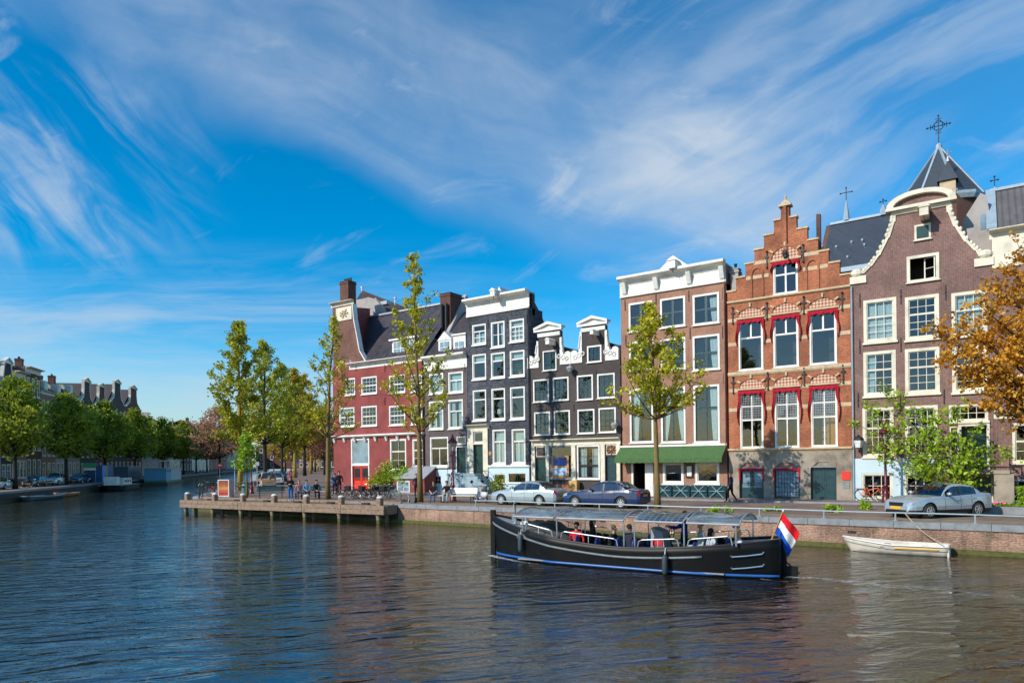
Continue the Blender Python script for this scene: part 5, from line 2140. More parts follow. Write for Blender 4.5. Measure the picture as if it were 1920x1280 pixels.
# ---- church behind -----------------------------------------------------
def cross(mb, x, y, z, hgt, w, fancy=True):
 mb.tube([(x, y, z), (x, y, z + hgt)], .036, 5)
 zc = z + hgt * .66
 mb.tube([(x - w / 2, y, zc), (x + w / 2, y, zc)], .034, 5)
 for dx, dz in ((-w / 2, 0), (w / 2, 0), (0, hgt * .34)):
  mb.ball((x + dx, y, zc + dz), .075, 6)
 if fancy:
  for s in (-1, 1):
   for q in (.35, .7):
    mb.tube([(x + s * w / 2 * q, y, zc - w * .14), (x + s * w / 2 * q, y, zc + w * .14)], .022, 4)
    mb.tube([(x - w * .14, y, zc + s * hgt * .34 * q), (x + w * .14, y, zc + s * hgt * .34 * q)], .022, 4)
   mb.tube([(x + s * .05, y, zc - w * .3), (x + s * w * .3, y, zc)], .02, 4)
   mb.tube([(x + s * .05, y, zc + w * .3), (x + s * w * .3, y, zc)], .03, 4)


def church():
 Y = 60.0
 xa, xb = X(1537, 430, Y), X(1700, 400, Y)
 h = House('church', 'brick church with dark slate roof, pointed tower roof and iron crosses behind the canal houses', 'church', ((xa + xb) / 2 + 6, Y, ST), Y=Y)
 zt, ze = Z(1600, 407, Y + 4), Z(1600, 500, Y)
 xe = X(1990, 420, Y)
 ridge = (xa, Y + 5, zt)
 mb = MB().add([(xa, Y, ze), (xe, Y, ze), (xe, Y + 5, zt), (xa, Y + 5, zt), (xe, Y + 10, ze), (xa, Y + 10, ze)], [(0, 1, 2, 3), (3, 2, 4, 5)])
 rf = h.part(mb, 'nave_roof', M['slate'])
 MB().bar((xa, Y + 5, zt + .06), (xe, Y + 5, zt + .06), .35, .2).build('ridge_cap', M['lead'], rf)
 h.part(MB().box(xa, xe, Y - .02, Y + 9.8, ST, ze - .35), 'nave_wall', M['br_chim'])
 h.part(MB().box(xa - .1, xe, Y - .35, Y - .02, ze - .36, ze), 'gutter', M['lead'])
 h.part(MB().prism_x([(Y, ze), (Y + 10, ze), (Y + 5, zt)], xa - .35, xa - .004), 'end_gable', M['br_chim'])
 # tower roof: eight faces, lead hips
 yt = Y + 2.5
 ax, az = on_y(1760, 273, yt)
 l, r = X(1690, 372, yt), X(1868, 372, yt)
 zb = Z(1780, 382, yt)
 rr = (r - l) / 2
 cx = ax
 n = 8
 ring = [(cx + rr * math.cos(2 * math.pi * (k + .5) / n), yt + rr * math.sin(2 * math.pi * (k + .5) / n), zb) for k in range(n)]
 mb = MB().add(ring + [(cx, yt, az)], [(k, (k + 1) % n, n) for k in range(n)])
 tr = h.part(mb, 'tower_roof', M['slate'])
 hip = MB()
 for p in ring:
  hip.bar(p, (cx, yt, az), .16, .10)
 hip.lathe([(.26, -.5), (.20, .05), (.05, .2)], (cx, yt, az), 8)
 hip.build('lead_hip', M['lead'], tr)
 lo = [(x, y, ST) for x, y, z in ring]
 tw = MB().add(lo + ring, [(k, (k + 1) % n, (k + 1) % n + n, k + n) for k in range(n)])
 h.part(tw, 'tower', M['br_chim'])
 h.part(MB().lathe([(rr + .1, -.5), (rr + .25, -.2), (rr + .25, 0), (rr, .02)], (cx, yt, zb), 8), 'tower_cornice', M['lead'])
 c = MB()
 cross(c, cx, yt, az, Z(1760, 217, yt) - az, 1.5)
 h.part(c, 'cross', M['iron'])
 # little louvred dormer on the tower roof
 dx_, dz_ = on_y(1777, 352, yt - 2.6)
 mb = MB().box(dx_ - .5, dx_ + .5, yt - 2.9, yt - 1.2, dz_ - .9, dz_ + .45)
 do = h.part(mb, 'tower_dormer', M['cream_stone'])
 rfm = MB().add([(dx_ - .65, yt - 3.05, dz_ + .45), (dx_ + .65, yt - 3.05, dz_ + .45), (dx_ + .65, yt - 1.1, dz_ + .45), (dx_ - .65, yt - 1.1, dz_ + .45), (dx_, yt - 2.1, dz_ + 2.2)], [(0, 1, 4), (1, 2, 4), (2, 3, 4), (3, 0, 4)])
 rfm.build('dormer_roof', M['slate'], do)
 c = MB().lathe([(.12, 0), (.05, .4), (.1, .5), (.02, .6)], (dx_, yt - 2.1, dz_ + 2.1), 6)
 c.tube([(dx_ - .25, yt - 2.1, dz_ + 2.75), (dx_ + .25, yt - 2.1, dz_ + 2.75)], .03, 4)
 c.tube([(dx_, yt - 2.1, dz_ + 2.6), (dx_, yt - 2.1, dz_ + 3.05)], .03, 4)
 c.build('finial', M['zinc'], do)
 # spirelets on the ridge with crosses
 for px, base, top, kind in ((1587, 405, 352, 1), (1656, 395, 374, 0), (1865, 372, 331, 0)):
  x, z = on_y(px, base, Y + 5)
  zt2 = Z(px, top, Y + 5)
  mb = MB().lathe([(.30, -.4), (.22, .2), (.12, (zt2 - z) * .35), (.05, (zt2 - z) * .55)], (x, Y + 5, z), 7)
  so = h.part(mb, 'roof_spirelet', M['lead'])
  c = MB()
  cross(c, x, Y + 5, z + (zt2 - z) * .5, (zt2 - z) * .5, .9 if kind else .45, False)
  c.build('cross', M['iron'], so)
 # roof hooks catching the light
 mb = MB()
 for px, py in ((1540, 460), (1568, 462), (1596, 452), (1616, 448), (1594, 488), (1622, 460)):
  x, z = on_y(px, py, Y + 2.2)
  y = Y + 5 * (z - ze) / (zt - ze)
  mb.ball((x, y - .1, z), .13, 5)
 mb.build('roof_hook', M['steel'], rf)


church()


# fill the sliver between the brown house and the stepped one, and behind the twin gables
def back_house():
 Y = FY + 9
 a, b = X(1128, 680, Y), X(1170, 680, Y)
 h = House('rear_house', 'low grey roofed house showing between the right scrolled gable and the brown brick house', 'house', ((a + b) / 2, Y, ST), Y=Y)
 z1 = Z(1150, 668, Y)
 h.wall([(a - 3, ST), (a - 3, z1)], [(b + 1, ST), (b + 1, z1)], M['br_char'], depth=6, holes=[])
 zr = Z(1150, 646, Y + 2)
 h.part(MB().add([(a - 3, Y - .2, z1), (b + 1, Y - .2, z1), (b + 1, Y + 2.5, zr), (a - 3, Y + 2.5, zr), (b + 1, Y + 6, z1), (a - 3, Y + 6, z1)], [(0, 1, 2, 3), (3, 2, 4, 5)]), 'roof', M['slate'])


back_house()
# ------------------------------------------------------------------ trees
def leaves_mesh(name, pts, size, mat, rng, tints, flat=0.0):
 """One small folded leaf quad at every point."""
 n = len(pts)
 P = np.array(pts, dtype=np.float64)
 g = np.random.default_rng(rng)
 d1 = g.normal(size=(n, 3))
 d1 /= np.linalg.norm(d1, axis=1)[:, None]
 d2 = g.normal(size=(n, 3))
 d2 -= d1 * np.sum(d1 * d2, axis=1)[:, None]
 d2 /= np.linalg.norm(d2, axis=1)[:, None]
 s = size * g.uniform(.55, 1.35, n)[:, None]
 a, b = d1 * s * .62, d2 * s * .42
 V = np.stack([P - a, P + b - a * .1, P + a, P - b - a * .1], axis=1).reshape(-1, 3)
 me = bpy.data.meshes.new(name)
 me.vertices.add(4 * n)
 me.vertices.foreach_set('co', V.ravel())
 me.loops.add(4 * n)
 me.loops.foreach_set('vertex_index', np.arange(4 * n, dtype=np.int32))
 me.polygons.add(n)
 me.polygons.foreach_set('loop_start', np.arange(0, 4 * n, 4, dtype=np.int32))
 me.polygons.foreach_set('loop_total', np.full(n, 4, dtype=np.int32))
 me.materials.append(mat)
 at = me.attributes.new('tint', 'FLOAT', 'FACE')
 at.data.foreach_set('value', np.clip(np.array(tints) + g.normal(0, .16, n), 0, 1).astype(np.float32))
 me.update()
 me.validate()
 return me


def bez(p, q, lift, n=5):
 p, q = Vector(p), Vector(q)
 c = (p + q) / 2 + Vector((0, 0, lift))
 return [(p * (1 - t) ** 2 + c * (2 * t * (1 - t)) + q * t ** 2) for t in [i / n for i in range(n + 1)]]


def grow(seed, height, base, prof, limbs, twigs, per, leaf, spread=.30, trunk_r=.16, lean=(0, 0), up=.75, fork=0, gap=0.0, top=1.0):
 """Skeleton and leaf points.  prof(t): crown radius from its foot (0) to its tip (1)."""
 r = random.Random(seed)
 tk = MB()
 tk.smooth = True
 tp = []
 n = 9
 for i in range(n + 1):
  t = i / n
  w = .012 * height * t
  tp.append(Vector((lean[0] * t * t + r.uniform(-w, w) * .5, lean[1] * t * t + r.uniform(-w, w) * .5, height * top * t)))
 rad_ = [trunk_r * (1.25 if i == 0 else 1) * (1 - .86 * (i / n)) + .012 for i in range(n + 1)]
 tk.tube(tp, rad_, 9)

 def on_trunk(z):
  k = min(n - 1, int(z / (height * top) * n))
  f = z / (height * top) * n - k
  return tp[k].lerp(tp[k + 1], min(1, max(0, f)))
 pts, tints = [], []
 ga = r.uniform(0, 6)
 for i in range(limbs):
  t = (i + r.uniform(.1, .9)) / limbs
  t = t ** .85
  zc = base + (height - base) * t
  ga += 2.4 + r.uniform(-.5, .5)
  R0 = prof(t) * r.choice((.55, .75, .9, 1.0, 1.22)) * r.uniform(.9, 1.08)
  rise = R0 * up * r.uniform(.7, 1.5)
  zs = max(base * .92, zc - rise)
  p = on_trunk(min(zs, height * top * .97))
  e = Vector((p.x + R0 * math.cos(ga), p.y + R0 * math.sin(ga), zc + r.uniform(-.1, .3) * R0))
  path = bez(p, e, -.18 * R0)
  lr = max(.012, trunk_r * .34 * (1 - .7 * t))
  tk.tube(path, [lr * (1 - .8 * j / 5) + .006 for j in range(6)], 5, False)
  tone = r.uniform(.25, .75)
  nt_ = max(2, int(twigs * (.5 + R0 / max(.1, prof(.3))) * .7))
  for k in range(nt_):
   f = r.uniform(.28, 1.0) ** .8
   j = min(4, int(f * 5))
   b0 = path[j].lerp(path[j + 1], f * 5 - j)
   dv = Vector((r.gauss(0, 1), r.gauss(0, 1), r.uniform(.1, 1.5) * up))
   dv = dv.normalized() * R0 * r.uniform(.14, .42)
   b1 = b0 + dv
   tk.tube([b0, (b0 + b1) / 2 + Vector((0, 0, -.05 * R0)), b1], [lr * .35 + .004, lr * .25 + .004, .005], 3, False)
   if r.random() < gap:
    continue
   tn = min(1, max(0, tone + r.gauss(0, .14)))
   for q in range(per):
    u = r.random()
    c = b0.lerp(b1, .25 + .85 * u)
    pts.append((c.x + r.gauss(0, spread), c.y + r.gauss(0, spread), c.z + r.gauss(0, spread * .8)))
    tints.append(tn)
 # tip
 for q in range(per * 3):
  z = height * r.uniform(.86, 1.0)
  c = on_trunk(min(z, height * top * .999))
  pts.append((c.x + r.gauss(0, spread * .8), c.y + r.gauss(0, spread * .8), z + r.gauss(0, spread)))
  tints.append(.6)
 return tk, pts, tints


def tree(name, label, loc, mat, barkm, seed, size, group=None, rz=0, cat='tree', sc=1.0, **kw):
 tk, pts, tints = grow(seed, **kw)
 t = thing(name, label, cat, loc, rz, group)
 tk.build('trunk', M[barkm], t, fix=False)
 me = leaves_mesh('crown', pts, size, M[mat], seed, tints)
 link('crown', me, t)
 t.scale = (sc, sc, sc)
 return t


def retree(src, label, loc, rz, sc, group=None, mat=None):
 c = copy_tree(src)
 c.location = loc
 c.rotation_euler = (0, 0, rz)
 c.scale = sc if isinstance(sc, tuple) else (sc, sc, sc)
 c['label'] = label
 if group:
  c['group'] = group
 if mat:
  for ch in KIDS[c.name]:
   if ch.name.startswith('crown'):
    ch.data = ch.data.copy()
    ch.data.materials[0] = M[mat]
 return c


def column(w, lo=.35, peak=.28):
 def f(t):
  if t < peak:
   return w * (lo + (1 - lo) * (t / peak) ** .7)
  return w * max(.10, (1 - ((t - peak) / (1 - peak)) ** 1.25) * .92 + .08)
 return f


def dome(w):
 return lambda t: w * max(.12, math.sin(math.pi * min(.98, .20 + .79 * t)) ** .8)


# three young elms on the quay edge in front of the houses
t787 = at_depth(787, 45)
hz = z_at(772, 474, 45) - ST
tree('elm_tree', 'tallest young elm on the quay, before the join of red and purple houses', (*t787, ST), 'leaf_front', 'bark_gold', 11, .17,
  'young elms on the quay edge', height=hz, base=hz * .30, prof=column(2.55, .95, .16), limbs=44, twigs=9, per=19, leaf=.2, spread=.13, trunk_r=.17, up=1.2, lean=(-.45, 0), gap=.24)
t615 = at_depth(614, 50)
hz = z_at(628, 590, 50) - ST
tree('elm_tree', 'thin young elm on the quay, before the left corner of the red house', (*t615, ST), 'leaf_front', 'bark_gold', 23, .17,
  'young elms on the quay edge', height=hz, base=hz * .36, prof=column(2.1, .85, .20), limbs=32, twigs=8, per=16, leaf=.2, spread=.14, trunk_r=.165, up=1.35, lean=(.75, .2), gap=.18)
t1232 = at_depth(1232, 36.3)
hz = z_at(1216, 566, 36.3) - ST
tree('elm_tree', 'young elm on the quay in front of the green awning', (*t1232, ST), 'leaf_front', 'bark_gold', 31, .165,
  'young elms on the quay edge', height=hz, base=hz * .47, prof=column(2.05, .95, .28), limbs=44, twigs=9, per=20, leaf=.2, spread=.13, trunk_r=.15, up=.95, lean=(-.35, 0), gap=.2)

# the denser group where the side street begins
G = 'elms along the side street'
g1 = tree('elm_tree', 'tall elm with yellow lichened trunk beside the poster case', (*at_depth(450, 70), ST), 'leaf_group', 'bark_lich', 41, .24, G,
   height=z_at(446, 602, 70) - ST, base=5.0, prof=column(3.1, .75, .26), limbs=58, twigs=10, per=21, leaf=.2, spread=.21, trunk_r=.24, up=1.05, gap=.19)
g2 = tree('elm_tree', 'dark trunked elm right of the yellow lichened elm, behind the beige car', (*at_depth(497, 88), ST), 'leaf_group', 'bark_dark', 47, .27, G,
   height=z_at(490, 640, 88) - ST, base=5.6, prof=column(3.6, .7, .3), limbs=52, twigs=10, per=21, leaf=.2, spread=.24, trunk_r=.26, up=1.0, gap=.19)
for i, (px, top, Zd, mt, lab) in enumerate(((529, 680, 108, 'leaf_group', 'third elm of the side street row, dark trunk, behind the two blue cars'),
           (553, 690, 124, 'leaf_gold', 'olive gold elm of the side street row with a feathery bare tip'),
           (571, 702, 142, 'leaf_gold', 'gold green elm next along the side street row'),
           (583, 742, 165, 'leaf_gold', 'smaller golden elm well down the side street'),
           (591, 775, 200, 'leaf_gold', 'golden elm near the far end of the side street row'),
           (596, 800, 250, 'leaf_gold', 'farthest golden elm in the side street row'))):
 s = g2 if i % 2 == 0 else g1
 H0 = (z_at(490, 640, 88) if i % 2 == 0 else z_at(446, 602, 70)) - ST
 k = (z_at(px, top, Zd) - ST) / H0
 retree(s, lab, (*at_depth(px, Zd), ST), 1.3 * i + .7, (k * (1.1 if i else .95), k * (1.1 if i else .95), k), G, mt)
# young sapling by the bin
tree('sapling', 'slim sapling with pale stem and bright leaves beside the poster case', (*at_depth(462, 52.5), ST), 'leaf_fresh', 'bark_gold', 53, .17, None,
  height=z_at(462, 815, 52.5) - ST, base=2.3, prof=dome(.8), limbs=18, twigs=6, per=14, leaf=.2, spread=.2, trunk_r=.07, up=.6)

# copper-leaved trees behind, dense gold trees over the street end
c1 = tree('copper_tree', 'copper leaved tree between the left bank and the tall elm', (*at_depth(412, 165), ST), 'leaf_copper', 'bark_dark', 61, .42, 'copper leaved trees in the distance',
   height=z_at(405, 764, 165) - ST, base=4.5, prof=dome(6.4), limbs=64, twigs=8, per=16, leaf=.3, spread=.5, trunk_r=.3, up=.5)
retree(c1, 'copper leaved tree seen left of the thin elm and the red house', (*at_depth(608, 150), ST), 2.0, (.72, .72, .92), 'copper leaved trees in the distance')
retree(c1, 'golden tree filling the gap at the end of the side street', (*at_depth(586, 235), ST), 1.0, .85, None, 'leaf_gold')
retree(c1, 'olive gold tree behind the elm row above the blue cars', (*at_depth(535, 215), ST), 3.1, (1.0, 1.0, .9), None, 'leaf_gold')
retree(c1, 'golden tree at the street end close by the red house', (*at_depth(612, 215), ST), 4.2, (.6, .6, .78), None, 'leaf_gold')

# left bank
GL = 'elms along the shaded left bank'


def lb(s, inland):
 """A point on the left bank: s metres along the quay, so many metres inland."""
 return LE[0] + BK[0] * s - LN[0] * inland, LE[1] + BK[1] * s - LN[1] * inland


def s_for_px(px, inland):
 """How far along the bank a sight line at px meets the line that many metres inland."""
 best = None
 dx, dy, _ = sight(px, 870)
 ox, oy = LE[0] - LN[0] * inland, LE[1] - LN[1] * inland
 # o + s*BK = k*(dx,dy)
 det = BK[0] * (-dy) - BK[1] * (-dx)
 s = ((-ox) * (-dy) - (-oy) * (-dx)) / det
 k = (BK[0] * (-oy) - BK[1] * (-ox)) / det
 return s, k


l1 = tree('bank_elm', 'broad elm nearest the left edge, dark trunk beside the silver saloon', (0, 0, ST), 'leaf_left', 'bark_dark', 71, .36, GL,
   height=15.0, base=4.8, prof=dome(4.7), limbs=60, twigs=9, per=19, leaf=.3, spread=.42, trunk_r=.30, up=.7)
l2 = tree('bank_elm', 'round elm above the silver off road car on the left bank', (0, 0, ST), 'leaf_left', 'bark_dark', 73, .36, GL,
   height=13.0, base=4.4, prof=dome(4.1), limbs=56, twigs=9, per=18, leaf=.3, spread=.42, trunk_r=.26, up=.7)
LB = [(28, 712, l1, None), (124, 742, l2, None), (197, 755, l1, 'bright topped elm above the white cabin barge'), (253, 770, l2, 'elm left of the gable wall with the orange roof'),
  (306, 786, l1, 'elm just right of the orange roofed gable wall'), (344, 792, l2, 'elm above the end of the blue and white houseboat'), (368, 797, l1, 'elm with a lone dark trunk right of the houseboat'),
  (388, 803, l2, 'last elm of the left bank, beside the copper tree')]
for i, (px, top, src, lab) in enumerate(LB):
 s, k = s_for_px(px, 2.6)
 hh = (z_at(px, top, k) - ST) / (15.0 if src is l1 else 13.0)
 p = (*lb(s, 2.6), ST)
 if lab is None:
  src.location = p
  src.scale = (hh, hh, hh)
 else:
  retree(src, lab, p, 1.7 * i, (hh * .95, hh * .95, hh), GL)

# small fresh green tree in front of the bell gable house
px_ = on_y(1792, 890, 42.35)[0]
r_ = random.Random(5)


def garden_tree():
 t = thing('garden_tree', 'small fresh green tree with pale forked stems before the bell gable house', 'tree', (px_, 42.3, ST + .1))
 tk = MB()
 tk.smooth = True
 pts, tints = [], []
 ends = [(-4.6, -.3, 5.6), (-3.6, .1, 6.4), (-2.2, -.4, 5.6), (-3.2, -.9, 4.2), (-4.3, .2, 3.7), (-1.0, -.1, 5.0), (.2, -.3, 5.2), (1.2, .1, 4.4), (1.9, -.5, 3.3), (-1.5, -.8, 3.6), (-2.4, .3, 3.0), (.8, -.9, 2.9), (2.4, .2, 2.6), (-5.0, -.4, 4.6), (-.3, -.9, 4.0), (-3.9, -.6, 2.9)]
 for i, e in enumerate(ends):
  b = Vector((r_.uniform(-.25, .15), r_.uniform(-.15, .15), 0))
  m_ = Vector((e[0] * .30 - .1, e[1] * .5, e[2] * .45))
  path = [b, b.lerp(m_, .5) + Vector((.12, 0, .15)), m_, m_.lerp(Vector(e), .55) + Vector((0, 0, .2)), Vector(e)]
  big = i in (1, 5, 6)
  tk.tube(path, [.085 if big else .045, .075 if big else .04, .055 if big else .03, .025, .008], 6, False)
  for k in range(15):
   f = r_.uniform(.35, 1.0)
   q = f * 4
   j = min(3, int(q))
   b0 = path[j].lerp(path[j + 1], q - j)
   b1 = b0 + Vector((r_.gauss(0, .42), r_.gauss(0, .35), r_.gauss(.10, .30)))
   tk.tube([b0, b1], [.012, .005], 3, False)
   tn = r_.uniform(.2, .9)
   for w in range(16):
    c = b0.lerp(b1, r_.uniform(.3, 1.15))
    pts.append((c.x + r_.gauss(0, .14), c.y + r_.gauss(0, .14), c.z + r_.gauss(0, .10)))
    tints.append(tn)
 tk.build('trunk', M['bark_gold'], t, fix=False)
 link('crown', leaves_mesh('crown', pts, .15, M['leaf_fresh'], 5, tints), t)


garden_tree()


# orange tree leaning in from the right
def orange_tree():
 bx, by = at_depth(1990, 27.5)
 t = thing('orange_tree', 'orange leaved tree leaning in from the right edge above the quay', 'tree', (bx, by, ST))
 tk = MB()
 tk.smooth = True
 pts, tints = [], []
 rr = random.Random(15)
 tk.tube([(0, 0, 0), (.05, .1, 2.2), (0, .1, 4.2), (-.2, .1, 6.5), (-.3, .1, 9.5)], [.24, .20, .17, .12, .05], 8)
 # limb tips in px -> real points at this tree's own distance
 tips = [(1752, 615, .2), (1785, 640, -.3), (1770, 665, .4), (1800, 610, .3), (1830, 565, -.4), (1850, 530, .3), (1880, 490, -.2), (1915, 465, .3), (1860, 600, .6), (1840, 660, -.6), (1815, 690, .2), (1870, 690, .5), (1900, 640, -.7), (1895, 560, .7), (1830, 625, .8), (1930, 520, -.5), (1960, 480, .2), (1990, 560, .8), (1960, 640, .5), (1930, 700, -.4), (1880, 735, .3), (1820, 705, -.2), (1850, 760, .1), (1905, 600, .2), (2010, 480, 0), (2040, 600, -.3), (1990, 700, .2), (1790, 605, .0), (1940, 585, -1.0)]
 for i, (px, py, dd) in enumerate(tips):
  k = 27.2 + dd * 1.3
  e = Vector((*at_depth(px, k), z_at(px, py, k))) - Vector((bx, by, ST))
  s0 = Vector((0, .1, max(3.2, e.z - 1.2 - .45 * Vector((e.x, e.y)).length)))
  path = bez(s0, e, .25)
  tk.tube(path, [.06, .05, .038, .028, .018, .008], 5, False)
  for q in range(19):
   f = rr.uniform(.42, 1.0)
   j = min(4, int(f * 5))
   b0 = path[j].lerp(path[j + 1], f * 5 - j)
   b1 = b0 + Vector((rr.gauss(0, .34), rr.gauss(0, .34), rr.gauss(.05, .28)))
   tk.tube([b0, b1], [.010, .004], 3, False)
   tn = rr.uniform(.15, .9)
   for w in range(17):
    c = b0.lerp(b1, rr.uniform(.3, 1.15))
    pts.append((c.x + rr.gauss(0, .12), c.y + rr.gauss(0, .12), c.z + rr.gauss(0, .09)))
    tints.append(tn)
 tk.build('trunk', M['bark_dark'], t, fix=False)
 link('crown', leaves_mesh('crown', pts, .14, M['leaf_orange'], 15, tints), t)


orange_tree()


def bush(name, label, loc, size, mat, seed, n, leaf, cat='bush'):
 t = thing(name, label, cat, loc)
 rr = random.Random(seed)
 tk = MB()
 pts, tints = [], []
 for i in range(n):
  e = Vector((rr.uniform(-1, 1) * size[0], rr.uniform(-1, 1) * size[1], rr.uniform(.25, 1) * size[2]))
  e.z *= 1 - .45 * min(1, abs(e.x) / size[0]) ** 2
  tk.tube([(e.x * .2, e.y * .2, 0), (e.x * .6, e.y * .6, e.z * .6), e], [.02, .014, .005], 4, False)
  tn = rr.uniform(.1, .95)
  for q in range(30):
   s = min(.22, size[2] * .25)
   pts.append((e.x + rr.gauss(0, s), e.y + rr.gauss(0, s), max(.03, e.z + rr.gauss(0, s * .9))))
   tints.append(tn)
 tk.build('stems', M['bark'], t, fix=False)
 link('foliage', leaves_mesh('foliage', pts, leaf, M[mat], seed, tints), t)
 return t


bx = X(730, 880, 42.6)
bush('bush', 'bushy yellow green shrub against the red house beside the lean to', (bx + .2, 42.8, ST + .1), (1.7, .6, 2.5), 'leaf_fresh', 81, 60, .17)
bush('bush', 'lower left shrub under the windows of the red house', (X(708, 890, 42.6), 42.8, ST + .1), (1.1, .5, 1.3), 'leaf_group', 82, 34, .15)
WG = 'weeds along the quay edge'
for i, (px, py, w, hh, lab) in enumerate(((1350, 962, .5, .28, 'weed tuft on the quay edge behind the boat canopy'), (1563, 960, .4, .30, 'weed tuft at the quay rail right of the flag'),
           (1622, 955, .18, .40, 'tall weed sprouting left of the silver saloon on the quay'), (1604, 930, .28, .4, 'weed at the foot of the pale blue wall'),
           (1373, 930, .22, .45, 'weed at the wall foot beside the walking man'), (1450, 958, .4, .2, 'flat weed tuft on the quay edge above the flag'))):
 p = on_z(px, py, ST)
 bush('weed', lab, (*p, ST + .005), (w, w * .6, hh), 'leaf_fresh', 90 + i, 10, .10, 'weed')['group'] = WG
# ------------------------------------------------------------------ cars
def lerp_tab(T, x):
 for (xa, a), (xb, b) in zip(T, T[1:]):
  if xa <= x <= xb:
   f = (x - xa) / (xb - xa) if xb > xa else 0
   f = f * f * (3 - 2 * f) * .35 + f * .65
   return a + (b - a) * f
 return T[0][1] if x < T[0][0] else T[-1][1]


def car(name, label, loc, rz, paint, L=4.6, W=1.78, H=1.43, wb=2.68, fo=.88, rw=.315, hood=.72, cowl=.92, cx=.62, rfx=-.15, rrx=-.95, bx=-1.6,
  deck=.98, tail=.90, wagon=False, group=None, spokes=7, dark_sill=False, cat='car', plate='yellow', grille=(.36, .16)):
 """A car with its nose towards +x.  Body and glasshouse are lofted along the length."""
 t = thing(name, label, cat, loc, rz, group)
 xf, xr = L / 2, -L / 2
 wf, wr_ = xf - fo, xf - fo - wb
 top = [(xr, tail - .16), (xr + .10, tail), (bx, deck), (cx, cowl), ((cx + xf) / 2, (cowl + hood) / 2 + .045), (xf - .22, hood), (xf - .06, hood - .10), (xf, hood - .24)]
 wid = [(xr, .78), (xr + .12, .90), (xr + .55, .98), (-.5, 1.0), (.8, 1.0), (xf - .75, .97), (xf - .30, .90), (xf - .10, .80), (xf, .66)]
 xs = set()
 n = 34
 for i in range(n + 1):
  xs.add(round(xr + L * i / n, 3))
 for c in (wf, wr_):
  for k in range(13):
   xs.add(round(c + (rw + .07) * math.cos(math.pi * k / 12), 3))
 for x in (xr + .06, xf - .05, xf - .12, xf - .25):
  xs.add(round(x, 3))
 xs = sorted(xs)

 def low(x):
  z = .20 + (.10 * max(0, (abs(x) - (L / 2 - .35)) / .35))
  for c in (wf, wr_):
   d = abs(x - c)
   R = rw + .07
   if d < R + 1e-4:
    z = max(z, rw + math.sqrt(max(0, R * R - d * d)) - .01)
  return z

 def sec(x):
  w = W / 2 * lerp_tab(wid, x)
  zt = lerp_tab(top, x)
  zl = low(x)
  zs = zt - .16
  P = [(w * .93, zl), (w * .985, max(zl + .004, min(.36, zs - .12))), (w, max(zl + .008, min(.52, zs - .06))), (w * .985, max(zl + .012, zs)), (w * .945, max(zl + .016, zt - .045)), (w * .86, zt), (w * .45, zt + .022), (0, zt + .03)]
  return P
 body, head, tailm, sill = MB(), MB(), MB(), MB()
 S = [sec(x) for x in xs]
 for s in (1, -1):
  for i in range(len(xs) - 1):
   xm = (xs[i] + xs[i + 1]) / 2
   for j in range(7):
    q = [(xs[i], s * S[i][j][0], S[i][j][1]), (xs[i + 1], s * S[i + 1][j][0], S[i + 1][j][1]), (xs[i + 1], s * S[i + 1][j + 1][0], S[i + 1][j + 1][1]), (xs[i], s * S[i][j + 1][0], S[i][j + 1][1])]
    tgt = body
    if j in (3, 4) and xm > xf - .40 and xm < xf - .02:
     tgt = head
    elif j in (3, 4) and xm < xr + .20 and not wagon:
     tgt = tailm
    elif wagon and j in (3, 4) and xm < xr + .22:
     tgt = tailm
    elif dark_sill and j == 0:
     tgt = sill
    tgt.smooth = True
    tgt.quad(*(q if s > 0 else q[::-1]))
 for i, nm in ((0, 'r'), (len(xs) - 1, 'f')):
  P = S[i]
  ring = [(xs[i], p[0], p[1]) for p in P] + [(xs[i], -p[0], p[1]) for p in P[::-1][1:]]
  body.smooth = False
  body.add(ring, [tuple(range(len(ring)))])
 # glasshouse
 belt = lambda x: lerp_tab(top, x) - .02
 rear_x = xr + .10 if wagon else bx
 gx = sorted({round(v, 3) for v in [cx + .02 + (rfx - cx - .02) * k / 4 for k in range(5)] + [rfx + (rrx - rfx) * k / 8 for k in range(9)] + [rrx + (rear_x - rrx) * k / 4 for k in range(5)] + [-.34, -.26]})

 def roofz(x):
  if x >= rfx:
   f = max(0, min(1, (cx + .02 - x) / (cx + .02 - rfx)))
   return belt(x) + .02 + (H - .035 - belt(rfx)) * (math.sin(f * math.pi / 2) ** .92)
  if x >= rrx:
   f = (x - rrx) / (rfx - rrx)
   return H - .035 + .03 * math.sin(math.pi * f) + (-.03) * (1 - f) ** 2
  f = max(0, min(1, (x - rear_x) / (rrx - rear_x)))
  return belt(x) + .02 + (H - .065 - belt(rrx)) * (math.sin(f * math.pi / 2) ** (.55 if wagon else .95))

 def gsec(x):
  b = belt(x)
  z = roofz(x)
  wb_ = W / 2 * .925 * (1 if x > bx else .96)
  h = max(0.0, z - b)
  inn = min(1, h / (H - b + .001)) * .205 * W / 1.78
  y = wb_ - inn
  return [(wb_, b - .03), (wb_ - inn * .82, b + h * .80), (y - .05, z - .012), (y * .55, z + .012), (0, z + .02)]
 G = [gsec(x) for x in gx]
 parts = {}

 def put(key):
  if key not in parts:
   parts[key] = MB()
   parts[key].smooth = True
  return parts[key]
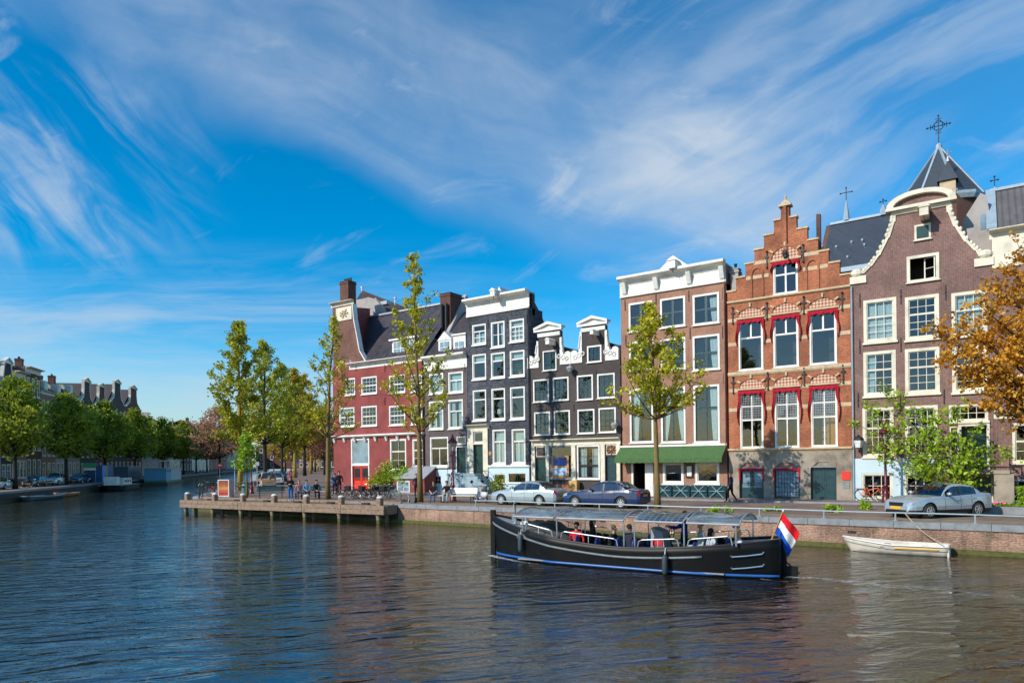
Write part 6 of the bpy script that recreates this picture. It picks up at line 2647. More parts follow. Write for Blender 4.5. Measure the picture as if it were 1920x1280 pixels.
 for s in (1, -1):
  for i in range(len(gx) - 1):
   xm = (gx[i] + gx[i + 1]) / 2
   for j in range(4):
    q = [(gx[i], s * G[i][j][0], G[i][j][1]), (gx[i + 1], s * G[i + 1][j][0], G[i + 1][j][1]), (gx[i + 1], s * G[i + 1][j + 1][0], G[i + 1][j + 1][1]), (gx[i], s * G[i][j + 1][0], G[i][j + 1][1])]
    q = q if s > 0 else q[::-1]
    tgt = body
    if j == 0:
     if -.34 < xm < -.26:
      tgt = put(('pillar', 0))
     elif xm > rfx + (cx - rfx) * .80 or xm < rear_x + .30:
      tgt = body
     else:
      k = 0 if xm > -.3 else (2 if wagon and xm < rrx + .15 else 1)
      tgt = put(('side_window', s * 10 + k))
    elif j >= 2:
     if xm > rfx:
      tgt = put(('windscreen', 0))
     elif xm < rrx - .02:
      tgt = put(('rear_window', 0))
    tgt.smooth = True
    tgt.quad(*q)
 bo = body.build('body', M[paint], t)
 for (nm, k), mb in parts.items():
  mb.build(nm, M['black'] if nm == 'pillar' else M['car_glass'], t)
 for mb, nm, mt in ((head, 'headlight', 'lamp_glass'), (tailm, 'tail_light', 'tail_red')):
  for s in (1, -1):
   m2 = MB()
   m2.smooth = True
   for f in mb.f:
    if (mb.v[f[0]][1] + mb.v[f[2]][1]) * s > 0:
     m2.add([mb.v[i] for i in f], [(0, 1, 2, 3)])
   m2.build(nm, M[mt], t)
 if dark_sill:
  sill.build('sill', M['black'], t)
 # dark floor, wheel housings and seats
 fl = MB().box(xr + .25, xf - .25, -W / 2 + .10, W / 2 - .10, .19, .24)
 for c in (wf, wr_):
  fl.box(c - rw - .06, c + rw + .06, -W / 2 + .24, W / 2 - .24, .21, rw * 2 + .06)
  for s in (1, -1):
   fl.lathe([(rw + .075, 0), (rw + .075, .16)], (c, s * (W / 2 - .10) - (.16 if s > 0 else 0), rw), 16, 'y')
 fl.build('underbody', M['black'], t)
 for x in (.02, -.95):
  for s in (1, -1):
   sm = MB().box(x - .30, x + .22, s * .37 - .24, s * .37 + .24, .42, .60)
   sm.prism_x([(s * .37 - .22, .6), (s * .37 + .22, .6), (s * .37 + .18, 1.12), (s * .37 - .18, 1.12)], x - .34, x - .22)
   sm.build('seat', M['black'], t)
 # wheels
 for c in (wf, wr_):
  for s in (1, -1):
   y0 = s * (W / 2 - .015)
   prof = [(rw * .60, 0), (rw * .93, .008), (rw, .05), (rw, .15), (rw * .93, .195), (rw * .5, .2)]
   mb = MB()
   mb.smooth = True
   mb.lathe([(r, -s * h) for r, h in prof], (c, y0, rw), 22, 'y')
   w = mb.build('wheel', M['rubber'], t)
   rm = MB()
   rm.lathe([(rw * .66, -s * .004), (rw * .62, s * .010), (rw * .57, s * .006), (rw * .56, -s * .05)], (c, y0, rw), 20, 'y')
   for k in range(spokes):
    a = 2 * math.pi * k / spokes
    rm.bar((c, y0 + s * .006, rw), (c + rw * .60 * math.cos(a), y0 + s * .004, rw + rw * .60 * math.sin(a)), .052, .018, up=(0, 1, 0))
   rm.ball((c, y0 + s * .012, rw), rw * .17, 8, 1, .3, 1)
   rm.build('rim', M['alloy'], w)
   MB().lathe([(rw * .58, -s * .052), (.02, -s * .053)], (c, y0, rw), 16, 'y').build('brake_shadow', M['black'], w)
 # seams, handles, mirrors, plate, grille, bumper strip
 se = MB()
 for x in (cx - .10, -.30, wr_ + rw + .06):
  P = sec(x)
  for s in (1, -1):
   se.tube([(x, s * (p[0] + .002), p[1]) for p in P[1:5]], .006, 4, False)
 se.build('door_seam', M['black'], t)
 for x in (-.12, -1.05):
  for s in (1, -1):
   P = sec(x)
   MB().box(x - .10, x + .08, *sorted((s * (P[3][0] - .005), s * (P[3][0] + .03))), P[3][1] - .045, P[3][1] - .018).build('door_handle', M[paint], t)
 for s in (1, -1):
  mb = MB()
  mb.smooth = True
  mb.ball((cx - .22, s * (W / 2 + .07), cowl + .10), .10, 10, .75, 1.15, .72)
  mb.build('mirror', M[paint], t)
 P = sec(xf)
 mb = MB().box(xf - .03, xf + .022, -.26, .26, .395, .505)
 mb.build('number_plate', M[plate], t)
 MB().box(xr - .025, xr + .02, -.26, .26, tail - .34, tail - .23).build('number_plate', M[plate], t)
 gw, gh = grille
 MB().box(xf - .06, xf + .012, -gw, gw, .525, .525 + gh).build('grille', M['black'], t)
 MB().box(xf - .05, xf + .010, -.52, .52, .27, .37).build('air_intake', M['black'], t)
 return t


M['paint_silver'] = carpaint('silver_blue_paint', (.40, .47, .51), .45, .26)
M['paint_silver2'] = carpaint('silver_paint', (.42, .50, .55), .45, .26)
M['paint_navy'] = carpaint('navy_paint', (.007, .028, .10), .0, .2)
M['paint_beige'] = carpaint('beige_paint', (.50, .38, .28), .3, .3)
M['paint_white'] = carpaint('white_car_paint', (.62, .64, .66), .1, .3)
M['paint_blue'] = carpaint('light_blue_paint', (.16, .34, .56), .2, .3)
M['paint_dark'] = carpaint('dark_grey_paint', (.03, .045, .06), .2, .3)
G_ = 'cars parked along the quay'
car('parked_car', 'silver blue saloon parked nose to tail in front of the navy saloon', (-22.35, QY + 2.75, ST), math.pi, 'paint_silver', L=4.72, W=1.80, H=1.42, wb=2.70, fo=.98, hood=.74, cx=.70, rrx=-.95, bx=-1.62, deck=1.0, tail=.94, spokes=10, group=G_)
car('parked_car', 'navy blue saloon parked behind the silver blue one, yellow number plate', (-17.3, QY + 2.85, ST), math.pi, 'paint_navy', L=4.80, W=1.83, H=1.45, wb=2.79, fo=.98, hood=.78, cx=.62, rrx=-.95, bx=-1.60, deck=1.04, tail=.98, spokes=8, group=G_)
fx, fy = -1.8, 33.4
hd = math.atan2(-.78, -.62)
hx, hy = math.cos(hd), math.sin(hd)
ccx, ccy = fx - hx * 1.33 + hy * .82, fy - hy * 1.33 - hx * .82
car('parked_car', 'silver saloon parked at an angle on the quay, nose towards the canal, with black sills', (ccx, ccy, ST), hd, 'paint_silver2', L=4.55, W=1.77, H=1.43, wb=2.65, fo=.92, hood=.76, cx=.66, rrx=-.92, bx=-1.55, deck=1.02, tail=.98, spokes=7, dark_sill=True, group=G_, grille=(.34, .15))
# by the side street
Gs = 'cars parked by the side street'


def park(px, Zd, ang, label, paint, group=Gs, **kw):
 x, y = at_depth(px, Zd)
 return car('parked_car', label, (x, y, ST), ang, paint, group=group, **kw)


van = dict(L=4.14, W=1.74, H=1.72, wb=2.58, fo=.80, hood=.98, cowl=1.08, cx=.92, rfx=.25, rrx=-1.70, bx=-2.0, deck=1.06, tail=1.04, wagon=True)
sa = math.atan2(BK[1], BK[0])
park(499, 75, sa + .18, 'beige people carrier seen from behind beside the bench', 'paint_beige', **van)
park(517, 86, sa + .10, 'white estate car just beyond the beige people carrier', 'paint_white', L=4.4, H=1.55, W=1.76, wagon=True, rrx=-1.6, hood=.85, cowl=1.0)
park(513, 97, sa + .10, 'light blue car with a pale roof behind the white estate', 'paint_blue', L=4.2, H=1.62, W=1.76, wagon=True, rrx=-1.5, hood=.88, cowl=1.02)
park(526, 103, sa + .1, 'dark car at the back of the side street cars', 'paint_dark', L=4.4, H=1.55, wagon=True, rrx=-1.6)
# left bank
Gl = 'cars parked on the left bank'


def park_left(px, label, paint, flip, **kw):
 s, k = s_for_px(px, 3.6)
 x, y = lb(s, 3.6)
 return car('parked_car', label, (x, y, ST), sa + (math.pi if flip else 0), paint, group=Gl, **kw)


park_left(3, 'silver saloon cut by the left edge of the picture', 'paint_silver2', True, L=4.4)
park_left(104, 'silver off road car between two elm trunks on the left bank', 'paint_silver2', True, L=4.6, H=1.70, W=1.84, wagon=True, hood=.98, cowl=1.1, cx=.7, rfx=.05, rrx=-1.7, bx=-2.1, deck=1.08, tail=1.08, rw=.36)
park_left(147, 'dark blue hatchback behind the silver off road car', 'paint_navy', True, L=4.1, H=1.48, wagon=True, rrx=-1.45, rfx=-.1)
park_left(167, 'grey blue estate in front of the blue portable cabin', 'paint_dark', True, L=4.4, H=1.5, wagon=True, rrx=-1.6)
park_left(64, 'dark car half hidden by the first left bank elm', 'paint_dark', True, L=4.2, H=1.45, wagon=True, rrx=-1.45)
# ------------------------------------------------------------------ people
SKINS = {}


def person(label, loc, rz, pose='stand', top=(.05, .05, .06), legs=(.03, .05, .10), hair=(.02, .014, .01), long_hair=False, group=None, h=1.74,
   arms=None, sleeve=True, cap=None, lean=0.0, skirt=False, z_seat=.45, shoes=(.03, .03, .03), turn=0.0):
 """One continuous figure grown on a skeleton.  Local frame: faces -y, x to its left, feet on z = 0."""
 t = thing('person', label, 'person', loc, rz, group)
 k = h / 1.74
 sit = pose == 'sit'
 pz = (z_seat + .11) if sit else .95
 V, R, Ed, Kd = [], [], [], []

 def add(p, r, par, kind):
  V.append(Vector(p))
  R.append(r)
  Kd.append(kind)
  if par is not None:
   Ed.append((par, len(V) - 1))
  return len(V) - 1
 ly = -lean
 pel = add((0, 0, pz), .145, None, 'legs')
 sp = add((0, ly * .3, pz + .16), .125, pel, 'top')
 ch = add((0, ly * .8, pz + .36), .150, sp, 'top')
 nb = add((0, ly * 1.05, pz + .50), .075, ch, 'top')
 nk = add((0, ly * 1.15 - .01, pz + .565), .050, nb, 'skin')
 hb = add((0, ly * 1.2 - .02, pz + .64), .080, nk, 'skin')
 hd_ = add((0, ly * 1.25 - .015, pz + .72), .094, hb, 'skin')
 ht = add((0, ly * 1.25, pz + .79), .062, hd_, 'skin')
 no = add((0, ly * 1.25 - .115, pz + .685), .014, hd_, 'skin')
 hc = V[hd_].copy()
 A = arms or [((.27, .02, .24), (.28, -.06, -.02)), ((-.27, .02, .24), (-.28, -.06, -.02))]
 for s, (el, wrp) in zip((1, -1), A):
  sh = add((s * .175, ly, pz + .455), .068, ch, 'top')
  e = add((el[0], el[1] + ly, pz + el[2]), .047, sh, 'top')
  w = add((wrp[0], wrp[1] + ly, pz + wrp[2]), .034, e, 'top' if sleeve else 'skin')
  d = (V[w] - V[e]).normalized()
  hm = add(V[w] + d * .055, .034, w, 'skin')
  side = Vector((0, 1, 0)).cross(d)
  side = side.normalized() if side.length > .1 else Vector((1, 0, 0))
  for q, ln in zip((-1.5, -.5, .5, 1.5), (.070, .085, .080, .062)):
   f0 = add(V[hm] + d * .035 + side * q * .018, .010, hm, 'skin')
   f1 = add(V[f0] + d * ln * .55 + Vector((0, -.008, -.005)), .0088, f0, 'skin')
   add(V[f1] + d * ln * .45 + Vector((0, -.02, -.012)), .0075, f1, 'skin')
  t0 = add(V[hm] - side * .038 * s, .011, hm, 'skin')
  add(V[t0] - side * .012 * s + d * .045, .009, t0, 'skin')
 for s in (1, -1):
  hp = add((s * .095, -.01, pz - .03), .105, pel, 'legs')
  if sit:
   kn = add((s * .13, -.42, pz - .02), .070, hp, 'legs')
   an = add((s * .12, -.44 + (.08 if s > 0 else -.05), .09), .046, kn, 'legs')
   fy = V[an].y
  elif pose == 'walk':
   st = .24 * s
   kn = add((s * .10, -.10 - st * .55 + .0, .50), .070, hp, 'legs')
   an = add((s * .09, -st * 1.0 + (.06 if s < 0 else 0), .09 if s > 0 else .13), .046, kn, 'legs')
   fy = V[an].y
  else:
   kn = add((s * .10, -.02, .50), .070, hp, 'legs')
   an = add((s * .105, .01, .09), .046, kn, 'legs')
   fy = .01
  to = add((s * .125, fy - .15, .045), .038, an, 'shoe')
 me = bpy.data.meshes.new('body')
 me.from_pydata([tuple(v * k) for v in V], Ed, [])
 ob = bpy.data.objects.new('body', me)
 COL.objects.link(ob)
 m = ob.modifiers.new('s', 'SKIN')
 m.use_smooth_shade = True
 sv = me.skin_vertices[0].data
 for i, r in enumerate(R):
  fl = (1, .80) if Kd[i] == 'top' and i in (sp, ch) else (1, 1)
  sv[i].radius = (r * k * fl[0], r * k * fl[1])
  sv[i].use_root = i == pel
 m2 = ob.modifiers.new('d', 'SUBSURF')
 m2.levels = m2.render_levels = 1
 dg = bpy.context.evaluated_depsgraph_get()
 dg.update()
 full = bpy.data.meshes.new_from_object(ob.evaluated_get(dg))
 bpy.data.objects.remove(ob)
 full.name = 'body'
 full.materials.clear()
 sk, tp_, lg, shm = M['skin'], flat_cloth(top), flat_cloth(legs), flat_cloth(shoes)
 for mm in (sk, tp_, lg, shm):
  full.materials.append(mm)
 idx = {'skin': 0, 'top': 1, 'legs': 2, 'shoe': 3}
 segs = [(V[a] * k, V[b] * k, Kd[b], R[b]) for a, b in Ed]
 for p in full.polygons:
  c = p.center
  best, bk = 9e9, 'top'
  for a, b, kd, r in segs:
   ab = b - a
   f = max(0, min(1, (c - a).dot(ab) / max(1e-9, ab.length_squared)))
   d = (c - a - ab * f).length - r * .6
   if d < best:
    best, bk = d, kd
  p.material_index = idx[bk]
  p.use_smooth = True
 link('body', full, t)
 hc = hc * k
 if cap:
  mb = MB()
  mb.smooth = True
  mb.ball((hc.x, hc.y + .01, hc.z + .045), .112 * k, 10, 1, 1.05, .78)
  mb.box(hc.x - .07, hc.x + .07, hc.y - .19, hc.y - .08, hc.z + .045, hc.z + .058)
  mb.build('cap', flat_cloth(cap), t)
 hm_ = MB()
 hm_.smooth = True
 hm_.ball((hc.x, hc.y + .040, hc.z + .045), .105 * k, 10, 1.0, .98, .90)
 if long_hair:
  hm_.ball((hc.x, hc.y + .085, hc.z - .12), .115 * k, 9, .95, .62, 1.55)
 hm_.build('hair', flat_cloth(hair), t)
 fm = MB()
 for s in (1, -1):
  fm.ball((hc.x + s * .035, hc.y - .088 * k, hc.z - .012), .0095, 6)
 fm.box(hc.x - .022, hc.x + .022, hc.y - .094 * k, hc.y - .082 * k, hc.z - .078, hc.z - .068)
 fm.build('face_marks', M['black'], t)
 return t


def flat_cloth(c):
 key = ('fc',) + tuple(c)
 if key not in MATS:
  MATS[key] = cloth('cloth_%d' % len(MATS), c)
 return MATS[key]


def face_to(x, y, tx, ty):
 """Heading whose -y axis points at (tx, ty)."""
 return math.atan2(ty - y, tx - x) + math.pi / 2


def stand(px, py, label, face=(0, 0), z=ST, **kw):
 x, y = on_z(px, py, z)
 return person(label, (x, y, z), face_to(x, y, *face), **kw)


# ---- benches ----------------------------------------------------------
def bench(label, x, y, rz, mat, w=1.9, slat=3):
 t = thing('bench', label, 'bench', (x, y, ST), rz, 'benches on the quay')
 mb = MB()
 for i in range(4):
  mb.box(-w / 2, w / 2, -.22 + i * .115, -.12 + i * .115, .43, .465)
 mb.build('seat', M[mat], t)
 mb = MB()
 for i in range(slat):
  z = .56 + i * .13
  mb.add([(-w / 2, .25 + i * .03, z), (w / 2, .25 + i * .03, z), (w / 2, .28 + i * .03, z + .115), (-w / 2, .28 + i * .03, z + .115), (-w / 2, .285 + i * .03, z), (w / 2, .285 + i * .03, z), (w / 2, .315 + i * .03, z + .115), (-w / 2, .315 + i * .03, z + .115)],
    [(0, 1, 2, 3), (7, 6, 5, 4), (0, 4, 5, 1), (1, 5, 6, 2), (2, 6, 7, 3), (3, 7, 4, 0)])
 mb.build('backrest', M[mat], t)
 for s in (-1, 1):
  mb = MB().bar((s * w * .40, -.18, 0), (s * w * .40, -.18, .43), .05)
  mb.bar((s * w * .40, .22, 0), (s * w * .40, .22, .43), .05)
  mb.bar((s * w * .40, -.2, .40), (s * w * .40, .24, .40), .04)
  mb.bar((s * w * .40, .24, .42), (s * w * .40, .37, .95), .04)
  mb.build('leg', M['iron'], t)
 return t


M['bench_green'] = plain('green_bench_paint', (.07, .18, .175), .5, var=.2)
bx1, by1 = on_z(508, 934, ST)
bench('empty green bench seen from behind the jetty posts', bx1, by1, 0.0, 'bench_green', 2.0).rotation_euler.z = face_to(bx1, by1, 0, 0) + math.pi
bx2, by2 = on_z(573, 935, ST)
rb = face_to(bx2, by2, 0, 0)
bench('dark green bench with three people sitting on it', bx2, by2 + .2, rb + .12, 'bench_green', 2.1)
bx3, by3 = on_z(855, 942, ST)
bench('white backed bench by the parked silver blue saloon', bx3, by3 + .1, .25, 'white', 2.6)

# ---- people on the quay ------------------------------------------------
hold = [((.24, -.06, .22), (.10, -.26, .26)), ((-.24, -.06, .22), (-.10, -.26, .24))]
knee = [((.25, -.10, .20), (.10, -.33, .08)), ((-.25, -.10, .20), (-.08, -.33, .08))]
stand(545, 938.5, 'standing person in black jacket, bright blue trousers and red cap by the jetty', top=(.012, .012, .014), legs=(.02, .13, .36), cap=(.55, .02, .02), arms=hold, h=1.72, shoes=(.6, .6, .6))
c_, s_ = math.cos(rb + .12), math.sin(rb + .12)
for off, lab, kw in ((-.62, 'person in pinkish shirt sitting left on the dark green bench', dict(top=(.42, .20, .22), legs=(.05, .07, .12), hair=(.30, .18, .10))),
      (-.08, 'person in light blue jacket sitting in the middle of the dark green bench', dict(top=(.16, .34, .52), legs=(.02, .02, .03), arms=knee)),
      (.62, 'person in dark jacket leaning on the right end of the dark green bench', dict(top=(.035, .035, .04), legs=(.02, .02, .025), arms=knee, lean=.10))):
 person(lab, (bx2 + c_ * off, by2 + .2 + s_ * off, ST), rb + .12, 'sit', group='people on the quay benches', **kw)
stand(505, 915, 'person in a tan coat bending at the back of the white estate car', face=at_depth(520, 90), top=(.34, .26, .14), legs=(.30, .24, .14), hair=(.10, .04, .02), lean=.18, h=1.66)
p1 = stand(628, 929, 'person in a navy jacket with arms raised beside the thin elm', top=(.015, .05, .16), legs=(.012, .018, .04), hair=(.05, .02, .015), arms=[((.30, -.10, .36), (.12, -.30, .52)), ((-.30, -.12, .40), (-.10, -.26, .60))], h=1.74)
stand(636, 926.5, 'person in dark clothes half hidden behind the navy jacket', top=(.02, .015, .02), legs=(.02, .02, .03), hair=(.02, .01, .01), h=1.9)
stand(781, 932, 'person in dark clothes leaning beside the trunk of the tallest elm', face=(-20, 30), top=(.03, .035, .05), legs=(.012, .012, .016), hair=(.20, .08, .04), h=1.72)
c_, s_ = math.cos(.25), math.sin(.25)
for off, lab, kw in ((-1.62, 'person in black top and blue jeans sitting at the left end of the white bench', dict(top=(.02, .02, .025), legs=(.03, .14, .30), hair=(.05, .03, .02), lean=.10, arms=knee, sleeve=False)),
      (-.72, 'person in black shirt and pale jeans lounging on the white bench', dict(top=(.015, .015, .018), legs=(.34, .46, .50), hair=(.08, .03, .02), sleeve=False, arms=knee))):
 person(lab, (bx3 + c_ * off, by3 + .1 + s_ * off, ST), .25 + .2, 'sit', group='people on the quay benches', **kw)
stand(847, 931, 'person with a pale hat and light shirt walking behind the white bench', face=(-80, 30), pose='walk', top=(.55, .55, .58), legs=(.35, .38, .40), cap=(.7, .7, .68), h=1.78)
stand(1371, 941, 'man in a dark blue jacket walking left past the grey stone base', face=(-60, 41), pose='walk', top=(.03, .05, .085), legs=(.014, .014, .018), hair=(.30, .16, .11), h=1.80, shoes=(.55, .35, .30))
stand(545, 897, 'small distant person in red down the side street', top=(.60, .03, .03), legs=(.03, .03, .04), face=(0, 0))
for px, py, lab, col in ((557, 893, 'distant walker in pale clothes far down the side street', (.5, .5, .52)), (618, 897, 'distant walker in black near the red house corner', (.02, .02, .025))):
 stand(px, py, lab, top=col, legs=(.04, .05, .08), pose='walk')


# ---- bicycles ----------------------------------------------------------
def torus(mb, c, R, r, n=20, m=5):
 vs, fs = [], []
 for i in range(n):
  a = 2 * math.pi * i / n
  for j in range(m):
   b = 2 * math.pi * j / m
   vs.append((c[0] + (R + r * math.cos(b)) * math.cos(a), c[1] + r * math.sin(b), c[2] + (R + r * math.cos(b)) * math.sin(a)))
 for i in range(n):
  for j in range(m):
   fs.append((i * m + j, ((i + 1) % n) * m + j, ((i + 1) % n) * m + (j + 1) % m, i * m + (j + 1) % m))
 mb.add(vs, fs)


def make_bicycle(col, basket=None, saddle='black'):
 t = thing('bicycle', '-', 'bicycle')
 for x in (-.53, .53):
  mb = MB()
  torus(mb, (x, 0, .345), .325, .020)
  w = mb.build('wheel', M['rubber'], t)
  sp = MB()
  torus(sp, (x, 0, .345), .300, .010, 18, 4)
  for k in range(10):
   a = math.pi * k / 5
   sp.tube([(x, 0, .345), (x + .30 * math.cos(a), 0, .345 + .30 * math.sin(a))], .0035, 3, False)
  sp.ball((x, 0, .345), .03, 6)
  sp.build('rim', M['alloy'], w)
 f = MB()
 hd0, hd1 = (.36, 0, .62), (.30, 0, .90)
 bb, st = (-.06, 0, .30), (-.22, 0, .78)
 for a, b in ((bb, st), (bb, hd0), ((-.17, 0, .62), (.33, 0, .76)), (hd0, hd1), (bb, (-.53, 0, .345)), (st, (-.53, 0, .345)), (hd0, (.53, 0, .345))):
  f.tube([a, b], .019, 6)
 for x in (-.53, .53):
  P = [(x + .37 * math.cos(a), 0, .345 + .37 * math.sin(a)) for a in [.3 + i * .35 for i in range(7)]]
  f.tube(P, .016, 4)
 f.build('frame', M[col], t)
 c = MB().lathe([(.085, -.01), (.085, .01)], (-.06, -.04, .30), 12, 'y')
 c.tube([(-.06, -.06, .30), (.06, -.09, .20)], .012, 4)
 c.tube([(-.06, .06, .30), (-.18, .09, .40)], .012, 4)
 c.build('crank', M['black'], t)
 s = MB()
 s.smooth = True
 s.ball((-.25, 0, .90), .13, 8, 1.05, .75, .35)
 s.tube([(-.22, 0, .78), (-.24, 0, .88)], .014, 5)
 s.build('saddle', M[saddle], t)
 MB().tube([(.12, .28, 1.0), (.27, .22, 1.02), (.29, 0, 1.0), (.27, -.22, 1.02), (.12, -.28, 1.0)], .014, 5).build('handlebar', M['alloy'], t)
 rk = MB().box(-.82, -.38, -.07, .07, .70, .715)
 rk.tube([(-.75, 0, .70), (-.53, 0, .36)], .01, 4)
 rk.build('carrier', M['black'], t)
 if basket:
  b = MB().box(.40, .74, -.19, .19, .72, .98)
  b.build('basket', M[basket], t)
 return t


M['bike_teal'] = plain('teal_bike_paint', (.10, .36, .36), .35, var=.15)
M['bike_orange'] = plain('orange_bike_paint', (.80, .12, .02), .35, var=.1)
M['bike_purple'] = plain('purple_cover', (.22, .03, .12), .5, var=.2)
M['bike_red'] = plain('red_bike_paint', (.62, .02, .03), .35, var=.1)
black_bike = make_bicycle('black', 'black')
teal_bike = make_bicycle('bike_teal')
orange_bike = make_bicycle('bike_orange')
red_bike = make_bicycle('bike_red')
purple_bike = make_bicycle('black', None, 'bike_purple')
GB = 'bicycles parked before the red house'
used = set()


def place_bike(src, px, py, rz, lab, group, lean_=.10):
 o = src if src.name not in used else copy_tree(src)
 used.add(src.name)
 x, y = on_z(px, py, ST)
 o.location = (x, y, ST)
 o.rotation_euler = (lean_, 0, rz)
 o['label'] = lab
 if group:
  o['group'] = group
 elif 'group' in o:
  del o['group']


for src, px, py, rz, lab in ((black_bike, 640, 936, .35, 'black bicycle with basket at the left end of the bicycle row'), (red_bike, 655, 935, 1.0, 'red bicycle among the black ones left of the red doors'),
        (black_bike, 669, 937, .1, 'black bicycle in the row below the red doors, facing right'), (red_bike, 681, 933, .7, 'bright red bicycle directly before the red double doors'),
        (black_bike, 690, 935, 1.15, 'black bicycle turned end on, right of the bright red bicycle'), (purple_bike, 700, 934, .8, 'bicycle with purple saddle in the crowded row'),
        (black_bike, 708, 937, .15, 'black bicycle between the purple saddle and the teal bicycle'), (purple_bike, 716, 933, .9, 'dark bicycle with purple saddle just behind the teal bicycle'), (teal_bike, 737, 937, -.05, 'teal bicycle at the right end of the bicycle row'),
        (black_bike, 724, 934, .5, 'black bicycle with its basket behind the teal one')):
 place_bike(src, px, py, rz, lab, GB)
place_bike(orange_bike, 1633, 934, .05, 'orange bicycle leaning on the pale blue wall behind the lamp post', None)
orange_bike.location = (X(1634, 920, FY - .6), FY - .55, ST + .10)
place_bike(black_bike, 777, 941, .1, 'bicycle lying at the foot of the tallest elm', None, 1.35)
GJ = 'bicycles by the poster case'
place_bike(black_bike, 452, 924, .5, 'black bicycle leaning between poster case and green bin', GJ)
place_bike(orange_bike, 404, 926, .9, 'orange bicycle left of the poster case', GJ)
place_bike(black_bike, 384, 924, 1.2, 'black bicycle at the dark green jetty railing', GJ)
place_bike(black_bike, 474, 922, .2, 'black bicycle behind the bin and the wine red lamp foot', GJ)
for i, px in enumerate((45, 60, 75, 112)):
 s, k = s_for_px(px, 3.2)
 o = copy_tree(black_bike)
 o.location = (*lb(s, 3.2), ST)
 o.rotation_euler = (.1, 0, 1.2 + i)
 o['label'] = ('bicycle in the dark row by the first left bank elm', 'bicycle in the dark row by the first left bank elm', 'bicycle in the dark row by the first left bank elm', 'bicycle just left of the silver off road car')[i]
 o['group'] = 'bicycles on the left bank'
for i in range(14):
 s, k = s_for_px(352 + i * 6.5, 1.4)
 o = copy_tree(black_bike)
 o.location = (*lb(s, 1.4), ST)
 o.rotation_euler = (.1, 0, sa + 1.2 + .3 * math.sin(i * 3))
 o['label'] = 'bicycle in the distant row along the far quay, right of the houseboat'
 o['group'] = 'distant bicycles on the far quay'


# ---- scooter -----------------------------------------------------------
def scooter():
 x, y = on_z(892, 944, ST)
 t = thing('scooter', 'pale scooter with a round dark mirror beside the white bench', 'scooter', (x - .4, y + 1.1, ST), 2.7)
 for wx in (-.6, .62):
  w = MB()
  torus(w, (wx, 0, .24), .18, .06, 16, 6)
  o = w.build('wheel', M['rubber'], t)
  MB().lathe([(.14, -.03), (.14, .03)], (wx, 0, .24), 12, 'y').build('rim', M['alloy'], o)
 b = MB()
 b.smooth = True
 b.ball((-.45, 0, .52), .36, 10, 1.15, .55, .65)
 b.smooth = False
 b.box(-.2, .45, -.14, .14, .28, .34)
 b.add([(.42, -.17, .30), (.42, .17, .30), (.62, .12, .95), (.62, -.12, .95), (.50, -.17, .30), (.50, .17, .30), (.68, .12, .95), (.68, -.12, .95)], [(0, 1, 2, 3), (7, 6, 5, 4), (0, 3, 7, 4), (1, 5, 6, 2), (3, 2, 6, 7), (0, 4, 5, 1)])
 b.build('body', M['paint_white'], t)
 s = MB()
 s.smooth = True
 s.ball((-.45, 0, .78), .3, 10, 1.2, .5, .32)
 s.build('saddle', M['black'], t)
 MB().tube([(.5, .32, 1.02), (.62, 0, 1.0), (.5, -.32, 1.02)], .02, 5).build('handlebar', M['black'], t)
 for q in (.3, -.3):
  m_ = MB().tube([(.52, q, 1.02), (.55, q * 1.3, 1.25)], .012, 4)
  m_.lathe([(.10, -.02), (.10, .02)], (.55, q * 1.3, 1.32), 10, 'x')
  m_.build('mirror', M['black'], t)
 wl = MB().tube([(.62, 0, 1.0), (.62, 0, .3)], .03, 5)
 wl.build('fork', M['zinc'], t)


scooter()
# ------------------------------------------------------------------ boats
def hull(mb, L, half, sheer, draft=-.35, n=28, stem=.0, stern=.45, m=7, flare=.86):
 """Rings from bow (x = 0) to stern (x = L).  half(t), sheer(t) give half beam and gunwale height."""
 rings = []
 for i in range(n + 1):
  t = i / n
  b, z1 = half(t), sheer(t)
  P = []
  for j in range(m + 1):
   q = j / m
   z = draft + (z1 - draft) * q
   w = b * (flare + (1 - flare) * q) * min(1, (.25 + q * 3.0))
   P.append((L * t + stem * (1 - q) * (1 - t) ** 6 * 1.0, w, z))
  rings.append(P)
 vs = []
 for P in rings:
  vs += P
 k = m + 1
 for P in rings:
  vs += [(x, -y, z) for x, y, z in P]
 o = (n + 1) * k
 fs = []
 for i in range(n):
  for j in range(m):
   a = i * k + j
   fs.append((a, a + 1, a + k + 1, a + k))
   fs.append((o + a, o + a + k, o + a + k + 1, o + a + 1))
 for i, f in ((0, 1), (n, -1)):
  for j in range(m):
   a = i * k + j
   fs.append((a, o + a, o + a + 1, a + 1) if f > 0 else (a, a + 1, o + a + 1, o + a))
 mb.add(vs, fs)
 return rings




def hull_mat():
 m, nt, b = new_mat('black_hull_paint')
 setc(b, (.006, .006, .006), .45, 0, .22)
 n = noise(obj_vec(nt), 1.1, 7, .7, .6)
 s_ = noise(obj_vec(nt), 6.0, 5, .7)
 nt.links.new(ramp(nt, n * .7 + s_ * .3, [(.56, (.004, .004, .004)), (.66, (.016, .015, .014)), (.74, (.05, .046, .04))]), b.inputs['Base Color'])
 return m


M['hull_black'] = hull_mat()
M['boot_blue'] = plain('blue_waterline_paint', (.02, .11, .36), .35, var=.15)
M['seat_blue'] = plain('blue_seat', (.012, .05, .24), .45, var=.2)
M['deck_grey'] = plain('grey_deck', (.26, .28, .30), .6, var=.3)
M['tarp'] = plain('grey_canvas', (.085, .088, .085), .8, var=.25)
M['rub_strake'] = plain('worn_grey_strake', (.15, .18, .19), .5, var=.4)
M['fender'] = plain('dark_fender', (.035, .05, .06), .6, var=.3)


